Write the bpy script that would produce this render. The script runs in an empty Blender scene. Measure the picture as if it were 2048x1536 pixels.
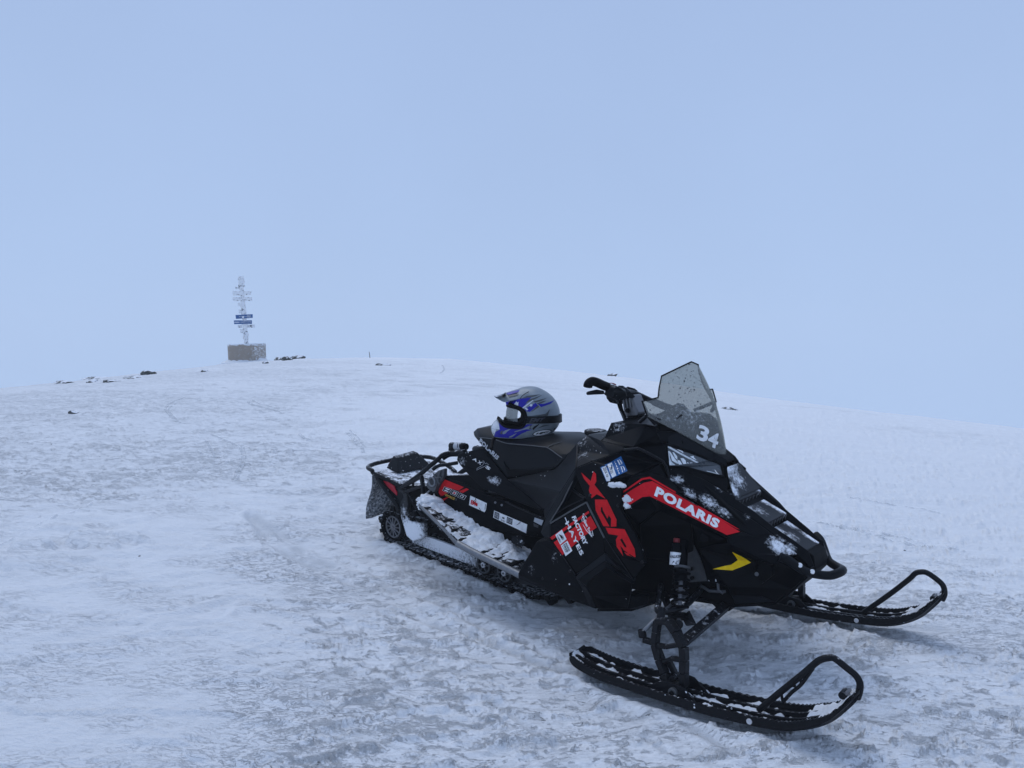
import bpy, bmesh, math, random
import numpy as np
from mathutils import Vector, Matrix
from mathutils.bvhtree import BVHTree
from mathutils.geometry import tessellate_polygon
random.seed(7)
S = bpy.context.scene
COL = S.collection
R = math.radians

# ---------------------------------------------------------------- camera, sky, sun, exposure
cam_d = bpy.data.cameras.new('camera')
cam = bpy.data.objects.new('camera', cam_d)
COL.objects.link(cam)
cam.location = (0, 0, 1.55)
cam.rotation_euler = (R(87.5), 0, 0)
cam_d.sensor_width = 36
cam_d.lens = 27.035
cam_d.clip_start = .05
cam_d.clip_end = 2000
S.camera = cam

SUN_EL, SUN_AZ = R(60), R(-35)          # azimuth from +Y towards +X: a veiled sun behind the hill, to the left
W = bpy.data.worlds.new('World')
S.world = W
W.use_nodes = True
nt = W.node_tree
nt.nodes.clear()
out = nt.nodes.new('ShaderNodeOutputWorld')
sky = nt.nodes.new('ShaderNodeTexSky')
sky.sky_type = 'NISHITA'
sky.sun_disc = False
sky.sun_elevation = SUN_EL
sky.sun_rotation = SUN_AZ
sky.altitude = 800
sky.air_density = 1.0
sky.dust_density = 3.0
b1 = nt.nodes.new('ShaderNodeBackground')
b1.inputs[1].default_value = .06
nt.links.new(sky.outputs[0], b1.inputs[0])
b2 = nt.nodes.new('ShaderNodeBackground')       # the even cloud the hill stands in
b2.inputs[1].default_value = 1.0
tcw = nt.nodes.new('ShaderNodeTexCoord')
sxyz = nt.nodes.new('ShaderNodeSeparateXYZ')
nt.links.new(tcw.outputs['Generated'], sxyz.inputs[0])
ramp = nt.nodes.new('ShaderNodeValToRGB')
ramp.color_ramp.elements[0].position = .0
ramp.color_ramp.elements[0].color = (.448, .602, .888, 1)
ramp.color_ramp.elements[1].position = .55
ramp.color_ramp.elements[1].color = (.372, .503, .785, 1)
nt.links.new(sxyz.outputs[2], ramp.inputs[0])
cl = nt.nodes.new('ShaderNodeTexNoise'); cl.inputs['Scale'].default_value = 2.2; cl.inputs['Detail'].default_value = 4
nt.links.new(tcw.outputs['Generated'], cl.inputs['Vector'])
cm = nt.nodes.new('ShaderNodeMapRange'); cm.inputs[1].default_value = .3; cm.inputs[2].default_value = .7; cm.inputs[3].default_value = .975; cm.inputs[4].default_value = 1.025
nt.links.new(cl.outputs[0], cm.inputs[0])
nt.links.new(cm.outputs[0], b2.inputs[1])
nt.links.new(ramp.outputs[0], b2.inputs[0])
mx = nt.nodes.new('ShaderNodeMixShader')
mx.inputs[0].default_value = .95
nt.links.new(b1.outputs[0], mx.inputs[1])
nt.links.new(b2.outputs[0], mx.inputs[2])
nt.links.new(mx.outputs[0], out.inputs[0])

sun_d = bpy.data.lights.new('sun', 'SUN')
sun_d.energy = .92
sun_d.angle = R(45)
sun_d.color = (1, .99, .97)
sun = bpy.data.objects.new('sun', sun_d)
COL.objects.link(sun)
sv = Vector((math.sin(SUN_AZ) * math.cos(SUN_EL), math.cos(SUN_AZ) * math.cos(SUN_EL), math.sin(SUN_EL)))
sun.rotation_euler = sv.to_track_quat('Z', 'Y').to_euler()

S.view_settings.view_transform = 'Standard'
S.view_settings.look = 'None'
S.view_settings.exposure = 0
S.view_settings.gamma = 1
S.view_settings.use_curve_mapping = False
S.cycles.use_denoising = True
S.cycles.max_bounces = 8
S.cycles.transparent_max_bounces = 12
S.cycles.volume_bounces = 1

# ---------------------------------------------------------------- materials
def nodes(name):
    m = bpy.data.materials.new(name)
    m.use_nodes = True
    return m, m.node_tree, m.node_tree.nodes['Principled BSDF']

def lk(t, a, b): t.links.new(a, b)

def nd(t, kind, **kw):
    n = t.nodes.new(kind)
    for k, v in kw.items(): setattr(n, k, v)
    return n

def mth(t, op, a, b=None, clamp=False):
    n = nd(t, 'ShaderNodeMath', operation=op, use_clamp=clamp)
    for i, v in enumerate((a, b)):
        if v is None: continue
        if isinstance(v, (int, float)): n.inputs[i].default_value = v
        else: lk(t, v, n.inputs[i])
    return n.outputs[0]

def mixc(t, f, a, b):
    n = nd(t, 'ShaderNodeMix', data_type='RGBA')
    for i, v in ((0, f), (6, a), (7, b)):
        if isinstance(v, (int, float)): n.inputs[i].default_value = v
        elif isinstance(v, tuple): n.inputs[i].default_value = (*v, 1)
        else: lk(t, v, n.inputs[i])
    return n.outputs[2]

def noise(t, vec, scale, detail=3, rough=.55, dist=0.):
    n = nd(t, 'ShaderNodeTexNoise')
    n.inputs['Scale'].default_value = scale
    n.inputs['Detail'].default_value = detail
    n.inputs['Roughness'].default_value = rough
    n.inputs['Distortion'].default_value = dist
    if vec is not None: lk(t, vec, n.inputs['Vector'])
    return n.outputs[0]

def smooth(t, v, lo, hi):
    n = nd(t, 'ShaderNodeMapRange', interpolation_type='SMOOTHSTEP')
    lk(t, v, n.inputs[0])
    n.inputs[1].default_value = lo
    n.inputs[2].default_value = hi
    return n.outputs[0]

def plain(name, col, rough=.5, metal=0., spec=.5, grain=.0, gscale=60):
    m, t, p = nodes(name)
    p.inputs['Roughness'].default_value = rough
    p.inputs['Metallic'].default_value = metal
    p.inputs['Specular IOR Level'].default_value = spec
    tc = nd(t, 'ShaderNodeTexCoord').outputs['Object']
    n = noise(t, tc, gscale, 3)
    lk(t, mixc(t, n, tuple(c * (1 - .25 - grain) for c in col), tuple(min(1, c * (1.25 + grain)) for c in col)), p.inputs['Base Color'])
    r = mth(t, 'MULTIPLY_ADD', noise(t, tc, gscale * .37, 2), .2)
    n2 = r.node
    n2.inputs[2].default_value = rough - .1
    lk(t, r, p.inputs['Roughness'])
    return m

SNOWC = (.86, .88, .92)
def snowy(name, col, rough=.45, spec=.3, specks=.5, dust=0., blobs=(), metal=0., dscale=45):
    """A surface with snow caught on it: melt-flecks, powder on what faces up, and patches where it lodged."""
    m, t, p = nodes(name)
    tc = nd(t, 'ShaderNodeTexCoord').outputs['Object']
    mask = None
    fine = noise(t, tc, 75, 8, .74)
    if specks > 0:
        v = nd(t, 'ShaderNodeTexVoronoi', feature='F1')
        v.inputs['Scale'].default_value = 62
        lk(t, tc, v.inputs['Vector'])
        sz = mth(t, 'MULTIPLY', smooth(t, noise(t, tc, 5, 2), .62 - .25 * specks, .85 - .2 * specks), .34)
        rnd = nd(t, 'ShaderNodeSeparateColor')
        lk(t, v.outputs['Color'], rnd.inputs[0])
        sz = mth(t, 'MULTIPLY', sz, mth(t, 'POWER', rnd.outputs[0], 2.5))
        mask = mth(t, 'MULTIPLY', mth(t, 'LESS_THAN', v.outputs['Distance'], sz), .8)
    if dust > 0:
        g = nd(t, 'ShaderNodeNewGeometry')
        sp = nd(t, 'ShaderNodeSeparateXYZ')
        lk(t, g.outputs['Normal'], sp.inputs[0])
        upm = smooth(t, sp.outputs[2], .35, .95)
        f2 = noise(t, tc, dscale, 9, .74)
        d = smooth(t, mth(t, 'ADD', f2, mth(t, 'MULTIPLY', upm, dust * .5)), .68, .88)
        d = mth(t, 'MULTIPLY', d, smooth(t, sp.outputs[2], .1, .5))
        mask = d if mask is None else mth(t, 'MAXIMUM', mask, d)
    if blobs:
        acc = None
        for c, r, a in blobs:
            s = nd(t, 'ShaderNodeVectorMath', operation='SUBTRACT')
            lk(t, tc, s.inputs[0]); s.inputs[1].default_value = c
            s2 = nd(t, 'ShaderNodeVectorMath', operation='DIVIDE')
            lk(t, s.outputs[0], s2.inputs[0]); s2.inputs[1].default_value = r
            ln = nd(t, 'ShaderNodeVectorMath', operation='LENGTH')
            lk(t, s2.outputs[0], ln.inputs[0])
            f = mth(t, 'MULTIPLY', mth(t, 'SUBTRACT', 1.0, ln.outputs['Value'], True), a)
            acc = f if acc is None else mth(t, 'MAXIMUM', acc, f)
        gate = mth(t, 'GREATER_THAN', acc, .01)
        d = mth(t, 'MULTIPLY', smooth(t, mth(t, 'ADD', fine, acc), .70, 1.02), gate)
        mask = d if mask is None else mth(t, 'MAXIMUM', mask, d)
    tone = noise(t, tc, 9, 3)
    bc = mixc(t, tone, tuple(c * .7 for c in col), tuple(c * 1.3 for c in col))
    if mask is not None:
        lk(t, mixc(t, mask, bc, SNOWC), p.inputs['Base Color'])
        rr = nd(t, 'ShaderNodeMix', data_type='FLOAT')
        lk(t, mask, rr.inputs[0])
        rr.inputs[2].default_value = rough
        rr.inputs[3].default_value = .9
        lk(t, rr.outputs[0], p.inputs['Roughness'])
        bp = nd(t, 'ShaderNodeBump')
        bp.inputs['Strength'].default_value = .5
        bp.inputs['Distance'].default_value = .004
        lk(t, mask, bp.inputs['Height'])
        lk(t, bp.outputs[0], p.inputs['Normal'])
    else:
        lk(t, bc, p.inputs['Base Color'])
        p.inputs['Roughness'].default_value = rough
    p.inputs['Metallic'].default_value = metal
    p.inputs['Specular IOR Level'].default_value = spec
    return m

def smoky(name, frost_c):
    m, t, p = nodes(name)
    o = t.nodes['Material Output']
    tc = nd(t, 'ShaderNodeTexCoord').outputs['Object']
    tr = nd(t, 'ShaderNodeBsdfTransparent'); tr.inputs[0].default_value = (.74, .74, .70, 1)
    p.inputs['Base Color'].default_value = (.42, .43, .42, 1)
    p.inputs['Roughness'].default_value = .35
    ms = nd(t, 'ShaderNodeMixShader')
    # drops that dried or froze on: small dark dots; powder frost low on the screen
    v = nd(t, 'ShaderNodeTexVoronoi'); v.inputs['Scale'].default_value = 105
    lk(t, tc, v.inputs['Vector'])
    sc = nd(t, 'ShaderNodeSeparateColor'); lk(t, v.outputs['Color'], sc.inputs[0])
    dots = mth(t, 'LESS_THAN', v.outputs['Distance'], mth(t, 'MULTIPLY', mth(t, 'MULTIPLY', sc.outputs[0], sc.outputs[1]), .52))
    dots = mth(t, 'MULTIPLY', dots, smooth(t, noise(t, tc, 9, 2), .35, .55))
    s = nd(t, 'ShaderNodeVectorMath', operation='SUBTRACT'); lk(t, tc, s.inputs[0]); s.inputs[1].default_value = frost_c
    s2 = nd(t, 'ShaderNodeVectorMath', operation='DIVIDE'); lk(t, s.outputs[0], s2.inputs[0]); s2.inputs[1].default_value = (.16, .26, .10)
    ln = nd(t, 'ShaderNodeVectorMath', operation='LENGTH'); lk(t, s2.outputs[0], ln.inputs[0])
    fr = smooth(t, mth(t, 'ADD', noise(t, tc, 75, 7, .75), mth(t, 'MULTIPLY', mth(t, 'SUBTRACT', 1.0, ln.outputs['Value'], True), .20)), .62, .86)
    lk(t, mixc(t, fr, mixc(t, dots, (.42, .43, .42), (.05, .05, .05)), (.8, .83, .86)), p.inputs['Base Color'])
    fac = mth(t, 'ADD', mth(t, 'ADD', .26, mth(t, 'MULTIPLY', fr, .42)), mth(t, 'MULTIPLY', dots, .6), True)
    lk(t, fac, ms.inputs[0]); lk(t, tr.outputs[0], ms.inputs[1]); lk(t, p.outputs[0], ms.inputs[2])
    lk(t, ms.outputs[0], o.inputs[0])
    return m

def clear(name, tint, fac=.1, rough=.05):
    m, t, p = nodes(name)
    o = t.nodes['Material Output']
    tr = nd(t, 'ShaderNodeBsdfTransparent'); tr.inputs[0].default_value = (*tint, 1)
    gl = nd(t, 'ShaderNodeBsdfGlossy'); gl.inputs['Roughness'].default_value = rough
    tc = nd(t, 'ShaderNodeTexCoord').outputs['Object']
    f = nd(t, 'ShaderNodeFresnel'); f.inputs[0].default_value = 1.45
    ms = nd(t, 'ShaderNodeMixShader')
    lk(t, mth(t, 'ADD', f.outputs[0], mth(t, 'MULTIPLY', smooth(t, noise(t, tc, 60, 5, .7), .55, .8), fac), True), ms.inputs[0])
    lk(t, tr.outputs[0], ms.inputs[1]); lk(t, gl.outputs[0], ms.inputs[2]); lk(t, ms.outputs[0], o.inputs[0])
    return m

def hazylens(name, tint, grey, fac):
    m, t, p = nodes(name)
    o = t.nodes['Material Output']
    tr = nd(t, 'ShaderNodeBsdfTransparent'); tr.inputs[0].default_value = (*tint, 1)
    tc = nd(t, 'ShaderNodeTexCoord').outputs['Object']
    p.inputs['Base Color'].default_value = (*grey, 1); p.inputs['Roughness'].default_value = .15
    ms = nd(t, 'ShaderNodeMixShader')
    lk(t, mth(t, 'MULTIPLY_ADD', noise(t, tc, 30, 4), .3), ms.inputs[0]); ms.inputs[0].links[0].from_node.inputs[2].default_value = fac - .15
    lk(t, tr.outputs[0], ms.inputs[1]); lk(t, p.outputs[0], ms.inputs[2]); lk(t, ms.outputs[0], o.inputs[0])
    return m

def lumpy(name, col, rough=.8, bump=.01, scale=60, spec=.3):
    m, t, p = nodes(name)
    tc = nd(t, 'ShaderNodeTexCoord').outputs['Object']
    n = noise(t, tc, scale, 6, .65)
    lk(t, mixc(t, n, tuple(c * .9 for c in col), col), p.inputs['Base Color'])
    p.inputs['Roughness'].default_value = rough
    p.inputs['Specular IOR Level'].default_value = spec
    b = nd(t, 'ShaderNodeBump'); b.inputs['Distance'].default_value = bump; b.inputs['Strength'].default_value = .8
    lk(t, n, b.inputs['Height']); lk(t, b.outputs[0], p.inputs['Normal'])
    return m

BLOBS = [((-0.1600,-0.2580,0.7322), (.11, .05, .06), .42), ((-0.1025,-0.2130,0.7115), (.10, .06, .06), .46), ((-0.0479,-0.2030,0.6824), (.08, .05, .05), .40),
         ((-0.2311,-0.2440,0.7796), (.06, .04, .03), .5), ((0.1573,-0.1460,0.5890), (.075, .06, .07), .6), ((0.1928,-0.1260,0.5791), (.06, .05, .05), .55),
         ((-0.0983,-0.1240,0.7608), (.06, .06, .05), .45), ((0.0293,-0.1480,0.6645), (.03, .03, .03), .35),
         ((-0.6750,-0.4200,0.3802), (.03, .05, .05), .36), ((-0.7845,-0.4500,0.2996), (.05, .06, .05), .26),
         ((-1.2341,-0.2000,0.5606), (.085, .05, .035), .55), ((-1.4651,-0.2000,0.6098), (.06, .05, .05), .33),
         ((-0.7219,-0.2000,0.8256), (.09, .12, .09), .30), ((-0.5321,-0.2300,0.9418), (.10, .1, .06), .32), ((-0.6639,-0.2800,0.8084), (.10, .1, .09), .28)]
M = {}
M['plastic'] = snowy('matt black plastic with lodged snow', (.0014, .0018, .003), .38, .075, .45, .0, BLOBS)
M['gloss'] = snowy('glossy black panel', (.0007, .0009, .002), .20, .07, .35)
M['seat'] = snowy('black seat vinyl', (.0035, .0045, .0065), .44, .12, .30)
M['dark'] = plain('deep black plastic', (.0018, .0018, .0026), .6, 0, .08)
M['tail'] = snowy('black tail plastic with powder', (.006, .007, .009), .5, .15, .9, .45)
M['deck'] = snowy('snow-dusted deck', (.010, .011, .014), .6, .2, .3, .60, dscale=26)
M['arm'] = snowy('black powder-coated steel with snow', (.005, .0055, .0075), .38, .18, .5, .30)
M['ski'] = snowy('black moulded ski plastic with snow', (.005, .0055, .0075), .45, .15, .7, .28)
M['rubber'] = snowy('black track rubber with snow', (.006, .006, .007), .7, .12, .9, .45)
M['grey'] = plain('bare grey aluminium', (.19, .20, .215), .45, .6, .5, .1)
M['alloy'] = snowy('brushed alloy', (.17, .17, .18), .4, .5, 0, .1, metal=.7)
M['castgrey'] = plain('grey cast bracket', (.075, .078, .082), .5, .3, .5, .1)
M['hub'] = plain('white hub plastic', (.6, .6, .62), .5)
M['red'] = snowy('red vinyl graphic', (.60, .006, .014), .38, .14, .4, .0, BLOBS[:4])
M['xred'] = plain('red letter vinyl', (.60, .007, .012), .42, 0, .14)
M['white'] = plain('white vinyl', (.80, .81, .83), .5, 0, .3)
M['offwhite'] = plain('pale grey print', (.45, .47, .50), .5, 0, .3)
M['black'] = plain('black ink', (.006, .006, .007), .5, 0, .2)
M['yellow'] = plain('yellow vinyl', (1.0, .56, .004), .4, 0, .14)
M['gold'] = plain('gold print', (.62, .36, .05), .45, 0, .3)
M['blue'] = plain('blue sticker', (.012, .11, .32), .4, 0, .3)
M['labelgrey'] = plain('dark label print', (.05, .05, .055), .5, 0, .3)
M['chrome'] = plain('headlight chrome', (.78, .80, .83), .3, .6, .5)
M['lampgrey'] = plain('headlight inner shell', (.09, .10, .11), .3, .3, .5)
M['lens'] = clear('clear lamp lens', (.93, .95, .96), .12)
M['smoke'] = smoky('smoked windscreen', (-0.2774,-0.1000,1.0165))
M['snow'] = lumpy('packed snow', (.88, .90, .93), .85, .012, 70)
M['redplastic'] = plain('red switch', (.2, .008, .01), .4)
M['flap'] = snowy('snow flap rubber', (.085, .092, .10), .6, .3, .2, 0., [((-2.2, -.1, .25), (.3, .5, .5), .36)])

# ---------------------------------------------------------------- mesh helpers
def link(name, me, mat, parent, smooth_=False, sub=0):
    o = bpy.data.objects.new(name, me)
    COL.objects.link(o)
    if mat is not None: me.materials.append(mat)
    if parent is not None: o.parent = parent
    if smooth_: me.polygons.foreach_set('use_smooth', [True] * len(me.polygons))
    return o

def from_bm(name, bm, mat, parent, sm=False, angle=None):
    bmesh.ops.recalc_face_normals(bm, faces=bm.faces)
    me = bpy.data.meshes.new(name)
    bm.to_mesh(me)
    bm.free()
    o = link(name, me, mat, parent, sm)
    if angle is not None:
        me.polygons.foreach_set('use_smooth', [True] * len(me.polygons))
        me.set_sharp_from_angle(angle=R(angle))
    return o

def bevel(o, w=.003, seg=2, ang=30):
    m = o.modifiers.new('bevel', 'BEVEL')
    m.width = w; m.segments = seg; m.limit_method = 'ANGLE'; m.angle_limit = R(ang)
    return o

def mir(pts): return [(x, -y, z) for x, y, z in pts]

def prism(bm, pts, th, inward=None):
    P = [Vector(p) for p in pts]
    tris = tessellate_polygon([P])
    n = Vector()
    for a, b, c in tris: n += (P[b] - P[a]).cross(P[c] - P[a])
    n.normalize()
    c = sum(P, Vector()) / len(P)
    ref = (Vector(inward) - c) if inward is not None else (Vector((c.x, 0, .5)) - c)
    if n.dot(ref) > 0: n = -n
    a = [bm.verts.new(p) for p in P]
    b = [bm.verts.new(p - n * th) for p in P]
    for t in tris:
        try: bm.faces.new([a[i] for i in t])
        except ValueError: pass
        try: bm.faces.new([b[i] for i in t][::-1])
        except ValueError: pass
    for i in range(len(P)):
        j = (i + 1) % len(P)
        bm.faces.new((a[i], a[j], b[j], b[i]))

def plate(name, pts, th, mat, parent, both=False, bv=.003, inward=None):
    out = []
    for k in range(2 if both else 1):
        bm = bmesh.new()
        prism(bm, mir(pts) if k else pts, th, None if inward is None else ((inward[0], -inward[1], inward[2]) if k else inward))
        o = from_bm(name, bm, mat, parent)
        if bv: bevel(o, bv)
        out.append(o)
    return out[0] if not both else out

def catmull(pts, n=6, closed=False):
    P = [Vector(p) for p in pts]
    res = []
    L = len(P)
    for i in range(L if closed else L - 1):
        p0 = P[(i - 1) % L] if closed or i > 0 else P[0]
        p1 = P[i]; p2 = P[(i + 1) % L]
        p3 = P[(i + 2) % L] if closed or i < L - 2 else P[-1]
        for k in range(n):
            t = k / n
            res.append(.5 * ((2 * p1) + (-p0 + p2) * t + (2 * p0 - 5 * p1 + 4 * p2 - p3) * t * t + (-p0 + 3 * p1 - 3 * p2 + p3) * t ** 3))
    if not closed: res.append(P[-1])
    return res

def tube_bm(bm, pts, r, seg=10, closed=False, flat=1.0):
    P = [Vector(p) for p in pts]
    n = len(P)
    rr = r if isinstance(r, (list, tuple)) else [r] * n
    rings = []
    T0 = (P[1] - P[0]).normalized()
    u = T0.orthogonal().normalized()
    for i in range(n):
        if closed: T = (P[(i + 1) % n] - P[i - 1]).normalized()
        else: T = (P[min(i + 1, n - 1)] - P[max(i - 1, 0)]).normalized()
        u = (u - T * u.dot(T)).normalized()
        v = T.cross(u)
        rings.append([bm.verts.new(P[i] + (u * math.cos(2 * math.pi * k / seg) + v * math.sin(2 * math.pi * k / seg) * flat) * rr[i]) for k in range(seg)])
    for i in range(n if closed else n - 1):
        a, b = rings[i], rings[(i + 1) % n]
        for k in range(seg):
            bm.faces.new((a[k], a[(k + 1) % seg], b[(k + 1) % seg], b[k]))
    if not closed:
        bm.faces.new(rings[0][::-1]); bm.faces.new(rings[-1])

def tube(name, pts, r, mat, parent, seg=10, closed=False, smoothn=0, both=False, angle=50):
    outs = []
    for k in range(2 if both else 1):
        q = mir(pts) if k else pts
        if smoothn: q = catmull(q, smoothn, closed)
        bm = bmesh.new()
        tube_bm(bm, q, r, seg, closed)
        outs.append(from_bm(name, bm, mat, parent, angle=angle))
    return outs if both else outs[0]

def bar_bm(bm, a, b, w, h, upv=(0, 1, 0)):
    """A square bar from a to b, w across upv's plane and h along upv."""
    a, b = Vector(a), Vector(b)
    T = (b - a).normalized()
    U = Vector(upv); U = (U - T * U.dot(T)).normalized()
    V = T.cross(U)
    vs = [bm.verts.new(p + U * (sx * h / 2) + V * (sy * w / 2)) for p in (a, b) for sx, sy in ((-1, -1), (1, -1), (1, 1), (-1, 1))]
    for f in ((0, 1, 2, 3), (7, 6, 5, 4), (0, 4, 5, 1), (1, 5, 6, 2), (2, 6, 7, 3), (3, 7, 4, 0)):
        bm.faces.new([vs[i] for i in f])

def bar(name, a, b, w, h, mat, parent, upv=(0, 1, 0), bv=.002):
    bm = bmesh.new()
    bar_bm(bm, a, b, w, h, upv)
    return bevel(from_bm(name, bm, mat, parent), bv)

def cyl_bm(bm, a, b, r, seg=20, r2=None):
    tube_bm(bm, [a, b], [r, r if r2 is None else r2], seg)

def cyl(name, a, b, r, mat, parent, seg=24, bv=.002, r2=None):
    bm = bmesh.new()
    cyl_bm(bm, a, b, r, seg, r2)
    o = from_bm(name, bm, mat, parent, angle=40)
    if bv: bevel(o, bv)
    return o

def loft(name, rings, mat, parent, closed=True, cap=True, angle=40, sub=0):
    bm = bmesh.new()
    V = [[bm.verts.new(p) for p in r] for r in rings]
    m = len(rings[0])
    for a, b in zip(V, V[1:]):
        for k in range(m if closed else m - 1):
            try: bm.faces.new((a[k], a[(k + 1) % m], b[(k + 1) % m], b[k]))
            except ValueError: pass
    if cap and closed:
        bm.faces.new(V[0][::-1]); bm.faces.new(V[-1])
    bmesh.ops.remove_doubles(bm, verts=bm.verts, dist=1e-5)
    o = from_bm(name, bm, mat, parent, angle=angle)
    if sub:
        s = o.modifiers.new('subdivision', 'SUBSURF'); s.levels = s.render_levels = sub
        o.data.polygons.foreach_set('use_smooth', [True] * len(o.data.polygons))
    return o

def bvh_of(o):
    bm = bmesh.new(); bm.from_mesh(o.data); t = BVHTree.FromBMesh(bm); bm.free()
    return t

def thing(name, label, cat, loc=(0, 0, 0), rot=None, group=None):
    o = bpy.data.objects.new(name, None)
    COL.objects.link(o)
    o.empty_display_size = .1
    if rot is not None: o.matrix_world = rot
    else: o.location = loc
    o['label'] = label; o['category'] = cat
    if group: o['group'] = group
    return o

def tag(o, label, cat, group=None):
    o['label'] = label; o['category'] = cat
    if group: o['group'] = group
    return o

# graphics are thin vinyl laid on the panel below them: flat outlines pressed on along one direction
VIEW = Vector((1.2107,-2.9261,1.5390))
def press(bm, trees, off, toward, maxlen=.03):
    if not isinstance(trees, (list, tuple)): trees = [trees]
    bmesh.ops.triangulate(bm, faces=bm.faces)
    for _ in range(4):
        es = [e for e in bm.edges if e.calc_length() > maxlen]
        if not es: break
        bmesh.ops.subdivide_edges(bm, edges=es, cuts=1)
        bmesh.ops.triangulate(bm, faces=[f for f in bm.faces if len(f.verts) > 3])
    for v in bm.verts:
        d = (toward - v.co).normalized() if isinstance(toward, Vector) else Vector(toward[0]).normalized()
        best = None
        for t in trees:
            h = t.ray_cast(v.co + d * .25, -d, .6)
            if h[0] is not None and (best is None or h[3] < best[0]): best = (h[3], h[0], h[1])
        if best:
            n = best[2] if best[2].dot(d) > 0 else -best[2]
            v.co = best[1] + n * off

def vinyl(name, pts, target, mat, parent, off=.0012, holes=(), maxlen=.03, toward=None):
    bm = bmesh.new()
    loops = [[Vector(p) for p in pts]] + [[Vector(p) for p in h] for h in holes]
    flat = [bm.verts.new(p) for l in loops for p in l]
    for t in tessellate_polygon(loops):
        try: bm.faces.new([flat[i] for i in t])
        except ValueError: pass
    press(bm, target, off, VIEW if toward is None else toward, maxlen)
    me = bpy.data.meshes.new(name); bm.to_mesh(me); bm.free()
    return link(name, me, mat, parent)

def letters(name, text, quad, target, mat, parent, off=.002, bold=.02, shear=0., maxlen=.05, toward=None, spacing=1.0):
    """quad: bottom-left, bottom-right, top-right, top-left corners of the word."""
    cu = bpy.data.curves.new(name, 'FONT')
    cu.body = text; cu.offset = bold; cu.shear = shear; cu.resolution_u = 3; cu.space_character = spacing
    tmp = bpy.data.objects.new(name, cu); COL.objects.link(tmp)
    dg = bpy.context.evaluated_depsgraph_get()
    me = bpy.data.meshes.new_from_object(tmp.evaluated_get(dg))
    bpy.data.objects.remove(tmp); bpy.data.curves.remove(cu)
    bm = bmesh.new(); bm.from_mesh(me); bpy.data.meshes.remove(me)
    xs = [v.co.x for v in bm.verts]; ys = [v.co.y for v in bm.verts]
    x0, x1, y0, y1 = min(xs), max(xs), min(ys), max(ys)
    A, B, C_, D = [Vector(q) for q in quad]
    for v in bm.verts:
        u = (v.co.x - x0) / (x1 - x0); w = (v.co.y - y0) / (y1 - y0)
        v.co = (A * (1 - u) + B * u) * (1 - w) + (D * (1 - u) + C_ * u) * w
    if target is not None: press(bm, target, off, VIEW if toward is None else toward, maxlen)
    me = bpy.data.meshes.new(name); bm.to_mesh(me); bm.free()
    return link(name, me, mat, parent)

# ---------------------------------------------------------------- noise for the snow
def _hash(ix, iy, seed):
    h = (ix.astype(np.int64) * 374761393 + iy.astype(np.int64) * 668265263 + seed * 1442695041) & 0x7fffffff
    h = ((h ^ (h >> 13)) * 1274126177) & 0x7fffffff
    return ((h ^ (h >> 16)) & 0xffff) / 65535.
def vnoise(x, y, seed=0):
    ix, iy = np.floor(x), np.floor(y)
    fx, fy = x - ix, y - iy
    fx = fx * fx * fx * (fx * (fx * 6 - 15) + 10); fy = fy * fy * fy * (fy * (fy * 6 - 15) + 10)
    a = _hash(ix, iy, seed); b = _hash(ix + 1, iy, seed); c = _hash(ix, iy + 1, seed); d = _hash(ix + 1, iy + 1, seed)
    return (a + (b - a) * fx) * (1 - fy) + (c + (d - c) * fx) * fy
def fbm(x, y, oct=4, seed=0, gain=.5):
    s = 0.; a = 1.; tot = 0.
    for i in range(oct):
        s = s + a * vnoise(x, y, seed + i * 17); tot += a; a *= gain
        x, y = x * 1.97 * .8 - y * 1.97 * .6 + 13.1, x * 1.97 * .6 + y * 1.97 * .8 - 7.7
    return s / tot
def sstep(x, a, b):
    t = np.clip((x - a) / (b - a), 0, 1)
    return t * t * (3 - 2 * t)

# ================================================================ the hilltop
KT = np.array([(-3.15, 0.004), (-1.6, 0.006), (-0.7823, 0.008051), (-0.588, 0.005986), (-0.5171, 0.005336), (-0.4401, 0.004451), (-0.3571, 0.003614), (-0.2689, 0.003106), (-0.1762, 0.002864), (-0.0804, 0.00282), (0.0169, 0.003255), (0.146, 0.003876), (0.3006, 0.005138), (0.442, 0.005783), (0.589, 0.005813), (0.7673, 0.005229), (1.6, 0.007), (3.15, 0.004)])
GX, GY, GZ = -0.040375,0.092324,0.015295
SA = np.array([[0.751024, 0.659052, 0.040171], [-0.654016, 0.750883, -0.091859], [-0.090703, 0.042715, 0.994961]])
ST = np.array((0.95741,3.13032,0.25358))
SLED = Matrix([list(SA[i]) + [ST[i]] for i in range(3)] + [[0, 0, 0, 1]])
SINV = SLED.inverted()

def ground_base(x, y):
    d = np.hypot(x, y); phi = np.arctan2(x, y)
    k = np.interp(phi, KT[:, 0], KT[:, 1])
    e = np.maximum(d - 5.0, 0)
    q = np.where(e < 50, e * e, 100 * e - 2500)
    return GZ + GX * x + GY * y - k * q

def sled_ramp(x, y):
    z = ground_base(x, y)
    dx, dy, dz = x - ST[0], y - ST[1], z - ST[2]
    X = SA[0, 0] * dx + SA[1, 0] * dy + SA[2, 0] * dz
    Y = SA[0, 1] * dx + SA[1, 1] * dy + SA[2, 1] * dz
    up = .098 * sstep(X, -.30, .65)
    return up * (1 - sstep(np.abs(Y), .9, 2.2)) * (1 - sstep(X, 1.0, 2.6))

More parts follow.
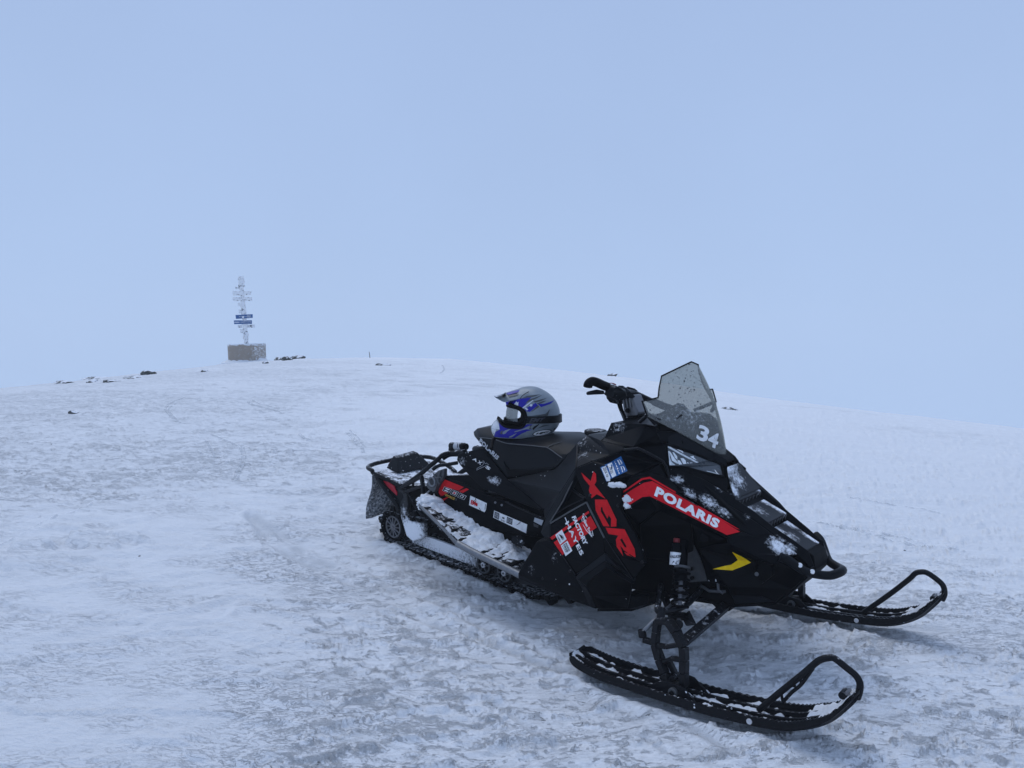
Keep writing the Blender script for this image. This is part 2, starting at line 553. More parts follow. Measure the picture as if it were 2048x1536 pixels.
TRACKS = [  # grooves pressed into the near snow, (path, width, depth)
    ([(-1.638,4.729,0.518), (-1.281,4.176,0.450), (-0.779,3.723,0.389), (-0.680,3.622,0.374), (-0.497,3.471,0.352), (-0.097,3.199,0.313), (0.245,2.967,0.275)], .026, .014),
    ([(-1.584,4.699,0.512), (-1.196,4.196,0.451), (-0.819,3.844,0.402), (-0.563,3.652,0.374)], .05, .010),
    ([(-0.084,2.747,0.267), (0.045,2.606,0.252), (0.187,2.445,0.233), (0.245,2.364,0.223)], .016, .012),
    ([(0.129,2.556,0.246), (0.284,2.424,0.222), (0.368,2.344,0.211)], .014, .010),
    ([(1.330,3.498,0.284), (1.577,3.397,0.261), (1.788,3.316,0.245), (2.026,3.296,0.237), (2.250,3.285,0.224)], .05, .014),
    ([(0.606,2.565,0.224), (0.673,2.434,0.209), (0.702,2.363,0.199)], .02, .010), ([(0.446,2.525,0.227), (0.493,2.424,0.214)], .015, .008),
]
TRACES = [  # thin scored lines farther off, (path, width)
    ([(-3.389,7.755,0.816), (-3.675,8.217,0.853), (-3.889,8.609,0.882), (-4.026,8.940,0.903), (-4.110,9.292,0.926), (-4.112,9.683,0.950)], .045), ([(-3.328,7.695,0.812), (-3.630,8.187,0.851), (-3.841,8.579,0.879), (-3.963,8.890,0.901), (-4.029,9.201,0.920)], .03),
    ([(-1.977,5.413,0.590), (-2.049,5.685,0.617), (-2.119,5.956,0.643), (-2.215,6.288,0.675), (-2.298,6.489,0.694), (-2.417,6.680,0.712), (-2.835,7.203,0.765)], .035), ([(-1.956,5.413,0.590), (-2.023,5.675,0.615), (-2.092,5.946,0.640), (-2.194,6.298,0.674), (-2.297,6.549,0.699), (-2.405,6.720,0.716)], .022),
    ([(-2.650,6.419,0.699), (-2.519,6.278,0.685), (-2.366,6.198,0.671), (-2.366,6.308,0.680)], .03), ([(-2.368,5.756,0.635), (-2.290,5.896,0.644), (-2.237,6.067,0.658), (-2.211,6.217,0.668)], .022), ([(-2.714,6.791,0.730), (-2.516,6.419,0.695), (-2.410,6.208,0.674)], .03),
    ([(-3.218,9.372,0.927), (-3.128,9.161,0.911), (-2.933,8.930,0.892), (-2.713,8.689,0.870), (-2.534,8.488,0.853)], .06), ([(-3.219,9.522,0.936), (-3.086,9.251,0.917), (-2.874,9.020,0.897), (-2.664,8.809,0.878)], .04),
    ([(-1.604,7.402,0.743), (-1.443,7.040,0.709), (-1.341,6.799,0.684), (-1.268,6.558,0.663)], .05), ([(-1.578,7.462,0.746), (-1.417,7.090,0.712), (-1.297,6.779,0.682)], .03), ([(-2.016,7.252,0.745), (-1.897,7.051,0.726), (-1.830,6.970,0.717)], .05), ([(-2.037,6.509,0.687), (-1.900,6.549,0.686), (-1.752,6.639,0.687)], .03),
    ([(-1.325,14.145,1.135), (-1.327,15.008,1.168), (-1.533,16.842,1.231)], .05),
    ([(-2.736,4.068,0.498), (-2.720,4.299,0.521), (-2.716,4.480,0.537), (-2.664,4.681,0.553), (-2.657,4.832,0.566)], .016),
    ([(1.929,5.105,0.405), (2.084,4.994,0.391), (2.241,4.934,0.378), (2.367,4.873,0.367), (2.479,4.802,0.356), (2.568,4.722,0.344)], .05), ([(2.031,5.024,0.394), (2.180,4.914,0.380), (2.331,4.823,0.363), (2.504,4.672,0.345)], .03),
    ([(2.532,5.717,0.431), (2.649,5.646,0.418), (2.799,5.575,0.407), (2.950,5.515,0.394), (3.048,5.424,0.384)], .045), ([(2.300,4.793,0.364), (2.407,4.722,0.354), (2.519,4.642,0.340), (2.745,4.611,0.327)], .025),
]

def snow_surface(x, y):
    """Height and ice-mask of the wind-scoured crust at world x, y."""
    d = np.hypot(x, y)
    h = ground_base(x, y) + sled_ramp(x, y)
    wa = .10
    s = x * math.cos(wa) + y * math.sin(wa)
    c = -x * math.sin(wa) + y * math.cos(wa)
    wx = fbm(x * 1.7 + 5, y * 1.7, 3, 3) - .5
    wy = fbm(x * 1.7 - 9, y * 1.7 + 4, 3, 9) - .5
    far = sstep(d, 4, 14)
    # how much loose snow lies where: more at the left of the foreground, scoured bands elsewhere
    cover = fbm(s / 3.2 + 2.0, c / 1.5 + .7, 3, 21)
    left = np.exp(-(((x + 1.35) / .95) ** 2 + ((y - 3.1) / 1.25) ** 2))
    left2 = np.exp(-(((x + .9) / 1.2) ** 2 + ((y - 4.6) / .9) ** 2))
    front = np.exp(-(((x - .25) / 1.0) ** 2 + ((y - 2.45) / .75) ** 2))
    band = np.exp(-(((x + 3.6) / 2.2) ** 2 + ((y - 7.2) / 1.7) ** 2))
    ratio = x / np.maximum(y, .3)
    lft = (1 - sstep(ratio, -.44, -.16)) * (1 - sstep(d, 4.9, 6.0)) * (y > 0)
    rgt = sstep(ratio, .30, .60) * (y > 0)
    cov = (cover - .5) * .55 + .45 * lft - .20 * front - .16 * band + .55 * left + .25 * left2 + .02
    # plates of crust, drawn out along the wind, with torn lee edges
    st = 1.0 + 1.4 * far
    a = fbm((s + wx * .35) / (.15 * st), (c + wy * .12) / .062, 5, 40, .62)
    b = fbm((s + wx * .2) / (.8 * st), (c + wy * .2) / .20, 4, 60, .55)
    f = .62 * a + .38 * b
    plate = sstep(f + cov * .42, .485, .535)
    edge = sstep(f + cov * .42, .485, .52) * (1 - sstep(f + cov * .42, .52, .60))
    ridge = 1 - np.abs(2 * fbm((s + wx * .5) / .5, (c + wy * .25) / .16, 4, 80) - 1)
    sas = sstep(ridge, .78, .98)
    h = h + (fbm(x / 1.3, y / 1.3, 3, 100) - .5) * .040
    am = 1 - .45 * far
    h = h + (plate * .0065 + edge * .005 + sas * .015 * (.5 + plate * .5)) * am
    h = h + (fbm(x * 9, y * 11, 4, 120, .6) - .5) * .007 * (1 - .7 * lft) * am + (fbm(s * 22, c * 42, 3, 140, .65) - .5) * .0055 * (1 - far) * (1 - .85 * lft)
    # wind ripples on the loose snow at the left
    rp = np.sin((c * .8 - s * .9) * 60 + 9 * fbm(x * 2.2, y * 2.2, 3, 160)) * .0016 * np.clip(left + left2, 0, 1)
    h = h + rp * (1 - far)
    # trodden crust of blocks at the far left
    tm = np.exp(-(((x + 2.55) / .62) ** 2 + ((y - 4.05 - .35 * (x + 2.5)) / .34) ** 2))
    blk = fbm(x * 6.2 + wx * 2, y * 8.5 + wy * 2, 2, 180)
    h = h + tm * (sstep(blk, .40, .56) * .045 - .015)
    ice = (1 - plate) * (1 - .85 * np.clip(left, 0, 1))
    ice = np.clip(ice * (.62 + .9 * fbm(x * 3.1, y * 4.2, 3, 200)), 0, 1)
    tr = np.zeros_like(x)
    for path, w, dep in TRACKS:
        pp = np.array([tuple(v)[:2] for v in catmull(path, 5)])
        bx0, by0 = pp.min(0) - 6 * w; bx1, by1 = pp.max(0) + 6 * w
        ix = np.where((x > bx0) & (x < bx1) & (y > by0) & (y < by1))[0]
        if not len(ix): continue
        qx, qy = x[ix], y[ix]
        best = np.full(len(ix), 9.)
        for (ax, ay), (cx, cy) in zip(pp, pp[1:]):
            ux, uy = cx - ax, cy - ay
            t = np.clip(((qx - ax) * ux + (qy - ay) * uy) / (ux * ux + uy * uy + 1e-9), 0, 1)
            best = np.minimum(best, np.hypot(qx - ax - t * ux, qy - ay - t * uy))
        brk = sstep(fbm(qx * 4, qy * 4, 2, 220), .30, .48)
        g = np.exp(-(best / w) ** 2) * brk
        rim = np.exp(-((best - 1.9 * w) / (.7 * w)) ** 2) * brk
        h[ix] += -dep * g + dep * .45 * rim
        tr[ix] = np.maximum(tr[ix], g)
    near = 1 - sstep(d, 3.6, 6.2)
    slope = (1 - sstep(ratio, -.34, -.10)) * sstep(d, 5.4, 6.3) * (y > 0) * (1 - .35 * sstep(d, 10, 18))
    scour = near * (1 - .95 * lft) * (1 - .45 * rgt) * (1 - .75 * left2) + .80 * slope * (.55 + .9 * cover) + .16 * (1 - sstep(x, -.5, 3.0)) + .08
    scour = np.clip(scour + (cover - .52) * .9 * (1 - lft), 0, 1)
    ice = ice * (.25 + .75 * scour) * (1 - .7 * lft)
    # the snow the machine packed under its own track and skis, and the prints it left behind
    zz = h
    dx, dy, dz = x - ST[0], y - ST[1], zz - ST[2]
    X = SA[0, 0] * dx + SA[1, 0] * dy + SA[2, 0] * dz
    Y = SA[0, 1] * dx + SA[1, 1] * dy + SA[2, 1] * dz
    rough = .4 + .9 * fbm(x * 7, y * 7, 3, 240)
    for yc in (-.54, .54):
        w = np.abs(Y - yc)
        on = sstep(X, -.50, -.40) * (1 - sstep(X, .34, .48))
        h = h + on * (np.exp(-((w - .10) / .028) ** 2) * .020 * rough - np.exp(-(w / .07) ** 4) * .004)
        back = (1 - sstep(X, -.6, -.45)) * sstep(X, -3.2, -1.2)
        h = h + back * rough * (np.exp(-((w - .05) / .03) ** 2) * .006 - np.exp(-(w / .03) ** 2) * .010)
    w = np.abs(Y)
    on = sstep(X, -2.15, -2.0) * (1 - sstep(X, -1.0, -.85))
    h = h + on * np.exp(-((w - .225) / .03) ** 2) * .022 * rough
    back = (1 - sstep(X, -2.15, -2.05)) * sstep(X, -4.6, -2.6) * (1 - sstep(w, .17, .21))
    h = h + back * rough * (.007 * np.sin(X * 2 * math.pi / .117) - .006)
    tr = np.maximum(tr, .35 * back * (np.sin(X * 2 * math.pi / .117) < -.2))
    return h, np.clip(ice, 0, 1), tr, scour

def build_ground():
    phi = np.concatenate([np.linspace(-math.pi, -.80, 60)[:-1], np.linspace(-.80, .80, 1010), np.linspace(.80, math.pi, 60)[1:-1]])
    v = np.arange(.66, .048, -.00158)
    r = np.concatenate([np.geomspace(.25, 1.30 / .66, 40)[:-1], 1.30 / v, np.geomspace(1.30 / .048, 62, 20)[1:]])
    PH, RR = np.meshgrid(phi, r)
    x = (np.sin(PH) * RR).ravel(); y = (np.cos(PH) * RR).ravel()
    h, ice, tr, scour = snow_surface(x, y)
    nr, nc = len(r), len(phi)
    co = np.stack([x, y, h], 1)
    i = np.arange((nr - 1) * nc).reshape(nr - 1, nc)
    j = np.roll(i, -1, 1)
    quads = np.stack([i, j, j + nc, i + nc], -1).reshape(-1, 4)[:, ::-1]
    cap = list(range(nc))
    me = bpy.data.meshes.new('snow_ground')
    nv = len(co); nq = len(quads)
    me.vertices.add(nv); me.vertices.foreach_set('co', co.ravel())
    me.loops.add(nq * 4 + nc); me.loops.foreach_set('vertex_index', np.concatenate([quads.ravel(), np.array(cap[::-1])]))
    me.polygons.add(nq + 1)
    me.polygons.foreach_set('loop_start', np.concatenate([np.arange(nq) * 4, [nq * 4]]))
    me.update(calc_edges=True)
    me.polygons.foreach_set('use_smooth', np.ones(nq + 1, bool))
    for nm, arr in (('ice', ice), ('trace', tr), ('scour', scour)):
        at = me.attributes.new(nm, 'FLOAT', 'POINT'); at.data.foreach_set('value', arr.astype(np.float32))
    if me.polygons[0].normal.z < 0: me.flip_normals()
    o = link('snow_ground', me, ground_mat(), None)
    o['kind'] = 'structure'; o['label'] = 'wind-scoured snow crust with grey ice patches over the hilltop'
    return o

def ground_mat():
    m, t, p = nodes('wind-packed snow and ice')
    g = nd(t, 'ShaderNodeNewGeometry').outputs['Position']
    at = nd(t, 'ShaderNodeAttribute', attribute_name='ice').outputs['Fac']
    tr = nd(t, 'ShaderNodeAttribute', attribute_name='trace').outputs['Fac']
    mp = nd(t, 'ShaderNodeMapping'); lk(t, g, mp.inputs[0])
    mp.inputs['Rotation'].default_value = (0, 0, -.10); mp.inputs['Scale'].default_value = (1, 2.6, 1)
    fine = noise(t, mp.outputs[0], 22, 6, .68)
    tiny = noise(t, g, 140, 4, .6)
    strk = noise(t, mp.outputs[0], 3.2, 6, .7, .6)
    sco = nd(t, 'ShaderNodeAttribute', attribute_name='scour').outputs['Fac']
    m3 = nd(t, 'ShaderNodeMapping'); lk(t, g, m3.inputs[0])
    m3.inputs['Rotation'].default_value = (0, 0, .35); m3.inputs['Scale'].default_value = (1, 1.75, 1)
    torn = noise(t, m3.outputs[0], 12, 11, .78, .5)
    lvl = mth(t, 'ADD', torn, mth(t, 'MULTIPLY', mth(t, 'SUBTRACT', sco, .80), .16))
    crust = mth(t, 'MULTIPLY', smooth(t, lvl, .50, .64), .66)
    ice = mth(t, 'MULTIPLY', mth(t, 'MULTIPLY', at, .55), smooth(t, fine, .30, .62))
    ice = mth(t, 'MAXIMUM', ice, mth(t, 'MULTIPLY', crust, smooth(t, sco, .05, .45)))
    wide = mth(t, 'MULTIPLY', mth(t, 'MULTIPLY', smooth(t, strk, .50, .70), .5), sco)
    ice = mth(t, 'MAXIMUM', ice, wide)
    ice = mth(t, 'MAXIMUM', ice, mth(t, 'MULTIPLY', tr, .62))
    crk = mth(t, 'ABSOLUTE', mth(t, 'SUBTRACT', noise(t, mp.outputs[0], 11, 5, .7, 1.2), .5))
    crk = mth(t, 'MULTIPLY', mth(t, 'SUBTRACT', 1.0, smooth(t, crk, .0, .022)), mth(t, 'MULTIPLY', smooth(t, noise(t, mp.outputs[0], 1.7, 3), .42, .62), smooth(t, sco, .1, .5)))
    ice = mth(t, 'MAXIMUM', ice, mth(t, 'MULTIPLY', crk, .6))
    snow = mixc(t, fine, (.80, .82, .85), (.95, .955, .96))
    icec = mixc(t, tiny, (.36, .385, .415), (.58, .605, .63))
    col = mixc(t, mth(t, 'MULTIPLY', ice, .92), snow, icec)
    # bits of heath and grit frozen into the thinnest crust
    grit = mth(t, 'MULTIPLY', smooth(t, noise(t, m3.outputs[0], 48, 5, .74), .56, .64), smooth(t, lvl, .54, .62))
    grit = mth(t, 'MULTIPLY', grit, mth(t, 'MULTIPLY', smooth(t, noise(t, mp.outputs[0], 2.1, 3), .40, .60), smooth(t, sco, .3, .8)))
    col = mixc(t, mth(t, 'MULTIPLY', grit, .9), col, (.06, .062, .06))
    v = nd(t, 'ShaderNodeTexVoronoi'); v.inputs['Scale'].default_value = 7.0; lk(t, g, v.inputs['Vector'])
    sc = nd(t, 'ShaderNodeSeparateColor'); lk(t, v.outputs['Color'], sc.inputs[0])
    dot = mth(t, 'MULTIPLY', mth(t, 'LESS_THAN', v.outputs['Distance'], .045), mth(t, 'GREATER_THAN', sc.outputs[1], .86))
    col = mixc(t, dot, col, (.05, .05, .05))
    lk(t, col, p.inputs['Base Color'])
    rg = nd(t, 'ShaderNodeMix', data_type='FLOAT'); lk(t, ice, rg.inputs[0]); rg.inputs[2].default_value = .8; rg.inputs[3].default_value = .42
    lk(t, rg.outputs[0], p.inputs['Roughness'])
    p.inputs['Specular IOR Level'].default_value = .25
    hh = mth(t, 'SUBTRACT', mth(t, 'ADD', mth(t, 'MULTIPLY', fine, 1.2), mth(t, 'MULTIPLY', tiny, .25)), mth(t, 'MULTIPLY', ice, .55))
    b = nd(t, 'ShaderNodeBump'); b.inputs['Strength'].default_value = .9; b.inputs['Distance'].default_value = .014
    lk(t, hh, b.inputs['Height']); lk(t, b.outputs[0], p.inputs['Normal'])
    return m

GROUND = build_ground()

def trace_mat():
    m, t, p = nodes('scored snow')
    o = t.nodes['Material Output']
    g = nd(t, 'ShaderNodeNewGeometry').outputs['Position']
    p.inputs['Base Color'].default_value = (.60, .63, .66, 1); p.inputs['Roughness'].default_value = .7
    tr = nd(t, 'ShaderNodeBsdfTransparent'); ms = nd(t, 'ShaderNodeMixShader')
    lk(t, mth(t, 'MULTIPLY', smooth(t, noise(t, g, 14, 5, .7), .40, .60), .7), ms.inputs[0]); lk(t, tr.outputs[0], ms.inputs[1]); lk(t, p.outputs[0], ms.inputs[2]); lk(t, ms.outputs[0], o.inputs[0])
    return m
TRM = trace_mat()
GT = BVHTree.FromPolygons([v.co for v in GROUND.data.vertices], [tuple(p.vertices) for p in GROUND.data.polygons][:-1])
for path, w in TRACES:
    q = catmull(path, 10)
    bm = bmesh.new(); prev = None
    for i in range(len(q)):
        T = (q[min(i + 1, len(q) - 1)] - q[max(i - 1, 0)]); T.z = 0; T.normalize()
        n = Vector((-T.y, T.x, 0)) * (w * .36)
        row = []
        for e in (-1, 1):
            a = q[i] + n * e
            hit = GT.ray_cast(Vector((a.x, a.y, 6)), Vector((0, 0, -1)))
            row.append(bm.verts.new((a.x, a.y, (hit[0].z if hit[0] else a.z) + .005)))
        if prev: bm.faces.new((prev[0], prev[1], row[1], row[0]))
        prev = row
    o = from_bm('ski_track', bm, TRM, None)
    o['kind'] = 'structure'

def gz(x, y):
    return float(ground_base(np.array([x]), np.array([y]))[0])

# ---------------------------------------------------------------- haze over the hill
def haze():
    zs = [v for v in GROUND.bound_box]
    zmin = min(v[2] for v in zs) - 1.0
    bm = bmesh.new()
    bmesh.ops.create_cube(bm, size=1)
    for v in bm.verts:
        v.co = Vector((v.co.x * 128, v.co.y * 128, zmin if v.co.z < 0 else 4.6))
    m = bpy.data.materials.new('cold hill haze'); m.use_nodes = True
    t = m.node_tree; t.nodes.clear()
    o = nd(t, 'ShaderNodeOutputMaterial'); pv = nd(t, 'ShaderNodeVolumePrincipled')
    pv.inputs['Color'].default_value = (.97, .985, 1, 1); pv.inputs['Density'].default_value = .0032
    lk(t, pv.outputs[0], o.inputs['Volume'])
    h = from_bm('haze', bm, m, None)
    h['kind'] = 'stuff'; h['label'] = 'thin cold mist hanging over the hill'
haze()

# ---------------------------------------------------------------- rocks
def rock_mat():
    m, t, p = nodes('lichened rock under rime')
    tc = nd(t, 'ShaderNodeTexCoord').outputs['Object']
    g = nd(t, 'ShaderNodeNewGeometry')
    sp = nd(t, 'ShaderNodeSeparateXYZ'); lk(t, g.outputs['Normal'], sp.inputs[0])
    n = noise(t, tc, 14, 5, .6)
    c = mixc(t, n, (.022, .024, .022), (.085, .088, .075))
    sn = smooth(t, mth(t, 'ADD', mth(t, 'MULTIPLY', sp.outputs[2], .25), noise(t, tc, 9, 5, .65)), .65, .74)
    lk(t, mixc(t, sn, c, SNOWC), p.inputs['Base Color']); p.inputs['Roughness'].default_value = .85
    b = nd(t, 'ShaderNodeBump'); b.inputs['Distance'].default_value = .03; lk(t, n, b.inputs['Height']); lk(t, b.outputs[0], p.inputs['Normal'])
    return m
ROCKM = rock_mat()
def rock(at, sx, sy, sz, seed, label, yaw=0., sink=.35, tilt=0.):
    rnd = np.random.RandomState(seed)
    bm = bmesh.new()
    bmesh.ops.create_icosphere(bm, subdivisions=4, radius=1)
    planes = [(Vector(rnd.normal(size=3)).normalized(), rnd.uniform(.55, .9)) for _ in range(9)]
    for v in bm.verts:
        for n, d in planes:
            e = v.co.dot(n)
            if e > d: v.co -= n * (e - d) * .9
        k = fbm(np.array([v.co.x * 2.5 + seed]), np.array([v.co.y * 2.5 + v.co.z * 1.7]), 3, seed)[0]
        v.co *= .86 + .28 * k
        v.co = Vector((v.co.x * sx, v.co.y * sy, v.co.z * sz))
    o = from_bm('rock', bm, ROCKM, None, angle=30)
    x, y = at[0], at[1]
    o.location = (x, y, gz(x, y) + sz * (1 - 2 * sink) * .5)
    o.rotation_euler = (0, tilt, yaw)
    return tag(o, label, 'rock', 'rocks lying in the snow on the hilltop')
rock((-8.135,13.997,0.957), .16, .3, .05, 1, 'flat grey rock on the left skyline, farthest left of the skyline rocks', .3)
rock((-8.570,15.890,0.970), .34, .3, .042, 2, 'long thin rock slab on the left skyline, between two other rocks', .1)
rock((-7.103,13.009,1.007), .12, .2, .05, 3, 'small dark rock just below the long thin slab on the left', .4)
rock((-6.603,12.699,1.029), .14, .2, .045, 13, 'small flat rock right of the one below the long thin slab', .2)
rock((-6.635,13.562,1.064), .20, .3, .04, 4, 'flat rock just below the pointed rock left of the concrete ring', .2)
rock((-6.986,14.794,1.087), .15, .25, .07, 5, 'pointed rock on the skyline left of the concrete ring', .6, .3)
rock((-5.701,14.276,1.150), .07, .1, .035, 14, 'tiny dark rock low in the snow left of the concrete ring', .6, .3)
rock((-6.452,21.259,1.286), .13, .2, .085, 6, 'dark rock right of the concrete ring, leftmost of its group', .2, .25)
rock((-5.486,18.757,1.292), .13, .15, .095, 7, 'peaked olive grey rock in the middle of the group by the concrete ring', .9, .28)
rock((-6.080,21.910,1.306), .22, .2, .09, 8, 'largest snow-topped rock, rightmost of the group by the concrete ring', .1, .25)
rock((-5.539,17.284,1.256), .07, .1, .05, 9, 'small rock at the foot of the concrete ring on its right', .1, .25)
rock((-2.653,15.942,1.238), .17, .22, .045, 10, 'low rounded rock alone in the snow near the thin stake', .0, .3)
rock((2.660,20.341,0.900), .17, .2, .07, 11, 'snow-covered rock on the skyline behind the handlebar', .0, .3)
rock((3.138,11.043,0.700), .13, .22, .035, 12, 'thin flat rock in the snow right of the windscreen', .15, .3)
rock((-4.778,8.348,0.864), .055, .07, .03, 15, 'small black stone alone on the left slope', .3, .3)

# ---------------------------------------------------------------- marker stake
def stake():
    b = (-3.924,21.261,1.341)
    bm = bmesh.new()
    tube_bm(bm, [Vector((b[0], b[1], gz(b[0], b[1]) - .05)), Vector((b[0] - .005, b[1], gz(b[0], b[1]) + .06)), Vector((b[0] - .02, b[1], gz(b[0], b[1]) + .17))], [.010, .010, .008], 8)
    o = from_bm('marker_stake', bm, plain('weathered stake', (.10, .09, .08), .8), None, angle=40)
    tag(o, 'thin dark stake standing in the snow on the skyline', 'stake')
stake()

# ---------------------------------------------------------------- concrete ring and signpost
RIME = snowy('thick white rime', (.80, .83, .87), .85, .2, 0, 0)
def rime_mat():
    m, t, p = nodes('wood and paint under rime')
    tc = nd(t, 'ShaderNodeTexCoord').outputs['Object']
    n = noise(t, tc, 16, 6, .68)
    lk(t, mixc(t, smooth(t, n, .37, .47), (.10, .115, .13), (.90, .91, .92)), p.inputs['Base Color'])
    p.inputs['Roughness'].default_value = .85
    b = nd(t, 'ShaderNodeBump'); b.inputs['Distance'].default_value = .02; lk(t, n, b.inputs['Height']); lk(t, b.outputs[0], p.inputs['Normal'])
    return m
RIMEM = rime_mat()
def concrete_mat():
    m, t, p = nodes('weathered concrete with rime')
    tc = nd(t, 'ShaderNodeTexCoord').outputs['Object']
    n = noise(t, tc, 6, 5, .6)
    sp = nd(t, 'ShaderNodeSeparateXYZ'); lk(t, tc, sp.inputs[0])
    side = smooth(t, mth(t, 'ADD', noise(t, tc, 30, 5, .7), mth(t, 'MULTIPLY', smooth(t, sp.outputs[0], .10, .40), .10)), .60, .66)
    rimt = smooth(t, mth(t, 'ADD', noise(t, tc, 14, 5, .7), mth(t, 'MULTIPLY', smooth(t, sp.outputs[2], .40, .50), .3)), .68, .76)
    left = mth(t, 'MULTIPLY', smooth(t, mth(t, 'MULTIPLY', sp.outputs[0], -1.), .40, .48), .4)
    ms = mth(t, 'MAXIMUM', mth(t, 'MAXIMUM', side, rimt), left)
    lk(t, mixc(t, ms, mixc(t, n, (.25, .205, .165), (.36, .30, .24)), (.74, .77, .8)), p.inputs['Base Color'])
    p.inputs['Roughness'].default_value = .9
    b = nd(t, 'ShaderNodeBump'); b.inputs['Distance'].default_value = .01; lk(t, n, b.inputs['Height']); lk(t, b.outputs[0], p.inputs['Normal'])
    return m

SB = (-7.053,20.206,1.246)
SBZ = gz(SB[0], SB[1])
SM = .001783
def J(zx, zy, dy=0.): return ((zx - 620) * SM, dy, (1430 - zy) * SM)
ring = thing('concrete_ring', 'round concrete well ring partly white with rime, carrying the signpost', 'concrete ring', (SB[0], SB[1] + .3, SBZ))
ring.rotation_euler = (0, R(-1.2), 0)
bm = bmesh.new()
NS = 64
prof = [(.478, -.12), (.478, .0), (.482, .25), (.486, .485), (.478, .497), (.40, .497), (.392, .485), (.39, -.05)]
VS = [[bm.verts.new((r_ * math.cos(a), r_ * math.sin(a), z + (.012 * math.sin(a + 1) if z > .4 else 0))) for r_, z in prof] for a in [2 * math.pi * k / NS for k in range(NS)]]
for k in range(NS):
    A_, B_ = VS[k], VS[(k + 1) % NS]
    for q in range(len(prof)): bm.faces.new((A_[q], B_[q], B_[(q + 1) % len(prof)], A_[(q + 1) % len(prof)]))
from_bm('ring_wall', bm, concrete_mat(), ring, angle=35)
bm = bmesh.new()
vv = [bm.verts.new((.395 * math.cos(2 * math.pi * k / 32), .395 * math.sin(2 * math.pi * k / 32), .46 + .02 * math.sin(k * 1.7))) for k in range(32)]
cc = bm.verts.new((0, 0, .475))
for k in range(32): bm.faces.new((vv[k], vv[(k + 1) % 32], cc))
from_bm('ring_filling', bm, M['snow'], ring, True)
bm = bmesh.new()                                   # drift against the foot of the ring
rs = []
for k in range(49):
    a = math.pi + math.pi * k / 48
    hgt = .05 + .06 * fbm(np.array([k * .35]), np.array([2.]), 2, 5)[0] + (.05 if k > 38 else 0)
    rs.append([bm.verts.new((rr * math.cos(a), rr * math.sin(a), zz)) for rr, zz in ((.474, hgt * .9), (.50, hgt * .8), (.56, hgt * .45), (.66, .0), (.68, -.2), (.474, -.2))])
for a_, b_ in zip(rs, rs[1:]):
    for q in range(6): bm.faces.new((a_[q], b_[q], b_[(q + 1) % 6], a_[(q + 1) % 6]))
dr = from_bm('drift', bm, M['snow'], None, angle=60)
dr.location = ring.location
dr['kind'] = 'stuff'; dr['label'] = 'snow drifted against the foot of the concrete ring'

post = thing('signpost', 'leaning rime-covered signpost with blue boards standing in the concrete ring', 'signpost', (SB[0], SB[1] + .3, SBZ))
pp = [J(613, 1150), J(606, 1060), J(598, 960), J(590, 860), J(585, 760), J(578, 690), J(570, 600), J(562, 520), J(556, 440), J(552, 360), J(548, 300), J(545, 230), J(542, 150)]
bm = bmesh.new()
q = catmull(pp, 6)
rr = [(.045 + .03 * fbm(np.array([i * .31]), np.array([.3]), 3, 4)[0] + (.012 if i > len(q) * .8 else 0)) for i in range(len(q))]
tube_bm(bm, q, rr, 14)
for v in bm.verts:
    k = fbm(np.array([v.co.x * 30 + v.co.y * 30]), np.array([v.co.z * 22]), 3, 8)[0] - .5
    v.co.x += k * .05; v.co.y += k * .05
from_bm('post', bm, RIMEM, post, True)
def board(name, pts, mat, dy, th=.025, both=True):
    bm = bmesh.new()
    prism(bm, [J(a, b, dy) for a, b in pts], th, ((0, 1, .5)))
    return bevel(from_bm(name, bm, mat, post), .003)
signblue = snowy('blue enamel sign with frost', (.018, .10, .29), .5, .4, .6, 0, [(J(480, 830, -.06), (.22, .1, .035), .5), (J(600, 805, -.06), (.16, .1, .02), .5), (J(700, 770, -.06), (.04, .1, .06), .4)])
k1 = board('sign_board', [(465, 722), (718, 710), (718, 765), (470, 780)], signblue, -.066)
k2 = board('sign_board', [(440, 802), (705, 800), (706, 855), (442, 858)], signblue, -.066)
k3 = board('frosted_sign_board', [(430, 366), (702, 373), (698, 427), (428, 432)], RIMEM, -.064)
k4 = board('frosted_sign_board', [(424, 460), (712, 458), (712, 512), (426, 516)], RIMEM, -.064)
k5 = board('frosted_sign_board', [(470, 872), (726, 862), (728, 905), (475, 912)], RIMEM, .05)
k6 = board('frosted_sign_plate', [(518, 932), (580, 928), (580, 985), (520, 988)], RIMEM, -.03)
k7 = board('frosted_sign_plate', [(506, 640), (552, 638), (552, 694), (508, 697)], RIMEM, -.03)
k8 = board('frosted_sign_plate', [(464, 304), (560, 300), (560, 342), (470, 340)], RIMEM, -.04)
k9 = board('frosted_sign_plate', [(494, 540), (560, 538), (560, 592), (500, 590)], RIMEM, -.04)
k10 = board('frosted_sign_plate', [(508, 152), (575, 156), (600, 225), (570, 290), (514, 290)], RIMEM, -.03, .05)
def flat(name, pts, dy, mat, par):
    bm = bmesh.new(); bm.faces.new([bm.verts.new(J(a, b, dy)) for a, b in pts])
    return from_bm(name, bm, mat, par)
for (x0, x1, y0, par, tip) in ((640, 696, 743, k1, 8), (588, 694, 828, k2, 10)):
    for a, b in (((x0, y0 - 13), (x1 - tip, y0 - 13)), ((x1 - tip, y0 - 13), (x1, y0)), ((x1, y0), (x1 - tip, y0 + 13)), ((x1 - tip, y0 + 13), (x0, y0 + 13)), ((x0, y0 + 13), (x0, y0 - 13))):
        bm = bmesh.new(); bar_bm(bm, J(*a, -.069), J(*b, -.069), .006, .003); from_bm('arrow_outline', bm, M['white'], par)
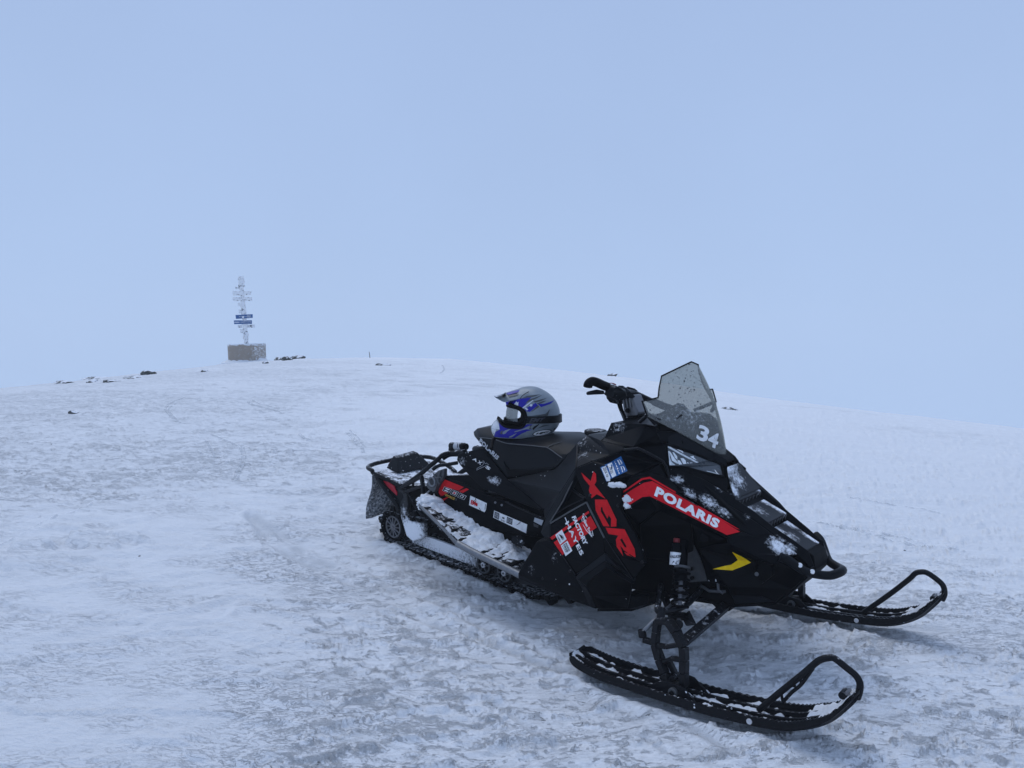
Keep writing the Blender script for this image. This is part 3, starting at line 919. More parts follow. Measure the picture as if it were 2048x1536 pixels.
for (x0, x1, y0, par) in ((522, 542, 745, k1), (546, 580, 744, k1), (594, 608, 743, k1), (616, 634, 743, k1), (500, 522, 829, k2), (540, 580, 828, k2), (648, 684, 743, k1)):
    n_ = max(2, int((x1 - x0) / 7))
    for i in range(n_):
        xa = x0 + (x1 - x0) * i / n_
        flat('sign_lettering', [(xa, y0 + 5), (xa + 4.5, y0 + 5), (xa + 4.5, y0 - 5), (xa, y0 - 5)], -.0695, M['white'], par)

# ================================================================ the snowmobile (all its parts in its own frame: X forward, Y left, Z up)
SL = thing('snowmobile', 'black snowmobile with red graphics and smoked windscreen parked on the snow', 'snowmobile', rot=SLED)

# ---- hidden body core: tunnel and engine bay, so that nothing is hollow
def box(name, x0, x1, y0, y1, z0, z1, mat, bv=.004):
    bm = bmesh.new(); bmesh.ops.create_cube(bm, size=1)
    for v in bm.verts: v.co = Vector((x0 if v.co.x < 0 else x1, y0 if v.co.y < 0 else y1, z0 if v.co.z < 0 else z1))
    return bevel(from_bm(name, bm, mat, SL), bv)

tun = [(-1.93, .385), (-1.60, .44), (-1.20, .50), (-.55, .55), (-.50, .30), (-1.30, .262), (-1.60, .285), (-1.90, .335)]
def extrude_y(name, prof, hw, mat, parent=SL, bv=.004):
    bm = bmesh.new()
    a = [bm.verts.new((x, -hw, z)) for x, z in prof]; b = [bm.verts.new((x, hw, z)) for x, z in prof]
    bm.faces.new(a); bm.faces.new(b[::-1])
    for i in range(len(prof)): bm.faces.new((a[i], b[i], b[(i + 1) % len(prof)], a[(i + 1) % len(prof)]))
    o = from_bm(name, bm, mat, parent)
    return bevel(o, bv) if bv else o
extrude_y('tunnel', tun, .195, M['dark'])
extrude_y('engine_bay', [(-.86, .30), (-.62, .70), (-.40, .86), (-.20, .80), (.02, .66), (.14, .56), (.16, .48), (.06, .36), (-.10, .30), (-.45, .24), (-.80, .255)], .185, M['dark'])

# ---- side panels (right side is the one in view; the left is its mirror)
SEATL = [(-1.1606,-0.2050,0.5854), (-0.8481,-0.2350,0.6983), (-0.7812,-0.2150,0.7929)]
knee = plate('knee_panel', [(-1.1605,-0.2050,0.5834), (-1.0037,-0.2200,0.6397), (-0.8481,-0.2350,0.6983), (-0.8117,-0.2250,0.7464), (-0.7786,-0.2150,0.7955), (-0.7522,-0.2100,0.8305), (-0.7061,-0.2700,0.8034), (-0.6454,-0.3570,0.7642),
             (-0.7063,-0.3750,0.6486), (-0.7761,-0.3880,0.5149), (-0.8532,-0.3000,0.5240), (-1.0303,-0.2250,0.5481)], .02, M['seat'], SL, True, .004)
for o_ in knee:
    o_.data.polygons.foreach_set('use_smooth', [True] * len(o_.data.polygons)); o_.data.set_sharp_from_angle(angle=R(55))
axys = plate('seat_side_panel', [(-1.5103,-0.2000,0.6125), (-1.5080,-0.1950,0.6392), (-1.4840,-0.1900,0.6531), (-1.3457,-0.1900,0.7004), (-1.2580,-0.2000,0.6490), (-1.1589,-0.2070,0.5861), (-1.0328,-0.2220,0.5479), (-0.8966,-0.2450,0.5050),
             (-0.9102,-0.2450,0.4917), (-1.1483,-0.2280,0.5013), (-1.2436,-0.2220,0.5061), (-1.3065,-0.2180,0.5067), (-1.3535,-0.2120,0.5281), (-1.4059,-0.2080,0.5468), (-1.4751,-0.2030,0.5855)], .03, M['plastic'], SL, True, .005)
tpan = plate('tunnel_side_panel', [(-1.6315,-0.2070,0.4428), (-1.6125,-0.2070,0.4786), (-1.5834,-0.2070,0.5061), (-1.4545,-0.2120,0.5038), (-1.3000,-0.2160,0.4889), (-1.2777,-0.2160,0.4788), (-1.1728,-0.2180,0.4822), (-1.1551,-0.2180,0.4768), (-0.9039,-0.2220,0.4447),
             (-0.8965,-0.2250,0.3599), (-1.0085,-0.2220,0.3433), (-1.3364,-0.2150,0.3050), (-1.5436,-0.2100,0.3447), (-1.6262,-0.2070,0.4136)], .02, M['plastic'], SL, True, .004)
plate('tunnel_trim', [(-1.1499,-0.2240,0.4818), (-0.8995,-0.2280,0.4527), (-0.8990,-0.2280,0.4446), (-1.1529,-0.2240,0.4726)], .008, M['arm'], SL, True, .003)
plate('seat_support', [(-1.6050,-0.2000,0.5106), (-1.4301,-0.2000,0.5486), (-1.3268,-0.2050,0.5237), (-1.2946,-0.2100,0.4876), (-1.4591,-0.2070,0.4963), (-1.5854,-0.2030,0.5007)], .03, M['dark'], SL, True, .004)

# upper console: tank side, wedge and instrument pod
tank = plate('tank_side_panel', [(-0.7786,-0.2150,0.7955), (-0.7508,-0.2050,0.8345), (-0.7242,-0.1750,0.8694), (-0.6312,-0.1720,0.8896), (-0.5918,-0.2350,0.8848), (-0.5937,-0.2600,0.8760), (-0.4568,-0.3000,0.8840), (-0.4381,-0.3150,0.8735),
             (-0.4955,-0.3250,0.8414), (-0.5715,-0.3450,0.8050), (-0.6379,-0.3620,0.7669), (-0.7061,-0.2700,0.8034)], .02, M['plastic'], SL, True, .004)
for o_ in tank:
    o_.data.polygons.foreach_set('use_smooth', [True] * len(o_.data.polygons)); o_.data.set_sharp_from_angle(angle=R(50))
wedge = plate('console_panel', [(-0.5938,-0.2320,0.8841), (-0.5751,-0.2150,0.9517), (-0.4778,-0.2250,0.9650), (-0.3904,-0.2350,0.9761), (-0.4042,-0.3000,0.8897), (-0.4600,-0.2950,0.8835), (-0.6005,-0.2500,0.8742)], .02, M['plastic'], SL, True, .004)
pod = plate('instrument_pod_side', [(-0.3890,-0.2360,0.9765), (-0.3516,-0.2400,0.9768), (-0.3233,-0.2640,0.9476), (-0.3066,-0.2420,0.9162), (-0.2933,-0.2270,0.9078), (-0.2706,-0.2450,0.8220), (-0.2867,-0.2600,0.8439), (-0.3665,-0.3250,0.8901), (-0.4412,-0.3100,0.8722), (-0.4034,-0.3000,0.8898)], .02, M['gloss'], SL, True, .004)
plate('pod_trim', [(-0.3295,-0.2550,0.9594), (-0.3066,-0.2000,0.9563), (-0.2827,-0.1800,0.9525), (-0.2790,-0.1780,0.9405), (-0.2995,-0.2340,0.9146), (-0.3136,-0.2510,0.9232)], .02, M['plastic'], SL, True, .003)
tube('panel_edge_trim', [(-0.4369,-0.3180,0.8730), (-0.3644,-0.3320,0.8942), (-0.3194,-0.3000,0.8700), (-0.2889,-0.2630,0.8440), (-0.2780,-0.2560,0.8258), (-0.2600,-0.2550,0.7839)], .006, M['arm'], SL, 8, smoothn=0, both=True)

# cover plates across the middle
def cover(name, near, mat, bv=.004, th=.012):
    """A plate spanning both sides: near edge points (right side) and their mirror."""
    bm = bmesh.new()
    A = [Vector(p) for p in near]; B = [Vector((p[0], -p[1], p[2])) for p in near]
    a = [bm.verts.new(p) for p in A]; b = [bm.verts.new(p) for p in B]
    a2 = [bm.verts.new(p - Vector((0, 0, th))) for p in A]; b2 = [bm.verts.new(p - Vector((0, 0, th))) for p in B]
    for i in range(len(A) - 1):
        bm.faces.new((a[i], a[i + 1], b[i + 1], b[i])); bm.faces.new((a2[i], b2[i], b2[i + 1], a2[i + 1]))
        bm.faces.new((a[i], a2[i], a2[i + 1], a[i + 1])); bm.faces.new((b[i], b[i + 1], b2[i + 1], b2[i]))
    bm.faces.new((a[0], b[0], b2[0], a2[0])); bm.faces.new((a[-1], a2[-1], b2[-1], b[-1]))
    return bevel(from_bm(name, bm, mat, SL), bv)
cover('tank_cover', [(-0.7824,-0.2100,0.7964), (-0.7522,-0.2030,0.8339), (-0.7256,-0.1730,0.8689), (-0.6326,-0.1700,0.8891), (-0.5955,-0.2280,0.8870)], M['plastic'])
cover('console_cover', [(-0.5968,-0.2260,0.8858), (-0.5770,-0.2120,0.9503), (-0.4797,-0.2220,0.9636), (-0.3922,-0.2320,0.9748), (-0.3538,-0.2360,0.9749), (-0.3246,-0.2620,0.9489), (-0.3067,-0.2420,0.9169)], M['plastic'])
cyl('fuel_cap', (-0.7659,-0.0500,0.8475), (-0.7674,-0.0500,0.8701), .052, M['tail'], SL, 28, .008)
cyl('fuel_cap_neck', (-0.7650,-0.0500,0.8340), (-0.7662,-0.0500,0.8520), .042, M['dark'], SL, 24, .003)

# big side panel with the letters
NP = [(-0.6357,-0.3650,0.7668), (-0.5680,-0.3500,0.8049), (-0.4603,-0.3350,0.8575), (-0.3647,-0.3320,0.8887), (-0.2881,-0.2620,0.8409), (-0.2972,-0.2820,0.8361), (-0.3519,-0.3760,0.7955), (-0.4483,-0.3860,0.7527), (-0.3883,-0.3960,0.7373),
      (-0.3813,-0.4080,0.6562), (-0.3043,-0.4180,0.5772), (-0.2496,-0.4100,0.4707), (-0.2880,-0.4240,0.4778), (-0.4229,-0.4320,0.5260), (-0.4333,-0.4300,0.5345), (-0.5558,-0.3940,0.6477), (-0.6317,-0.3720,0.7376)]
xpan = plate('side_panel', NP, .022, M['plastic'], SL, True, .004)
rear = plate('side_panel_rear_edge', [(-0.6349,-0.3660,0.7661), (-0.6491,-0.3660,0.7492), (-0.7189,-0.3750,0.6280), (-0.7701,-0.3860,0.5248), (-0.7882,-0.3940,0.4537), (-0.7609,-0.4050,0.4411), (-0.7188,-0.4120,0.4443), (-0.7323,-0.4020,0.5165), (-0.6852,-0.3860,0.6273), (-0.6371,-0.3740,0.7308)], .03, M['seat'], SL, True, .005)
plate('vent_backing', [(-0.6614,-0.3350,0.7253), (-0.5762,-0.3600,0.6314), (-0.7602,-0.3650,0.4911), (-0.7152,-0.3500,0.6137)], .01, M['dark'], SL, True, 0)
tube('vent_rib', [(-0.6443,-0.3700,0.7195), (-0.6822,-0.3850,0.6175), (-0.7339,-0.4000,0.5157)], .003, M['castgrey'], SL, 6, both=True)
tube('vent_rib', [(-0.6731,-0.3520,0.6696), (-0.6169,-0.3600,0.6527), (-0.5791,-0.3700,0.6478)], .006, M['arm'], SL, 6, both=True)
tube('vent_rib', [(-0.7304,-0.4040,0.5112), (-0.6346,-0.3960,0.5848), (-0.5579,-0.3920,0.6408)], .0035, M['castgrey'], SL, 6, both=True)
tube('vent_rib', [(-0.7230,-0.3920,0.5477), (-0.6600,-0.3880,0.5976), (-0.5744,-0.3850,0.6517)], .0025, M['arm'], SL, 6, both=True)
spl = plate('sponsor_panel', [(-0.7306,-0.4020,0.5086), (-0.5578,-0.3920,0.6389), (-0.5209,-0.4020,0.6077), (-0.4444,-0.4240,0.5292), (-0.4284,-0.4280,0.4676), (-0.4935,-0.4340,0.4042), (-0.5623,-0.4380,0.3423), (-0.6388,-0.4280,0.3999), (-0.7189,-0.4120,0.4463)], .02, M['gloss'], SL, True, .003)
tube('sponsor_panel_edge', [(-0.5534,-0.3970,0.6438), (-0.4898,-0.4150,0.5834), (-0.4347,-0.4300,0.5302)], .004, M['castgrey'], SL, 6, both=True)
# lower pod with its chevron
plate('lower_pod_ridge', [(-0.4272,-0.4300,0.4699), (-0.4922,-0.4360,0.4061), (-0.5580,-0.4400,0.3345), (-0.5387,-0.4460,0.3268), (-0.4723,-0.4460,0.3886), (-0.4135,-0.4440,0.4431), (-0.3440,-0.4400,0.4241), (-0.2972,-0.4250,0.3929), (-0.2932,-0.4150,0.3985)], .02, M['seat'], SL, True, .003)
plate('lower_pod_face', [(-0.4134,-0.4440,0.4421), (-0.4927,-0.4480,0.3684), (-0.5373,-0.4480,0.3278), (-0.4922,-0.4520,0.3149), (-0.4727,-0.4580,0.3498), (-0.4021,-0.4560,0.4213), (-0.3357,-0.4500,0.4004), (-0.2932,-0.4300,0.3811), (-0.2946,-0.4250,0.3936)], .02, M['plastic'], SL, True, .003)
plate('lower_pod_face', [(-0.4052,-0.4520,0.4261), (-0.4779,-0.4540,0.3496), (-0.4956,-0.4500,0.3093), (-0.4783,-0.4350,0.2742), (-0.4743,-0.4000,0.2105), (-0.4418,-0.3900,0.2139), (-0.3496,-0.3600,0.2376), (-0.3157,-0.4000,0.3148), (-0.2971,-0.4240,0.3816), (-0.3487,-0.4480,0.4104)], .02, M['gloss'], SL, True, .004)
plate('lower_pod_edge', [(-0.5373,-0.4480,0.3278), (-0.4936,-0.4530,0.3118), (-0.4770,-0.4370,0.2753), (-0.4729,-0.4020,0.2106), (-0.4979,-0.4100,0.2125), (-0.5252,-0.4460,0.3031), (-0.5645,-0.4400,0.3326)], .02, M['seat'], SL, True, .003)
plate('front_lower_panel', [(-0.2880,-0.4240,0.4778), (-0.2508,-0.4080,0.4699), (-0.2952,-0.4200,0.3945), (-0.4272,-0.4300,0.4699), (-0.4417,-0.4280,0.5299)], .02, M['gloss'], SL, True, .004)
plate('lower_lip', [(-0.3278,-0.3800,0.3051), (-0.2864,-0.3000,0.2944), (-0.3033,-0.2800,0.2481), (-0.3478,-0.2800,0.2084), (-0.3616,-0.3400,0.2245)], .012, M['gloss'], SL, True, .004)
foot = plate('footwell_panel', [(-0.7630,-0.4080,0.4397), (-0.7858,-0.4250,0.4194), (-0.8413,-0.4520,0.2971), (-0.8533,-0.4580,0.2658), (-0.8519,-0.4550,0.2429), (-0.7448,-0.4460,0.2353), (-0.6155,-0.4320,0.2227), (-0.4715,-0.4040,0.2106), (-0.5245,-0.4470,0.3036), (-0.5613,-0.4410,0.3414), (-0.6372,-0.4300,0.3983), (-0.7172,-0.4140,0.4441)], .02, M['plastic'], SL, True, .005)
plate('footwell_lower_edge', [(-0.8501,-0.4600,0.2646), (-0.8502,-0.4570,0.2429), (-0.7432,-0.4480,0.2353), (-0.6140,-0.4340,0.2227), (-0.4701,-0.4060,0.2107), (-0.5165,-0.4180,0.2217), (-0.6260,-0.4360,0.2413), (-0.7426,-0.4500,0.2529)], .01, M['seat'], SL, True, .003)

for q in ((-0.7069,-0.4240,0.3828), (-0.5867,-0.4400,0.3489), (-0.2647,-0.4140,0.4732), (-0.3938,-0.4070,0.6675), (-0.5392,-0.3950,0.6763), (-0.7177,-0.4510,0.2827), (-0.5822,-0.4300,0.2557)):
    cyl('panel_fastener', (q[0], q[1] + .004, q[2]), (q[0], q[1] - .0035, q[2]), .0062, M['arm'], SL, 12, .001)
tube('panel_seam', [(-0.4322,-0.4315,0.5332), (-0.3835,-0.4280,0.4822), (-0.2984,-0.4240,0.3994)], .0018, M['arm'], SL, 6)
tube('panel_seam', [(-0.7577,-0.4090,0.4413), (-0.6357,-0.4320,0.3992), (-0.5587,-0.4430,0.3437)], .0018, M['arm'], SL, 6)
# ---- hood
RU = [(-0.2718,-0.2460,0.8197), (-0.1621,-0.1710,0.7862), (-0.0833,-0.1300,0.7425), (-0.0349,-0.1180,0.7182), (0.0382,-0.1040,0.6822), (0.1137,-0.0980,0.6398), (0.1841,-0.0860,0.6060), (0.2468,-0.0760,0.5717), (0.2706,-0.0700,0.5162)]
RL = [(-0.2611,-0.2460,0.7889), (-0.1627,-0.2360,0.7524), (-0.1198,-0.1930,0.7337), (-0.0812,-0.1730,0.7185), (0.0027,-0.1480,0.6805), (0.0694,-0.1340,0.6476), (0.1421,-0.1250,0.6091), (0.2149,-0.1060,0.5598), (0.2667,-0.0980,0.5191)]
def ribbon(name, A, B, mat, th=.014, both=True, bv=.003):
    """A plate between two edge lines of equal count."""
    outs = []
    for k in range(2 if both else 1):
        a_, b_ = (mir(A), mir(B)) if k else (A, B)
        bm = bmesh.new()
        n = Vector()
        P, Q = [Vector(p) for p in a_], [Vector(p) for p in b_]
        for i in range(len(P) - 1): n += (P[i + 1] - P[i]).cross(Q[i] - P[i])
        n.normalize()
        if n.z < 0 and abs(n.z) > .15: n = -n
        elif abs(n.z) <= .15 and n.y * P[0].y < 0: n = -n
        tv = [[bm.verts.new(p), bm.verts.new(q)] for p, q in zip(P, Q)]
        bv_ = [[bm.verts.new(p - n * th), bm.verts.new(q - n * th)] for p, q in zip(P, Q)]
        for i in range(len(P) - 1):
            bm.faces.new((tv[i][0], tv[i + 1][0], tv[i + 1][1], tv[i][1])); bm.faces.new((bv_[i][0], bv_[i][1], bv_[i + 1][1], bv_[i + 1][0]))
            bm.faces.new((tv[i][0], bv_[i][0], bv_[i + 1][0], tv[i + 1][0])); bm.faces.new((tv[i][1], tv[i + 1][1], bv_[i + 1][1], bv_[i][1]))
        for i in (0, len(P) - 1): bm.faces.new((tv[i][0], tv[i][1], bv_[i][1], bv_[i][0]))
        o = from_bm(name, bm, mat, SL, angle=25)
        if bv: bevel(o, bv)
        outs.append(o)
    return outs if both else outs[0]
ribbon('hood_ridge', RU, RL, M['plastic'], .03)
HS = [(-0.2603,-0.2610,0.7817), (-0.2079,-0.2770,0.7598), (-0.1660,-0.2660,0.7338), (-0.1347,-0.2460,0.7134), (-0.0939,-0.2440,0.6895), (-0.0498,-0.2310,0.6692), (0.0033,-0.2170,0.6443), (0.0398,-0.2060,0.6278), (0.0741,-0.1940,0.6149)]
hs = [ribbon('hood_slope', RL[:8], HS[:8], M['plastic'], .014)]
plate('hood_corner', [(0.0694,-0.1340,0.6476), (0.1414,-0.1230,0.6085), (0.2139,-0.1030,0.5588), (0.1203,-0.1380,0.6163), (0.0741,-0.1940,0.6140), (0.0398,-0.2060,0.6278), (0.0033,-0.2170,0.6443)], .014, M['plastic'], SL, True, .003)
upst = plate('hood_shoulder', [(-0.3595,-0.3720,0.7905), (-0.3146,-0.3300,0.8123), (-0.2603,-0.2610,0.7817), (-0.1660,-0.2660,0.7338), (-0.2021,-0.3040,0.7472), (-0.3062,-0.3280,0.7900), (-0.3237,-0.3600,0.7858), (-0.3960,-0.3820,0.7173), (-0.3957,-0.3880,0.7376)], .016, M['plastic'], SL, True, .003)
plate('shoulder_window', [(-0.3131,-0.3280,0.8114), (-0.2956,-0.2820,0.8354), (-0.2651,-0.2620,0.7823)], .01, M['gloss'], SL, True, .002)
STP_T = [(-0.3938,-0.3840,0.7205), (-0.3557,-0.3740,0.7555), (-0.3225,-0.3620,0.7863), (-0.3062,-0.3280,0.7900), (-0.2021,-0.3040,0.7472), (-0.1263,-0.2600,0.7012), (-0.0431,-0.2340,0.6645), (0.0408,-0.2080,0.6262)]
STP_B = [(-0.3637,-0.4020,0.6615), (-0.3328,-0.3940,0.6883), (-0.2999,-0.3860,0.7168), (-0.2700,-0.3800,0.7256), (-0.1954,-0.3540,0.6977), (-0.1255,-0.3220,0.6681), (-0.0585,-0.2960,0.6405), (0.0084,-0.2700,0.6129)]
stripe = ribbon('hood_side_panel', STP_T, STP_B, M['plastic'], .02)
fl = plate('hood_side_lower_edge', [(-0.3649,-0.4000,0.6603), (-0.3010,-0.3840,0.7152), (-0.2710,-0.3780,0.7240), (0.0094,-0.2720,0.6127), (0.0409,-0.2080,0.6253), (-0.0144,-0.2700,0.5895), (-0.1097,-0.2700,0.5599), (-0.1297,-0.3000,0.6344), (-0.2611,-0.3300,0.6635), (-0.3323,-0.3400,0.5861), (-0.3365,-0.3600,0.5919), (-0.3586,-0.3900,0.6339)], .02, M['gloss'], SL, True, .004)
plate('bay_inner_panel', [(-0.3354,-0.3300,0.5807), (-0.2670,-0.3150,0.6581), (-0.2072,-0.3000,0.6510), (-0.1373,-0.2850,0.6288), (-0.1536,-0.2000,0.4539), (-0.2727,-0.2000,0.4155), (-0.3711,-0.2400,0.4185)], .02, M['dark'], SL, True, .004)
cyl('side_fastener', (-0.0882,-0.2620,0.5801), (-0.0770,-0.2850,0.5884), .016, M['dark'], SL, 16, .002)
# step panel and nose panel
plate('nose_step', [(0.0084,-0.2700,0.6129), (0.0409,-0.2080,0.6253), (0.0741,-0.1940,0.6140), (0.1204,-0.1380,0.6153), (0.2193,-0.1120,0.5625), (0.1802,-0.1700,0.5591), (0.1632,-0.2050,0.5303), (0.0857,-0.2420,0.5595), (0.0196,-0.2740,0.5872)], .016, M['plastic'], SL, True, .003)
nose = plate('nose_side_panel', [(-0.1017,-0.2680,0.5338), (-0.0392,-0.2740,0.5677), (0.0204,-0.2760,0.5898), (0.0865,-0.2440,0.5612), (0.1627,-0.2040,0.5309), (0.1797,-0.1760,0.5552), (0.2602,-0.1250,0.5086), (0.2635,-0.1220,0.4910), (0.2108,-0.1350,0.4193), (0.1644,-0.1500,0.3666),
              (0.0377,-0.2150,0.3378), (0.0137,-0.2460,0.4081), (-0.0742,-0.2400,0.4039)], .016, M['gloss'], SL, True, .004)
plate('nose_crease', [(0.0155,-0.2500,0.4088), (0.0897,-0.2360,0.4818), (0.1464,-0.2060,0.4564), (0.1840,-0.1900,0.4920), (0.1451,-0.2080,0.4527), (0.0910,-0.2380,0.4769)], .006, M['gloss'], SL, True, .0)
plate('nose_lower_panel', [(0.0394,-0.2190,0.3396), (0.0289,-0.2350,0.3749), (0.1243,-0.1850,0.3850), (0.1650,-0.1520,0.3684)], .01, M['seat'], SL, True, .003)
cover('belly_pan', [(0.2621,-0.1180,0.4895), (0.2098,-0.1320,0.4167), (0.1630,-0.1460,0.3634), (0.0335,-0.2050,0.3315), (-0.2405,-0.2000,0.2792), (-0.3694,-0.3000,0.2126), (-0.4829,-0.3800,0.2005)], M['dark'], .003)
cover('nose_front', [(0.2698,-0.0680,0.5164), (0.2647,-0.0920,0.5170), (0.2619,-0.1180,0.4914)], M['dark'], .003)
extrude_y('nose_block', [(.215, .575), (.262, .555), (.275, .50), (.245, .47), (.18, .50)], .066, M['dark'])
cyl('nose_rivet', (0.1066,-0.2050,0.4754), (0.1143,-0.2240,0.4828), .008, M['castgrey'], SL, 12, .001)
# middle of the hood: three stepped louvres with grilles
def lerp3(a, b, t): return tuple(a[i] * (1 - t) + b[i] * t for i in range(3))
def along(line, t):
    t *= len(line) - 1; i = min(int(t), len(line) - 2); return lerp3(line[i], line[i + 1], t - i)
GR = plain('grille wire', (.12, .12, .125), .4, .5)
for k, (a, b) in enumerate((((-0.1452,-0.1500,0.7759), (-0.0297,-0.1120,0.7156)), ((-0.0268,-0.1120,0.7113), (0.0897,-0.0960,0.6522)), ((0.0943,-0.0940,0.6465), (0.2375,-0.0700,0.5735)))):
    na, nb = a[1] + .006, b[1] + .006
    drop = .022 if k < 2 else .006
    A0 = (a[0], na, a[2] - .026); A1 = (a[0], -na, a[2] - .026)
    B0 = (b[0], nb, b[2] - .004); B1 = (b[0], -nb, b[2] - .004)
    c0 = (b[0] - .012, nb * .55, b[2] + .004); c1 = (b[0] - .012, -nb * .55, b[2] + .004)
    bm = bmesh.new()
    mid = ((a[0] + b[0]) / 2, 0, (a[2] + b[2]) / 2 - .006)
    vs = [bm.verts.new(p) for p in (A0, A1, B1, B0)]
    lo = [bm.verts.new((p[0] - (.014 if i > 1 else 0), p[1], p[2] - (.03 if i > 1 else .012))) for i, p in enumerate((A0, A1, B1, B0))]
    bm.faces.new(vs); bm.faces.new(lo[::-1])
    for i in range(4): bm.faces.new((vs[i], lo[i], lo[(i + 1) % 4], vs[(i + 1) % 4]))
    lv = bevel(from_bm('hood_louvre', bm, snowy('louvre %d' % k, (.011, .012, .015), .5, .25, .3, 0, [
        ((a[0] + .02, abs(na) * .85, a[2] - .02), (.10, .06, .06), .70), ((a[0] + .03, -abs(na) * .6, a[2] - .02), (.07, .06, .05), .62), ((b[0] - .04, abs(nb) * .9, b[2]), (.10, .035, .05), .66), ((mid[0], mid[1] - .03, mid[2]), (.08, .07, .05), .42)]), SL), .003)
    if k < 2:
        for j in range(7):
            y = nb * .92 * (1 - 2 * j / 6)
            tube('grille_bar', [(b[0] + .002, y, b[2] - .008), (b[0] + .001, y - .008, b[2] - .018), (b[0] - .002, y, b[2] - .03)], .0018, GR, lv, 5)
letters('lettering', 'POLMACK', [(-0.0637,-0.1180,0.7291), (-0.0420,-0.0350,0.7170), (-0.0446,-0.0300,0.7210), (-0.0630,-0.1180,0.7345)], None, M['offwhite'], SL, .002, .0)
# headlamps
def headlight(sgn):
    f = (lambda p: p) if sgn > 0 else (lambda p: (p[0], -p[1], p[2]))
    HP = [f((-0.2948,-0.2300,0.9050)), f((-0.2368,-0.1490,0.8753)), f((-0.1797,-0.0650,0.8383)), f((-0.1397,-0.0590,0.8266)), f((-0.1083,-0.0980,0.7923)), f((-0.1679,-0.1360,0.8018)), f((-0.2330,-0.1780,0.8184)), f((-0.2725,-0.2440,0.8273))]
    HB = [f((-0.2948,-0.2300,0.9050)), f((-0.2368,-0.1490,0.8753)), f((-0.1792,-0.0660,0.8385)), f((-0.1393,-0.0600,0.8268)), f((-0.1083,-0.0980,0.7923)), f((-0.1679,-0.1360,0.8018)), f((-0.2330,-0.1780,0.8184)), f((-0.2730,-0.2430,0.8271))]
    lamp = plate('headlight', HB, .01, M['lampgrey'], SL, False, 0, (-.2, 0, .7))
    def refl(name, pts, mat, th=.004):
        bm = bmesh.new(); prism(bm, [f(p) for p in pts], th, (-.2, 0, .7)); return from_bm(name, bm, mat, lamp)
    for v in HV: refl('reflector_vane', v, M['chrome'])
    for q in HBAR: tube('lamp_bezel', [f(p) for p in q], .0022, M['chrome'], lamp, 6)
    for q in HTRI: refl('reflector_vane', q, M['chrome'])
    refl('lamp_divider', HDIV, M['castgrey'])
    bm = bmesh.new(); prism(bm, HP, .002, (-.2, 0, .7)); from_bm('lamp_lens', bm, M['lens'], lamp)
    rim = [f(p) for p in HRIM]
    tube('lamp_surround', rim, .006, M['dark'], lamp, 8, True)
HV = [[(-0.2861,-0.2320,0.8829), (-0.2833,-0.2280,0.8813), (-0.2739,-0.2340,0.8465), (-0.2689,-0.2340,0.8354), (-0.2734,-0.2380,0.8427)],
      [(-0.2842,-0.2280,0.8826), (-0.2795,-0.2240,0.8784), (-0.2651,-0.2140,0.8540), (-0.2516,-0.2000,0.8334), (-0.2553,-0.2080,0.8324), (-0.2693,-0.2260,0.8461)],
      [(-0.2750,-0.2160,0.8781), (-0.2721,-0.2090,0.8761), (-0.2608,-0.2020,0.8606), (-0.2579,-0.2040,0.8479), (-0.2648,-0.2120,0.8568)],
      [(-0.2844,-0.2360,0.8688), (-0.2805,-0.2320,0.8644), (-0.2694,-0.2280,0.8404), (-0.2570,-0.2160,0.8274), (-0.2683,-0.2340,0.8280)],
      [(-0.2763,-0.2400,0.8469), (-0.2665,-0.2290,0.8321), (-0.2531,-0.2080,0.8253), (-0.2582,-0.2220,0.8228), (-0.2696,-0.2400,0.8250)],
      [(-0.2571,-0.2040,0.8480), (-0.2517,-0.1940,0.8445), (-0.2438,-0.1900,0.8318), (-0.2346,-0.1780,0.8189), (-0.2453,-0.1980,0.8223), (-0.2527,-0.2040,0.8338)],
      [(-0.2521,-0.1900,0.8536), (-0.2450,-0.1790,0.8525), (-0.2382,-0.1720,0.8437), (-0.2341,-0.1720,0.8324), (-0.2258,-0.1640,0.8176), (-0.2163,-0.1560,0.8091), (-0.2277,-0.1690,0.8142), (-0.2384,-0.1810,0.8254), (-0.2456,-0.1880,0.8402)],
      [(-0.2331,-0.1670,0.8378), (-0.2274,-0.1600,0.8318), (-0.2227,-0.1580,0.8203), (-0.2169,-0.1520,0.8098), (-0.2228,-0.1600,0.8145), (-0.2303,-0.1660,0.8261)],
      [(-0.2265,-0.1560,0.8351), (-0.2198,-0.1440,0.8337), (-0.2144,-0.1400,0.8220), (-0.2026,-0.1420,0.8095), (-0.2058,-0.1480,0.8076), (-0.2172,-0.1520,0.8143)],
      [(-0.2160,-0.1410,0.8279), (-0.2098,-0.1280,0.8271), (-0.2028,-0.1240,0.8156), (-0.1888,-0.1280,0.8099), (-0.1745,-0.1300,0.8055), (-0.1848,-0.1380,0.8048), (-0.2004,-0.1400,0.8096), (-0.2085,-0.1350,0.8163)]]
HBAR = [[(-0.2930,-0.2300,0.9038), (-0.2627,-0.1920,0.8768), (-0.2323,-0.1540,0.8526), (-0.1942,-0.1040,0.8217), (-0.1807,-0.1100,0.8146), (-0.1695,-0.1300,0.8035)],
        [(-0.2909,-0.2300,0.8982), (-0.2614,-0.1940,0.8736), (-0.2310,-0.1560,0.8494), (-0.1968,-0.1080,0.8203)],
        [(-0.1807,-0.1100,0.8146), (-0.1798,-0.0940,0.8214), (-0.1725,-0.0800,0.8236), (-0.1304,-0.1060,0.8012), (-0.1162,-0.1080,0.7954)],
        [(-0.1702,-0.1260,0.8057), (-0.1445,-0.1130,0.8026), (-0.1162,-0.1080,0.7947)], [(-0.1703,-0.0960,0.8174), (-0.1505,-0.1020,0.8087)]]
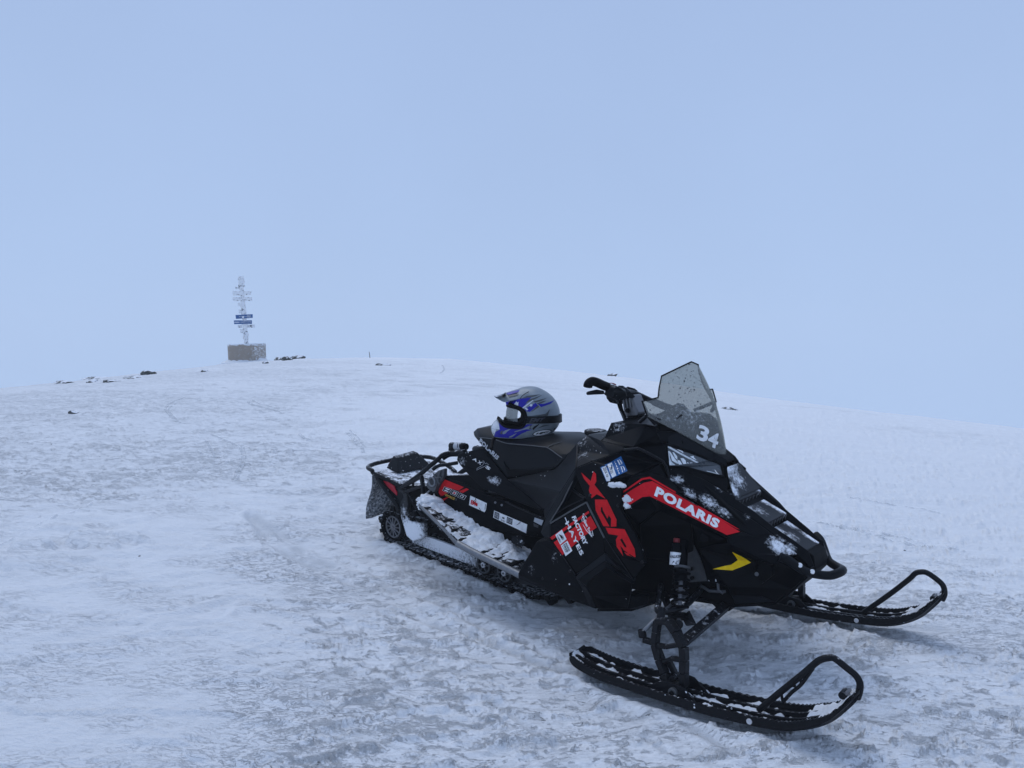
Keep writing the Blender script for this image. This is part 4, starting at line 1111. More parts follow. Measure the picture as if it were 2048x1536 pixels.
HTRI = [[(-0.2673,-0.1940,0.8868), (-0.2606,-0.1800,0.8913), (-0.2553,-0.1740,0.8861), (-0.2492,-0.1740,0.8721), (-0.2586,-0.1820,0.8791)], [(-0.2321,-0.1490,0.8572), (-0.2240,-0.1340,0.8602), (-0.2217,-0.1340,0.8531), (-0.2132,-0.1270,0.8430), (-0.2237,-0.1390,0.8489)],
        [(-0.1944,-0.1010,0.8258), (-0.1896,-0.0920,0.8299), (-0.1880,-0.0940,0.8228)]]
HDIV = [(-0.1714,-0.0790,0.8237), (-0.1553,-0.0600,0.8268), (-0.1383,-0.0610,0.8211), (-0.1105,-0.1000,0.7937), (-0.1239,-0.1060,0.7995)]
HRIM = [(-0.2954,-0.2320,0.9067), (-0.2374,-0.1480,0.8765), (-0.1794,-0.0660,0.8408), (-0.1362,-0.0600,0.8289), (-0.1058,-0.0980,0.7913), (-0.1668,-0.1380,0.8008), (-0.2328,-0.1780,0.8162), (-0.2731,-0.2470,0.8254)]
headlight(1); headlight(-1)
# bezel above the lamp, and the dark pan below it
bez = ribbon('headlight_bezel', [(-0.2994,-0.2170,0.9386), (-0.2813,-0.1790,0.9526), (-0.2293,-0.1090,0.9098), (-0.1878,-0.0590,0.8781), (-0.1254,-0.0400,0.8511)], [(-0.2932,-0.2270,0.9067), (-0.2690,-0.1900,0.8981), (-0.2108,-0.1140,0.8553), (-0.1604,-0.0600,0.8280), (-0.1123,-0.0590,0.8265)], M['seat'], .02)
cyl('bezel_screw', (-0.2645,-0.1690,0.9136), (-0.2640,-0.1700,0.9138), .008, M['dark'], SL, 12, .001)
cyl('bezel_screw', (-0.1839,-0.0630,0.8562), (-0.1835,-0.0640,0.8564), .008, M['dark'], SL, 12, .001)
ribbon('headlight_pan', [(-0.2736,-0.2460,0.8252), (-0.2328,-0.1780,0.8162), (-0.1668,-0.1380,0.8008), (-0.1058,-0.0980,0.7913), (-0.0911,-0.0860,0.7802)], [(-0.2718,-0.2460,0.8197), (-0.2163,-0.1930,0.7941), (-0.1615,-0.1720,0.7854), (-0.1025,-0.1360,0.7546), (-0.0717,-0.1260,0.7367)], M['dark'], .012)
cover('hood_top', [(-0.2816,-0.1780,0.9489), (-0.2285,-0.1100,0.9065), (-0.1870,-0.0600,0.8748), (-0.1250,-0.0360,0.8453)], M['dark'], .003)
snowc = snowy('hood centre with powder', (.011, .012, .015), .5, .25, .3, 0, [((-0.1030,-0.0500,0.8338), (.10, .14, .10), .62), ((-0.0752,-0.0200,0.7780), (.10, .10, .08), .5), ((-0.0600,-0.0920,0.7480), (.07, .06, .06), .55)])
cover('hood_centre', [(-0.1122,-0.0590,0.8247), (-0.0886,-0.0820,0.7808), (-0.0404,-0.1180,0.7220)], snowc, .003)

# ---- windscreen
WS = [((-0.1460,0.0000,0.8437), (-0.3352,0.0000,1.2244)), ((-0.1589,-0.0300,0.8577), (-0.3414,-0.0750,1.2072)), ((-0.1839,-0.0590,0.8777), (-0.3808,-0.1600,1.1696)), ((-0.2156,-0.0900,0.9007), (-0.3747,-0.1830,1.1244)),
      ((-0.2510,-0.1360,0.9292), (-0.3646,-0.2040,1.0866)), ((-0.2907,-0.1950,0.9653), (-0.3720,-0.2520,1.0816)), ((-0.3534,-0.2980,1.0213), (-0.3787,-0.3020,1.0784))]
rows = 12
rings = []
line = WS[::-1] + [((b[0], -b[1], b[2]), (t[0], -t[1], t[2])) for b, t in WS[1:]]
for b, t in line:
    b, t = Vector(b), Vector(t)
    cur = []
    for i in range(rows + 1):
        s = i / rows
        p = b.lerp(t, s)
        p += Vector((.022, 0, .012)) * math.sin(math.pi * s) * max(0, 1 - abs(b.y) / .3)
        cur.append(p)
    rings.append(cur)
bm = bmesh.new()
V = [[bm.verts.new(p) for p in r] for r in rings]
for a, b in zip(V, V[1:]):
    for i in range(rows): bm.faces.new((a[i], a[i + 1], b[i + 1], b[i]))
scr = from_bm('windscreen', bm, M['smoke'], SL, angle=60)
so = scr.modifiers.new('thickness', 'SOLIDIFY'); so.thickness = .003
edge = [r[-1] for r in rings]
tube('screen_edging', [rings[0][0], rings[0][rows // 2]] + edge + [rings[-1][rows // 2], rings[-1][0]], .0032, M['dark'], scr, 6)
ST_ = bvh_of(scr)
letters('number', '3', [(-0.2390,-0.1000,0.9229), (-0.2054,-0.0700,0.9068), (-0.1983,-0.0600,0.9672), (-0.2369,-0.0840,0.9835)], ST_, M['white'], scr, .004, .035)
letters('number', '4', [(-0.2050,-0.0700,0.9016), (-0.1702,-0.0500,0.8853), (-0.1698,-0.0300,0.9432), (-0.1976,-0.0600,0.9584)], ST_, M['white'], scr, .004, .035)
# instrument pod seen through the screen
pd = loft('instrument_pod', [[(-0.3894,-0.1600,1.0064), (-0.3318,-0.1000,1.0587), (-0.3685,0.0200,1.0386), (-0.3622,0.1000,0.9825), (-0.3499,0.1000,0.9313), (-0.3665,-0.2000,0.9644)],
                        [(-0.3579,-0.2100,0.9811), (-0.2815,-0.1500,1.0212), (-0.3034,-0.0500,1.0037), (-0.2849,0.0500,0.9549), (-0.2758,0.0400,0.9057), (-0.3224,-0.2400,0.9552)]], M['dark'], SL, True, True, 30)
plate('screen_bracket', [(-0.3589,-0.2900,1.0300), (-0.3512,-0.2800,1.0301), (-0.3184,-0.2400,1.0046), (-0.3456,-0.2500,0.9772), (-0.3555,-0.2900,1.0115)], .012, M['arm'], SL, True, .003)
tube('screen_strut', [(-0.3602,-0.2900,1.0212), (-0.4262,-0.2300,0.9800)], .008, M['arm'], SL, 8, both=True)

# ---- graphics on the right side
TX = [bvh_of(xpan[0])]
def lettered(ch, pts, holes=()):
    o = vinyl('letter', pts, TX, M['xred'], xpan[0], .0015, holes)
    o['label'] = 'large red letter ' + ch
lettered('X', [(-0.6057,-0.3700,0.7535), (-0.5488,-0.3800,0.7309), (-0.5445,-0.3700,0.7706), (-0.5322,-0.3700,0.7622), (-0.5211,-0.3800,0.7356), (-0.5259,-0.3850,0.7208), (-0.4581,-0.4000,0.6796), (-0.5016,-0.4000,0.6894), (-0.5262,-0.4000,0.6663), (-0.5452,-0.3950,0.6948), (-0.5452,-0.3900,0.7127), (-0.5834,-0.3800,0.7337)])
lettered('C', [(-0.5093,-0.4000,0.6652), (-0.4490,-0.4050,0.6796), (-0.3881,-0.4200,0.6150), (-0.3840,-0.4250,0.5883), (-0.4090,-0.4250,0.5811), (-0.4134,-0.4200,0.6117), (-0.4267,-0.4180,0.6236), (-0.4310,-0.4200,0.6075), (-0.4591,-0.4130,0.6343), (-0.4643,-0.4100,0.6461), (-0.4721,-0.4100,0.6433), (-0.4695,-0.4120,0.6268), (-0.4144,-0.4270,0.5812), (-0.4432,-0.4270,0.5755), (-0.4961,-0.4100,0.6250)])
lettered('R', [(-0.4341,-0.4250,0.5710), (-0.3487,-0.4200,0.5845), (-0.2976,-0.4200,0.5179), (-0.2912,-0.4200,0.4873), (-0.3305,-0.4250,0.4806), (-0.3477,-0.4250,0.5080), (-0.3614,-0.4250,0.5164), (-0.3425,-0.4280,0.4780), (-0.3740,-0.4300,0.5084), (-0.3793,-0.4300,0.5369), (-0.3709,-0.4280,0.5554), (-0.4147,-0.4300,0.5509)],
         [[(-0.3548,-0.4250,0.5478), (-0.3347,-0.4230,0.5220), (-0.3325,-0.4240,0.5152), (-0.3406,-0.4250,0.5161), (-0.3624,-0.4260,0.5403)]])
# blue sticker
stk = vinyl('sticker', [(-0.5125,-0.3700,0.7924), (-0.4238,-0.3600,0.8561), (-0.3800,-0.3750,0.8046), (-0.4495,-0.3850,0.7604), (-0.4659,-0.3870,0.7452), (-0.4751,-0.3850,0.7551)], TX, M['blue'], xpan[0], .0018)
TK = TX
for q in ([(-0.5064,-0.3700,0.7916), (-0.4863,-0.3700,0.8036), (-0.4499,-0.3850,0.7663), (-0.4499,-0.3870,0.7516), (-0.4668,-0.3860,0.7484)], [(-0.4796,-0.3700,0.8095), (-0.4592,-0.3700,0.8224), (-0.4242,-0.3820,0.7796), (-0.4417,-0.3850,0.7665)]):
    vinyl('sticker_field', q, TK, M['white'], stk, .0030)
letters('sticker_lettering', 'ZDX 16', [(-0.4999,-0.3700,0.7933), (-0.4673,-0.3850,0.7628), (-0.4571,-0.3850,0.7689), (-0.4872,-0.3700,0.7999)], TK, M['black'], stk, .0042, .01)
letters('sticker_lettering', '24/25', [(-0.4683,-0.3700,0.8015), (-0.4518,-0.3800,0.7797), (-0.4406,-0.3800,0.7870), (-0.4570,-0.3700,0.8078)], TK, M['black'], stk, .0042, .0)
STK_ROW = [(-0.4502,-0.3700,0.8282), (-0.4161,-0.3800,0.7854), (-0.4090,-0.3800,0.7903), (-0.4437,-0.3680,0.8331)]
for q in ([(-0.4366,-0.3660,0.8381), (-0.4316,-0.3660,0.8411), (-0.4165,-0.3700,0.8206), (-0.4215,-0.3700,0.8176)], [(-0.4303,-0.3640,0.8450), (-0.4207,-0.3650,0.8420), (-0.4097,-0.3680,0.8286), (-0.4119,-0.3700,0.8215), (-0.4153,-0.3690,0.8276), (-0.4214,-0.3670,0.8372)], [(-0.4153,-0.3720,0.8141), (-0.4114,-0.3720,0.8159), (-0.3983,-0.3760,0.7977), (-0.4015,-0.3770,0.7953)], [(-0.4104,-0.3710,0.8169), (-0.4012,-0.3710,0.8167), (-0.3930,-0.3730,0.8087), (-0.3945,-0.3750,0.7998), (-0.3981,-0.3730,0.8077), (-0.4038,-0.3720,0.8144)]):
    vinyl('sticker_emblem', q, TK, M['white'], stk, .0032)
# red stripe with the white word
TS = [bvh_of(stripe[0])]
red1 = vinyl('red_stripe', [(-0.3845,-0.3900,0.7055), (-0.3505,-0.3800,0.7363), (-0.3135,-0.3570,0.7679), (-0.2972,-0.3230,0.7720), (-0.1981,-0.3100,0.7389), (-0.1228,-0.2660,0.6967), (-0.0407,-0.2380,0.6590), (0.0338,-0.2200,0.6244), (0.0053,-0.2700,0.6158), (-0.0586,-0.2960,0.6418), (-0.1256,-0.3220,0.6694), (-0.1967,-0.3520,0.6988), (-0.2712,-0.3780,0.7263), (-0.3011,-0.3840,0.7176), (-0.3336,-0.3930,0.6899), (-0.3651,-0.4000,0.6631)], TS, M['red'], stripe[0], .0022)
vinyl('red_stripe', [(-0.3910,-0.3850,0.7213), (-0.3556,-0.3740,0.7536), (-0.3224,-0.3620,0.7849), (-0.3055,-0.3290,0.7889), (-0.2020,-0.3040,0.7458), (-0.1994,-0.3080,0.7410), (-0.3038,-0.3310,0.7815), (-0.3198,-0.3610,0.7782), (-0.3512,-0.3760,0.7482), (-0.3888,-0.3860,0.7148)], TS, M['red'], stripe[0], .0022)
vinyl('red_stripe', [(-0.1252,-0.2620,0.7000), (-0.0430,-0.2340,0.6631), (0.0282,-0.2120,0.6304), (0.0199,-0.2200,0.6329), (-0.0407,-0.2380,0.6590), (-0.1228,-0.2660,0.6962)], TS, M['red'], stripe[0], .0022)
wordq = [(-0.2580,-0.3700,0.7296), (-0.0312,-0.2800,0.6327), (-0.0375,-0.2420,0.6560), (-0.2692,-0.3310,0.7575)]
letters('lettering', 'POLARIS', wordq, TS, M['white'], stripe[0], .0034, .055, 0, .04, None, 1.12)
sc_ = Vector((-0.2043,-0.3400,0.7217))
u_ = (Vector(wordq[1]) - Vector(wordq[0])).normalized(); w_ = (Vector(wordq[3]) - Vector(wordq[0])).normalized()
vinyl('star', [tuple(sc_ + (u_ * math.cos(i * math.pi / 8) + w_ * math.sin(i * math.pi / 8)) * (.0085 if i % 4 == 0 else (.0055 if i % 2 == 0 else .0018))) for i in range(16)], TS, M['red'], stripe[0], .0042)
# sponsor panel
TP = [bvh_of(spl[0])]
def spon(pts, mat, off=.0012, nm='graphic'): return vinyl(nm, pts, TP, mat, spl[0], off)
spon([(-0.7226,-0.4100,0.4517), (-0.5421,-0.3950,0.6090), (-0.5333,-0.4000,0.6038), (-0.7066,-0.4150,0.4466)], M['xred'], .0010, 'red_band')
spon([(-0.6976,-0.4150,0.4378), (-0.6431,-0.4100,0.4893), (-0.5737,-0.4050,0.5502), (-0.5267,-0.4000,0.5929), (-0.4861,-0.4100,0.5556), (-0.5383,-0.4200,0.5092), (-0.5964,-0.4250,0.4457), (-0.6369,-0.4300,0.4021)], M['xred'], .0010, 'red_band')
spon([(-0.6941,-0.4100,0.4711), (-0.6642,-0.4050,0.5007), (-0.6299,-0.4150,0.4700), (-0.6583,-0.4200,0.4399)], M['white'], .0020, 'sponsor_field')
spon([(-0.6549,-0.4200,0.4365), (-0.6240,-0.4170,0.4653), (-0.5899,-0.4250,0.4331), (-0.6194,-0.4300,0.4026)], M['white'], .0020, 'sponsor_field')
letters('lettering', 'CAMSO', [(-0.6856,-0.4100,0.4690), (-0.6603,-0.4180,0.4475), (-0.6533,-0.4180,0.4527), (-0.6796,-0.4100,0.4740)], TP, M['black'], spl[0], .0030, .02)
for k in range(3):
    spon([(-0.6772,-0.4080,0.4784), (-0.6681,-0.4090,0.4784), (-0.6549,-0.4120,0.4705), (-0.6478,-0.4150,0.4594), (-0.6609,-0.4120,0.4673)] if k == 0 else ([(-0.6699,-0.4080,0.4777), (-0.6590,-0.4100,0.4776), (-0.6475,-0.4120,0.4673), (-0.6425,-0.4140,0.4623), (-0.6538,-0.4120,0.4691)] if k == 1 else [(-0.6587,-0.4080,0.4814), (-0.6535,-0.4090,0.4770), (-0.6444,-0.4120,0.4681), (-0.6506,-0.4110,0.4714)]), M['black'], .0030, 'emblem')
letters('lettering', 'ROAD', [(-0.6322,-0.4200,0.4519), (-0.6073,-0.4250,0.4250), (-0.5995,-0.4250,0.4314), (-0.6243,-0.4200,0.4574)], TP, M['black'], spl[0], .0030, .03)
letters('lettering', 'FREE', [(-0.6419,-0.4200,0.4426), (-0.6155,-0.4270,0.4182), (-0.6081,-0.4260,0.4242), (-0.6340,-0.4200,0.4489)], TP, M['black'], spl[0], .0030, .03)
TRAIL_ROW = [(-0.6467,-0.4200,0.4370), (-0.6214,-0.4270,0.4141), (-0.6175,-0.4270,0.4173), (-0.6428,-0.4200,0.4406)]
letters('lettering', 'HAYES', [(-0.6486,-0.4050,0.5319), (-0.5433,-0.4300,0.4244), (-0.5288,-0.4280,0.4379), (-0.6358,-0.4000,0.5458)], TP, M['white'], spl[0], .0026, .03, 0, .05, None, 1.15)
tube('hayes_stroke', [(-0.6533,-0.4035,0.5559), (-0.6408,-0.4065,0.5409), (-0.6241,-0.4110,0.5240)], .0018, M['white'], spl[0], 6)
letters('lettering', 'FACTORY', [(-0.6206,-0.4000,0.5647), (-0.5327,-0.4240,0.4692), (-0.5169,-0.4200,0.4832), (-0.6032,-0.3970,0.5749)], TP, M['white'], spl[0], .0026, .05)
letters('lettering', 'Walker Evans', [(-0.5700,-0.4000,0.5751), (-0.5055,-0.4170,0.5136), (-0.4963,-0.4170,0.5209), (-0.5653,-0.3970,0.5931)], TP, M['white'], spl[0], .0026, .03)
tube('emblem_stroke', [(-0.5629,-0.4005,0.5944), (-0.5200,-0.4070,0.5671), (-0.5230,-0.4080,0.5633), (-0.5116,-0.4120,0.5522), (-0.4944,-0.4210,0.5207)], .0016, M['white'], spl[0], 6)
tube('emblem_stroke', [(-0.5686,-0.4030,0.5727), (-0.5569,-0.4090,0.5519), (-0.5325,-0.4165,0.5331), (-0.4988,-0.4210,0.5146)], .0014, M['white'], spl[0], 6)
# yellow arrow
vinyl('yellow_arrow', [(0.0315,-0.2680,0.5599), (0.0694,-0.2550,0.5463), (0.0962,-0.2400,0.5282), (0.0626,-0.2450,0.5031), (0.0306,-0.2520,0.4807), (-0.0088,-0.2580,0.4738), (-0.0432,-0.2620,0.4680), (0.0017,-0.2620,0.4927), (0.0265,-0.2580,0.5035), (0.0502,-0.2550,0.5289), (0.0422,-0.2620,0.5454)], [bvh_of(nose[0])], M['yellow'], nose[0], .0030)
# tunnel side: 800, warning labels, white sticker
TT = [bvh_of(tpan[0])]
def tg(pts, mat, off=.0012, nm='graphic'): return vinyl(nm, pts, TT, mat, tpan[0], off)
tg([(-1.5810,-0.2070,0.4951), (-1.4403,-0.2100,0.4854), (-1.4777,-0.2100,0.4591), (-1.5217,-0.2090,0.4580), (-1.5533,-0.2080,0.4310), (-1.6093,-0.2070,0.3984), (-1.6263,-0.2070,0.4150), (-1.6235,-0.2070,0.4474)], M['xred'], .0010, 'red_block')
tg([(-1.4221,-0.2110,0.4839), (-1.4020,-0.2120,0.4819), (-1.4446,-0.2120,0.4540), (-1.4765,-0.2110,0.4553)], M['xred'], .0010, 'red_block')
tg([(-1.6057,-0.2080,0.3835), (-1.5553,-0.2090,0.4093), (-1.5512,-0.2090,0.4059), (-1.5902,-0.2090,0.3771)], M['xred'], .0010, 'red_block')
D800 = [[(-1.5834,-0.2070,0.4574), (-1.5266,-0.2080,0.4562), (-1.5484,-0.2080,0.4292), (-1.5985,-0.2070,0.4326)], [(-1.5206,-0.2080,0.4546), (-1.4745,-0.2090,0.4517), (-1.4947,-0.2090,0.4241), (-1.5393,-0.2080,0.4284)], [(-1.4667,-0.2090,0.4500), (-1.4174,-0.2100,0.4436), (-1.4354,-0.2100,0.4191), (-1.4841,-0.2090,0.4230)]]
I800 = [[[(-1.5712,-0.2070,0.4528), (-1.5403,-0.2080,0.4524), (-1.5440,-0.2080,0.4468), (-1.5750,-0.2070,0.4468)], [(-1.5788,-0.2070,0.4420), (-1.5489,-0.2080,0.4411), (-1.5527,-0.2080,0.4355), (-1.5826,-0.2070,0.4366)]],
        [[(-1.5113,-0.2080,0.4481), (-1.4879,-0.2090,0.4468), (-1.4990,-0.2090,0.4322), (-1.5237,-0.2080,0.4341)]], [[(-1.4567,-0.2090,0.4432), (-1.4345,-0.2100,0.4404), (-1.4435,-0.2100,0.4272), (-1.4666,-0.2090,0.4298)]]]
for a, b in zip(D800, I800):
    tg(a, M['white'], .0018, 'numeral_outline')
    c_ = sum((Vector(p) for p in a), Vector()) / 4
    tg([tuple(Vector(p).lerp(c_, .10)) for p in a], M['black'], .0026, 'numeral')
    for h_ in b:
        tg(h_, M['white'], .0034, 'numeral_outline')
        if h_ in I800[0]: continue
        c2 = sum((Vector(p) for p in h_), Vector()) / 4
        tg([tuple(Vector(p).lerp(c2, .36)) for p in h_], M['xred'] if h_ is not I800[2][0] else M['black'], .0042, 'numeral_counter')
letters('lettering', 'VFORCE', [(-1.5784,-0.2080,0.4098), (-1.5056,-0.2090,0.4032), (-1.4983,-0.2090,0.4162), (-1.5770,-0.2080,0.4230)], TT, M['gold'], tpan[0], .003, .03)
letters('lettering', '3', [(-1.5017,-0.2090,0.4041), (-1.4870,-0.2100,0.4039), (-1.4835,-0.2100,0.4140), (-1.4971,-0.2090,0.4145)], TT, M['castgrey'], tpan[0], .003, .03)
s = tg([(-1.3903,-0.2130,0.4529), (-1.2729,-0.2160,0.4403), (-1.2768,-0.2170,0.4054), (-1.2852,-0.2170,0.3919), (-1.3960,-0.2140,0.4022)], M['white'], .0012, 'white_sticker')
letters('lettering', 'EMe', [(-1.3843,-0.2140,0.4105), (-1.3358,-0.2150,0.4093), (-1.3314,-0.2150,0.4337), (-1.3818,-0.2130,0.4326)], TT, M['xred'], s, .003, .05)
for a, b in (((-1.3529,-0.2165,0.4485), (-1.3468,-0.2165,0.4361)), ((-1.3490,-0.2165,0.4439), (-1.3632,-0.2165,0.4296)), ((-1.3230,-0.2185,0.4060), (-1.3110,-0.2190,0.3951)), ((-1.2795,-0.2195,0.4354), (-1.2813,-0.2200,0.4077))): tube('scribble', [a, b], .0012, M['black'], s, 5)
s = tg([(-1.2215,-0.2170,0.4156), (-1.0050,-0.2220,0.3993), (-1.0092,-0.2220,0.3550), (-1.2268,-0.2170,0.3790)], M['white'], .0012, 'warning_label')
for q in ([(-1.2177,-0.2170,0.4124), (-1.1848,-0.2180,0.4095), (-1.1867,-0.2180,0.3780), (-1.2215,-0.2170,0.3816)], [(-1.1348,-0.2190,0.4055), (-1.0976,-0.2200,0.4021), (-1.0995,-0.2200,0.3729), (-1.1367,-0.2190,0.3756)]):
    tg(q, M['labelgrey'], .002, 'label_print')
tg([(-1.1649,-0.2180,0.3981), (-1.1508,-0.2180,0.3961), (-1.1521,-0.2180,0.3877), (-1.1662,-0.2180,0.3897)], M['labelgrey'], .002, 'label_print')
def strokes(name, quad, rows_, cols, target, mat, parent, off, seed):
    rnd = random.Random(seed)
    A, B, C_, D = [Vector(q) for q in quad]
    pt = lambda u, w: (A * (1 - u) + B * u) * (1 - w) + (D * (1 - u) + C_ * u) * w
    for r_ in range(rows_):
        u = 0.
        w0 = 1 - (r_ + .75) / rows_; w1 = 1 - (r_ + .25) / rows_
        while u < .95:
            l = min(rnd.uniform(.5, 1.6) / cols, 1 - u)
            vinyl(name, [tuple(pt(u, w0)), tuple(pt(u + l, w0)), tuple(pt(u + l, w1)), tuple(pt(u, w1))], target, mat, parent, off)
            u += l + .35 / cols
strokes('label_print', [(-1.2196,-0.2170,0.3862), (-1.1887,-0.2180,0.3824), (-1.1864,-0.2180,0.4057), (-1.2158,-0.2170,0.4088)], 4, 3, TT, M['offwhite'], s, .0028, 1)
strokes('label_print', [(-1.1335,-0.2190,0.3804), (-1.1032,-0.2200,0.3773), (-1.1008,-0.2200,0.3979), (-1.1311,-0.2190,0.4010)], 4, 3, TT, M['offwhite'], s, .0028, 2)
strokes('label_print', [(-1.1725,-0.2180,0.3761), (-1.1453,-0.2190,0.3735), (-1.1440,-0.2190,0.3832), (-1.1713,-0.2180,0.3858)], 2, 3, TT, M['labelgrey'], s, .0028, 3)
strokes('sticker_print', STK_ROW, 1, 6, TK, M['white'], stk, .0032, 4)
strokes('sponsor_print', TRAIL_ROW, 1, 5, TP, M['black'], spl[0], .003, 5)
tube('scribble', [(-1.0688,-0.2245,0.3815), (-1.0558,-0.2245,0.3913), (-1.0463,-0.2245,0.4015)], .0012, M['black'], s, 5)
tg([(-0.9617,-0.2220,0.4437), (-0.9093,-0.2230,0.4423), (-0.9189,-0.2230,0.4156), (-0.9670,-0.2220,0.4229)], M['offwhite'], .0012, 'small_label')
tg([(-0.9681,-0.2220,0.4149), (-0.9364,-0.2230,0.4125), (-0.9372,-0.2230,0.3994), (-0.9657,-0.2220,0.3999)], M['labelgrey'], .0012, 'small_label')
cyl('rivet', (-1.2202,-0.2140,0.4554), (-1.2126,-0.2225,0.4588), .006, M['alloy'], SL, 12, .001)
cyl('rivet', (-1.1776,-0.2140,0.4521), (-1.1692,-0.2235,0.4559), .006, M['alloy'], SL, 12, .001)
# AXYS
TA = [bvh_of(axys[0])]
letters('lettering', 'A', [(-1.3970,-0.2000,0.6348), (-1.3653,-0.2030,0.6282), (-1.3610,-0.2030,0.6447), (-1.3792,-0.2000,0.6461)], TA, M['white'], axys[0], .002, .03)
letters('lettering', 'X', [(-1.3606,-0.2000,0.6256), (-1.3356,-0.2030,0.6194), (-1.3223,-0.2030,0.6341), (-1.3516,-0.2000,0.6400)], TA, M['white'], axys[0], .002, .02)
letters('lettering', 'S', [(-1.3034,-0.2040,0.6119), (-1.2745,-0.2060,0.6046), (-1.2630,-0.2060,0.6179), (-1.2912,-0.2040,0.6254)], TA, M['white'], axys[0], .002, .04)
YO = [(-1.3201,-0.2070,0.6448), (-1.3141,-0.2070,0.6444), (-1.3007,-0.2090,0.6325), (-1.2940,-0.2090,0.6382), (-1.2751,-0.2100,0.6331), (-1.2973,-0.2100,0.6229), (-1.3372,-0.2110,0.6013), (-1.3558,-0.2110,0.5901), (-1.3542,-0.2100,0.5993), (-1.3172,-0.2100,0.6228), (-1.3115,-0.2090,0.6304)]
tube('letter', YO, .0009, M['offwhite'], axys[0], 5, True)

# ---- seat
ST8 = [((-1.5268,-0.0700,0.7360), (-1.4950,-0.1000,0.7388), (-1.4685,-0.1200,0.7364), (-1.4702,-0.1000,0.7172)), ((-1.4712,-0.1000,0.7693), (-1.4150,-0.1450,0.7576), (-1.3885,-0.1650,0.7444), (-1.3580,-0.1700,0.7004)), ((-1.3552,-0.1100,0.7991), (-1.3124,-0.1550,0.7757), (-1.2773,-0.1850,0.7583), (-1.2553,-0.1920,0.6434)), ((-1.2330,-0.1200,0.7686), (-1.1847,-0.1600,0.7659), (-1.1437,-0.1920,0.7580), (-1.1651,-0.2000,0.5855)),
       ((-1.0958,-0.1200,0.7876), (-1.0547,-0.1650,0.7792), (-1.0261,-0.1950,0.7708), (-1.0254,-0.2080,0.6342)), ((-0.9787,-0.1250,0.8042), (-0.9462,-0.1650,0.7945), (-0.9231,-0.2000,0.7790), (-0.9252,-0.2180,0.6698)), ((-0.9033,-0.1250,0.8030), (-0.8786,-0.1700,0.7827), (-0.8670,-0.2050,0.7611), (-0.8520,-0.2300,0.6981)), ((-0.8223,-0.1200,0.7993), (-0.8163,-0.1600,0.7810), (-0.8176,-0.1900,0.7670), (-0.7925,-0.2100,0.7834))]
rings = []
for tp, md, sm, lo in ST8:
    rgt = [tp, md, sm, lerp3(sm, lo, .5), lo]
    cz = (tp[0], 0, tp[2] + .004)
    rings.append([cz] + rgt + [(p[0], -p[1], p[2]) for p in rgt[::-1]])
seat = loft('seat', rings, M['seat'], SL, True, True, 35)
bevel(seat, .012, 3, 25)
def seamline(pts, r=.0022): tube('seat_seam', pts, r, M['offseam'], seat, 6, smoothn=4, both=True)
M['offseam'] = plain('seat piping', (.06, .066, .075), .5)
seamline([(-1.3857,-0.1680,0.7453), (-1.2746,-0.1880,0.7592), (-1.1937,-0.1920,0.7542), (-1.1415,-0.1945,0.7582), (-1.0237,-0.1980,0.7717), (-0.9573,-0.2005,0.7776), (-0.9212,-0.2025,0.7797), (-0.8647,-0.2080,0.7620), (-0.8289,-0.2100,0.7499)])
seamline([(-0.9264,-0.2030,0.7788), (-0.9207,-0.1750,0.7897), (-0.9028,-0.1400,0.7986), (-0.8955,-0.1200,0.8004)], .0016)
seat_bv = [bvh_of(seat)]
letters('lettering', 'POLARIS', [(-1.3680,-0.1850,0.7274), (-1.2285,-0.2000,0.6639), (-1.2157,-0.1970,0.6818), (-1.3607,-0.1800,0.7489)], seat_bv, M['offwhite'], seat, .004, .045, 0, .05, None, 1.1)
plate('seat_bolster', [(-1.1914,-0.2000,0.6665), (-1.1775,-0.2040,0.6504), (-1.1497,-0.2060,0.6345), (-1.0234,-0.2120,0.6578), (-0.8626,-0.2280,0.7079), (-0.8521,-0.2320,0.6984), (-1.0204,-0.2140,0.6344), (-1.1547,-0.2050,0.5924)], .012, M['dark'], SL, True, .004)
plate('seat_base', [(-1.3424,-0.1900,0.7010), (-1.2525,-0.1950,0.6419), (-1.1619,-0.2020,0.5836), (-1.1675,-0.2000,0.5719), (-1.2728,-0.1900,0.6299), (-1.3544,-0.1850,0.6833)], .05, M['dark'], SL, True, .004)

# ---- handlebar, column, controls
HBN = [(-0.5865,-0.3850,1.1179), (-0.5878,-0.3800,1.1278), (-0.5848,-0.3700,1.1363), (-0.5819,-0.3550,1.1379), (-0.5781,-0.3350,1.1328), (-0.5769,-0.3050,1.1226), (-0.5767,-0.2700,1.1117), (-0.5822,-0.2200,1.0988), (-0.5980,-0.1500,1.0827), (-0.6218,-0.0500,1.0644), (-.63, .04, 1.05), (-.60, .11, 1.02), (-.56, .19, .985), (-.53, .27, .96)]
tube('handlebar', HBN[3:], .0125, M['arm'], SL, 12, smoothn=4)
tube('hand_grip', HBN[:8], [.019] * 7 * 4 + [.019], M['dark'], SL, 14, smoothn=4)
tube('hand_grip', [(-.585, .14, 1.007), (-.56, .19, .985), (-.53, .27, .96), (-.525, .29, .955)], .017, M['dark'], SL, 12)
plate('thumb_lever', [(-0.6036,-0.3600,1.0911), (-0.5986,-0.3550,1.0954), (-0.5846,-0.3200,1.1016), (-0.5765,-0.2800,1.0944), (-0.5716,-0.2800,1.0803), (-0.5836,-0.3250,1.0810), (-0.5970,-0.3600,1.0803), (-0.6007,-0.3620,1.0836)], .012, M['arm'], SL, False, .003)
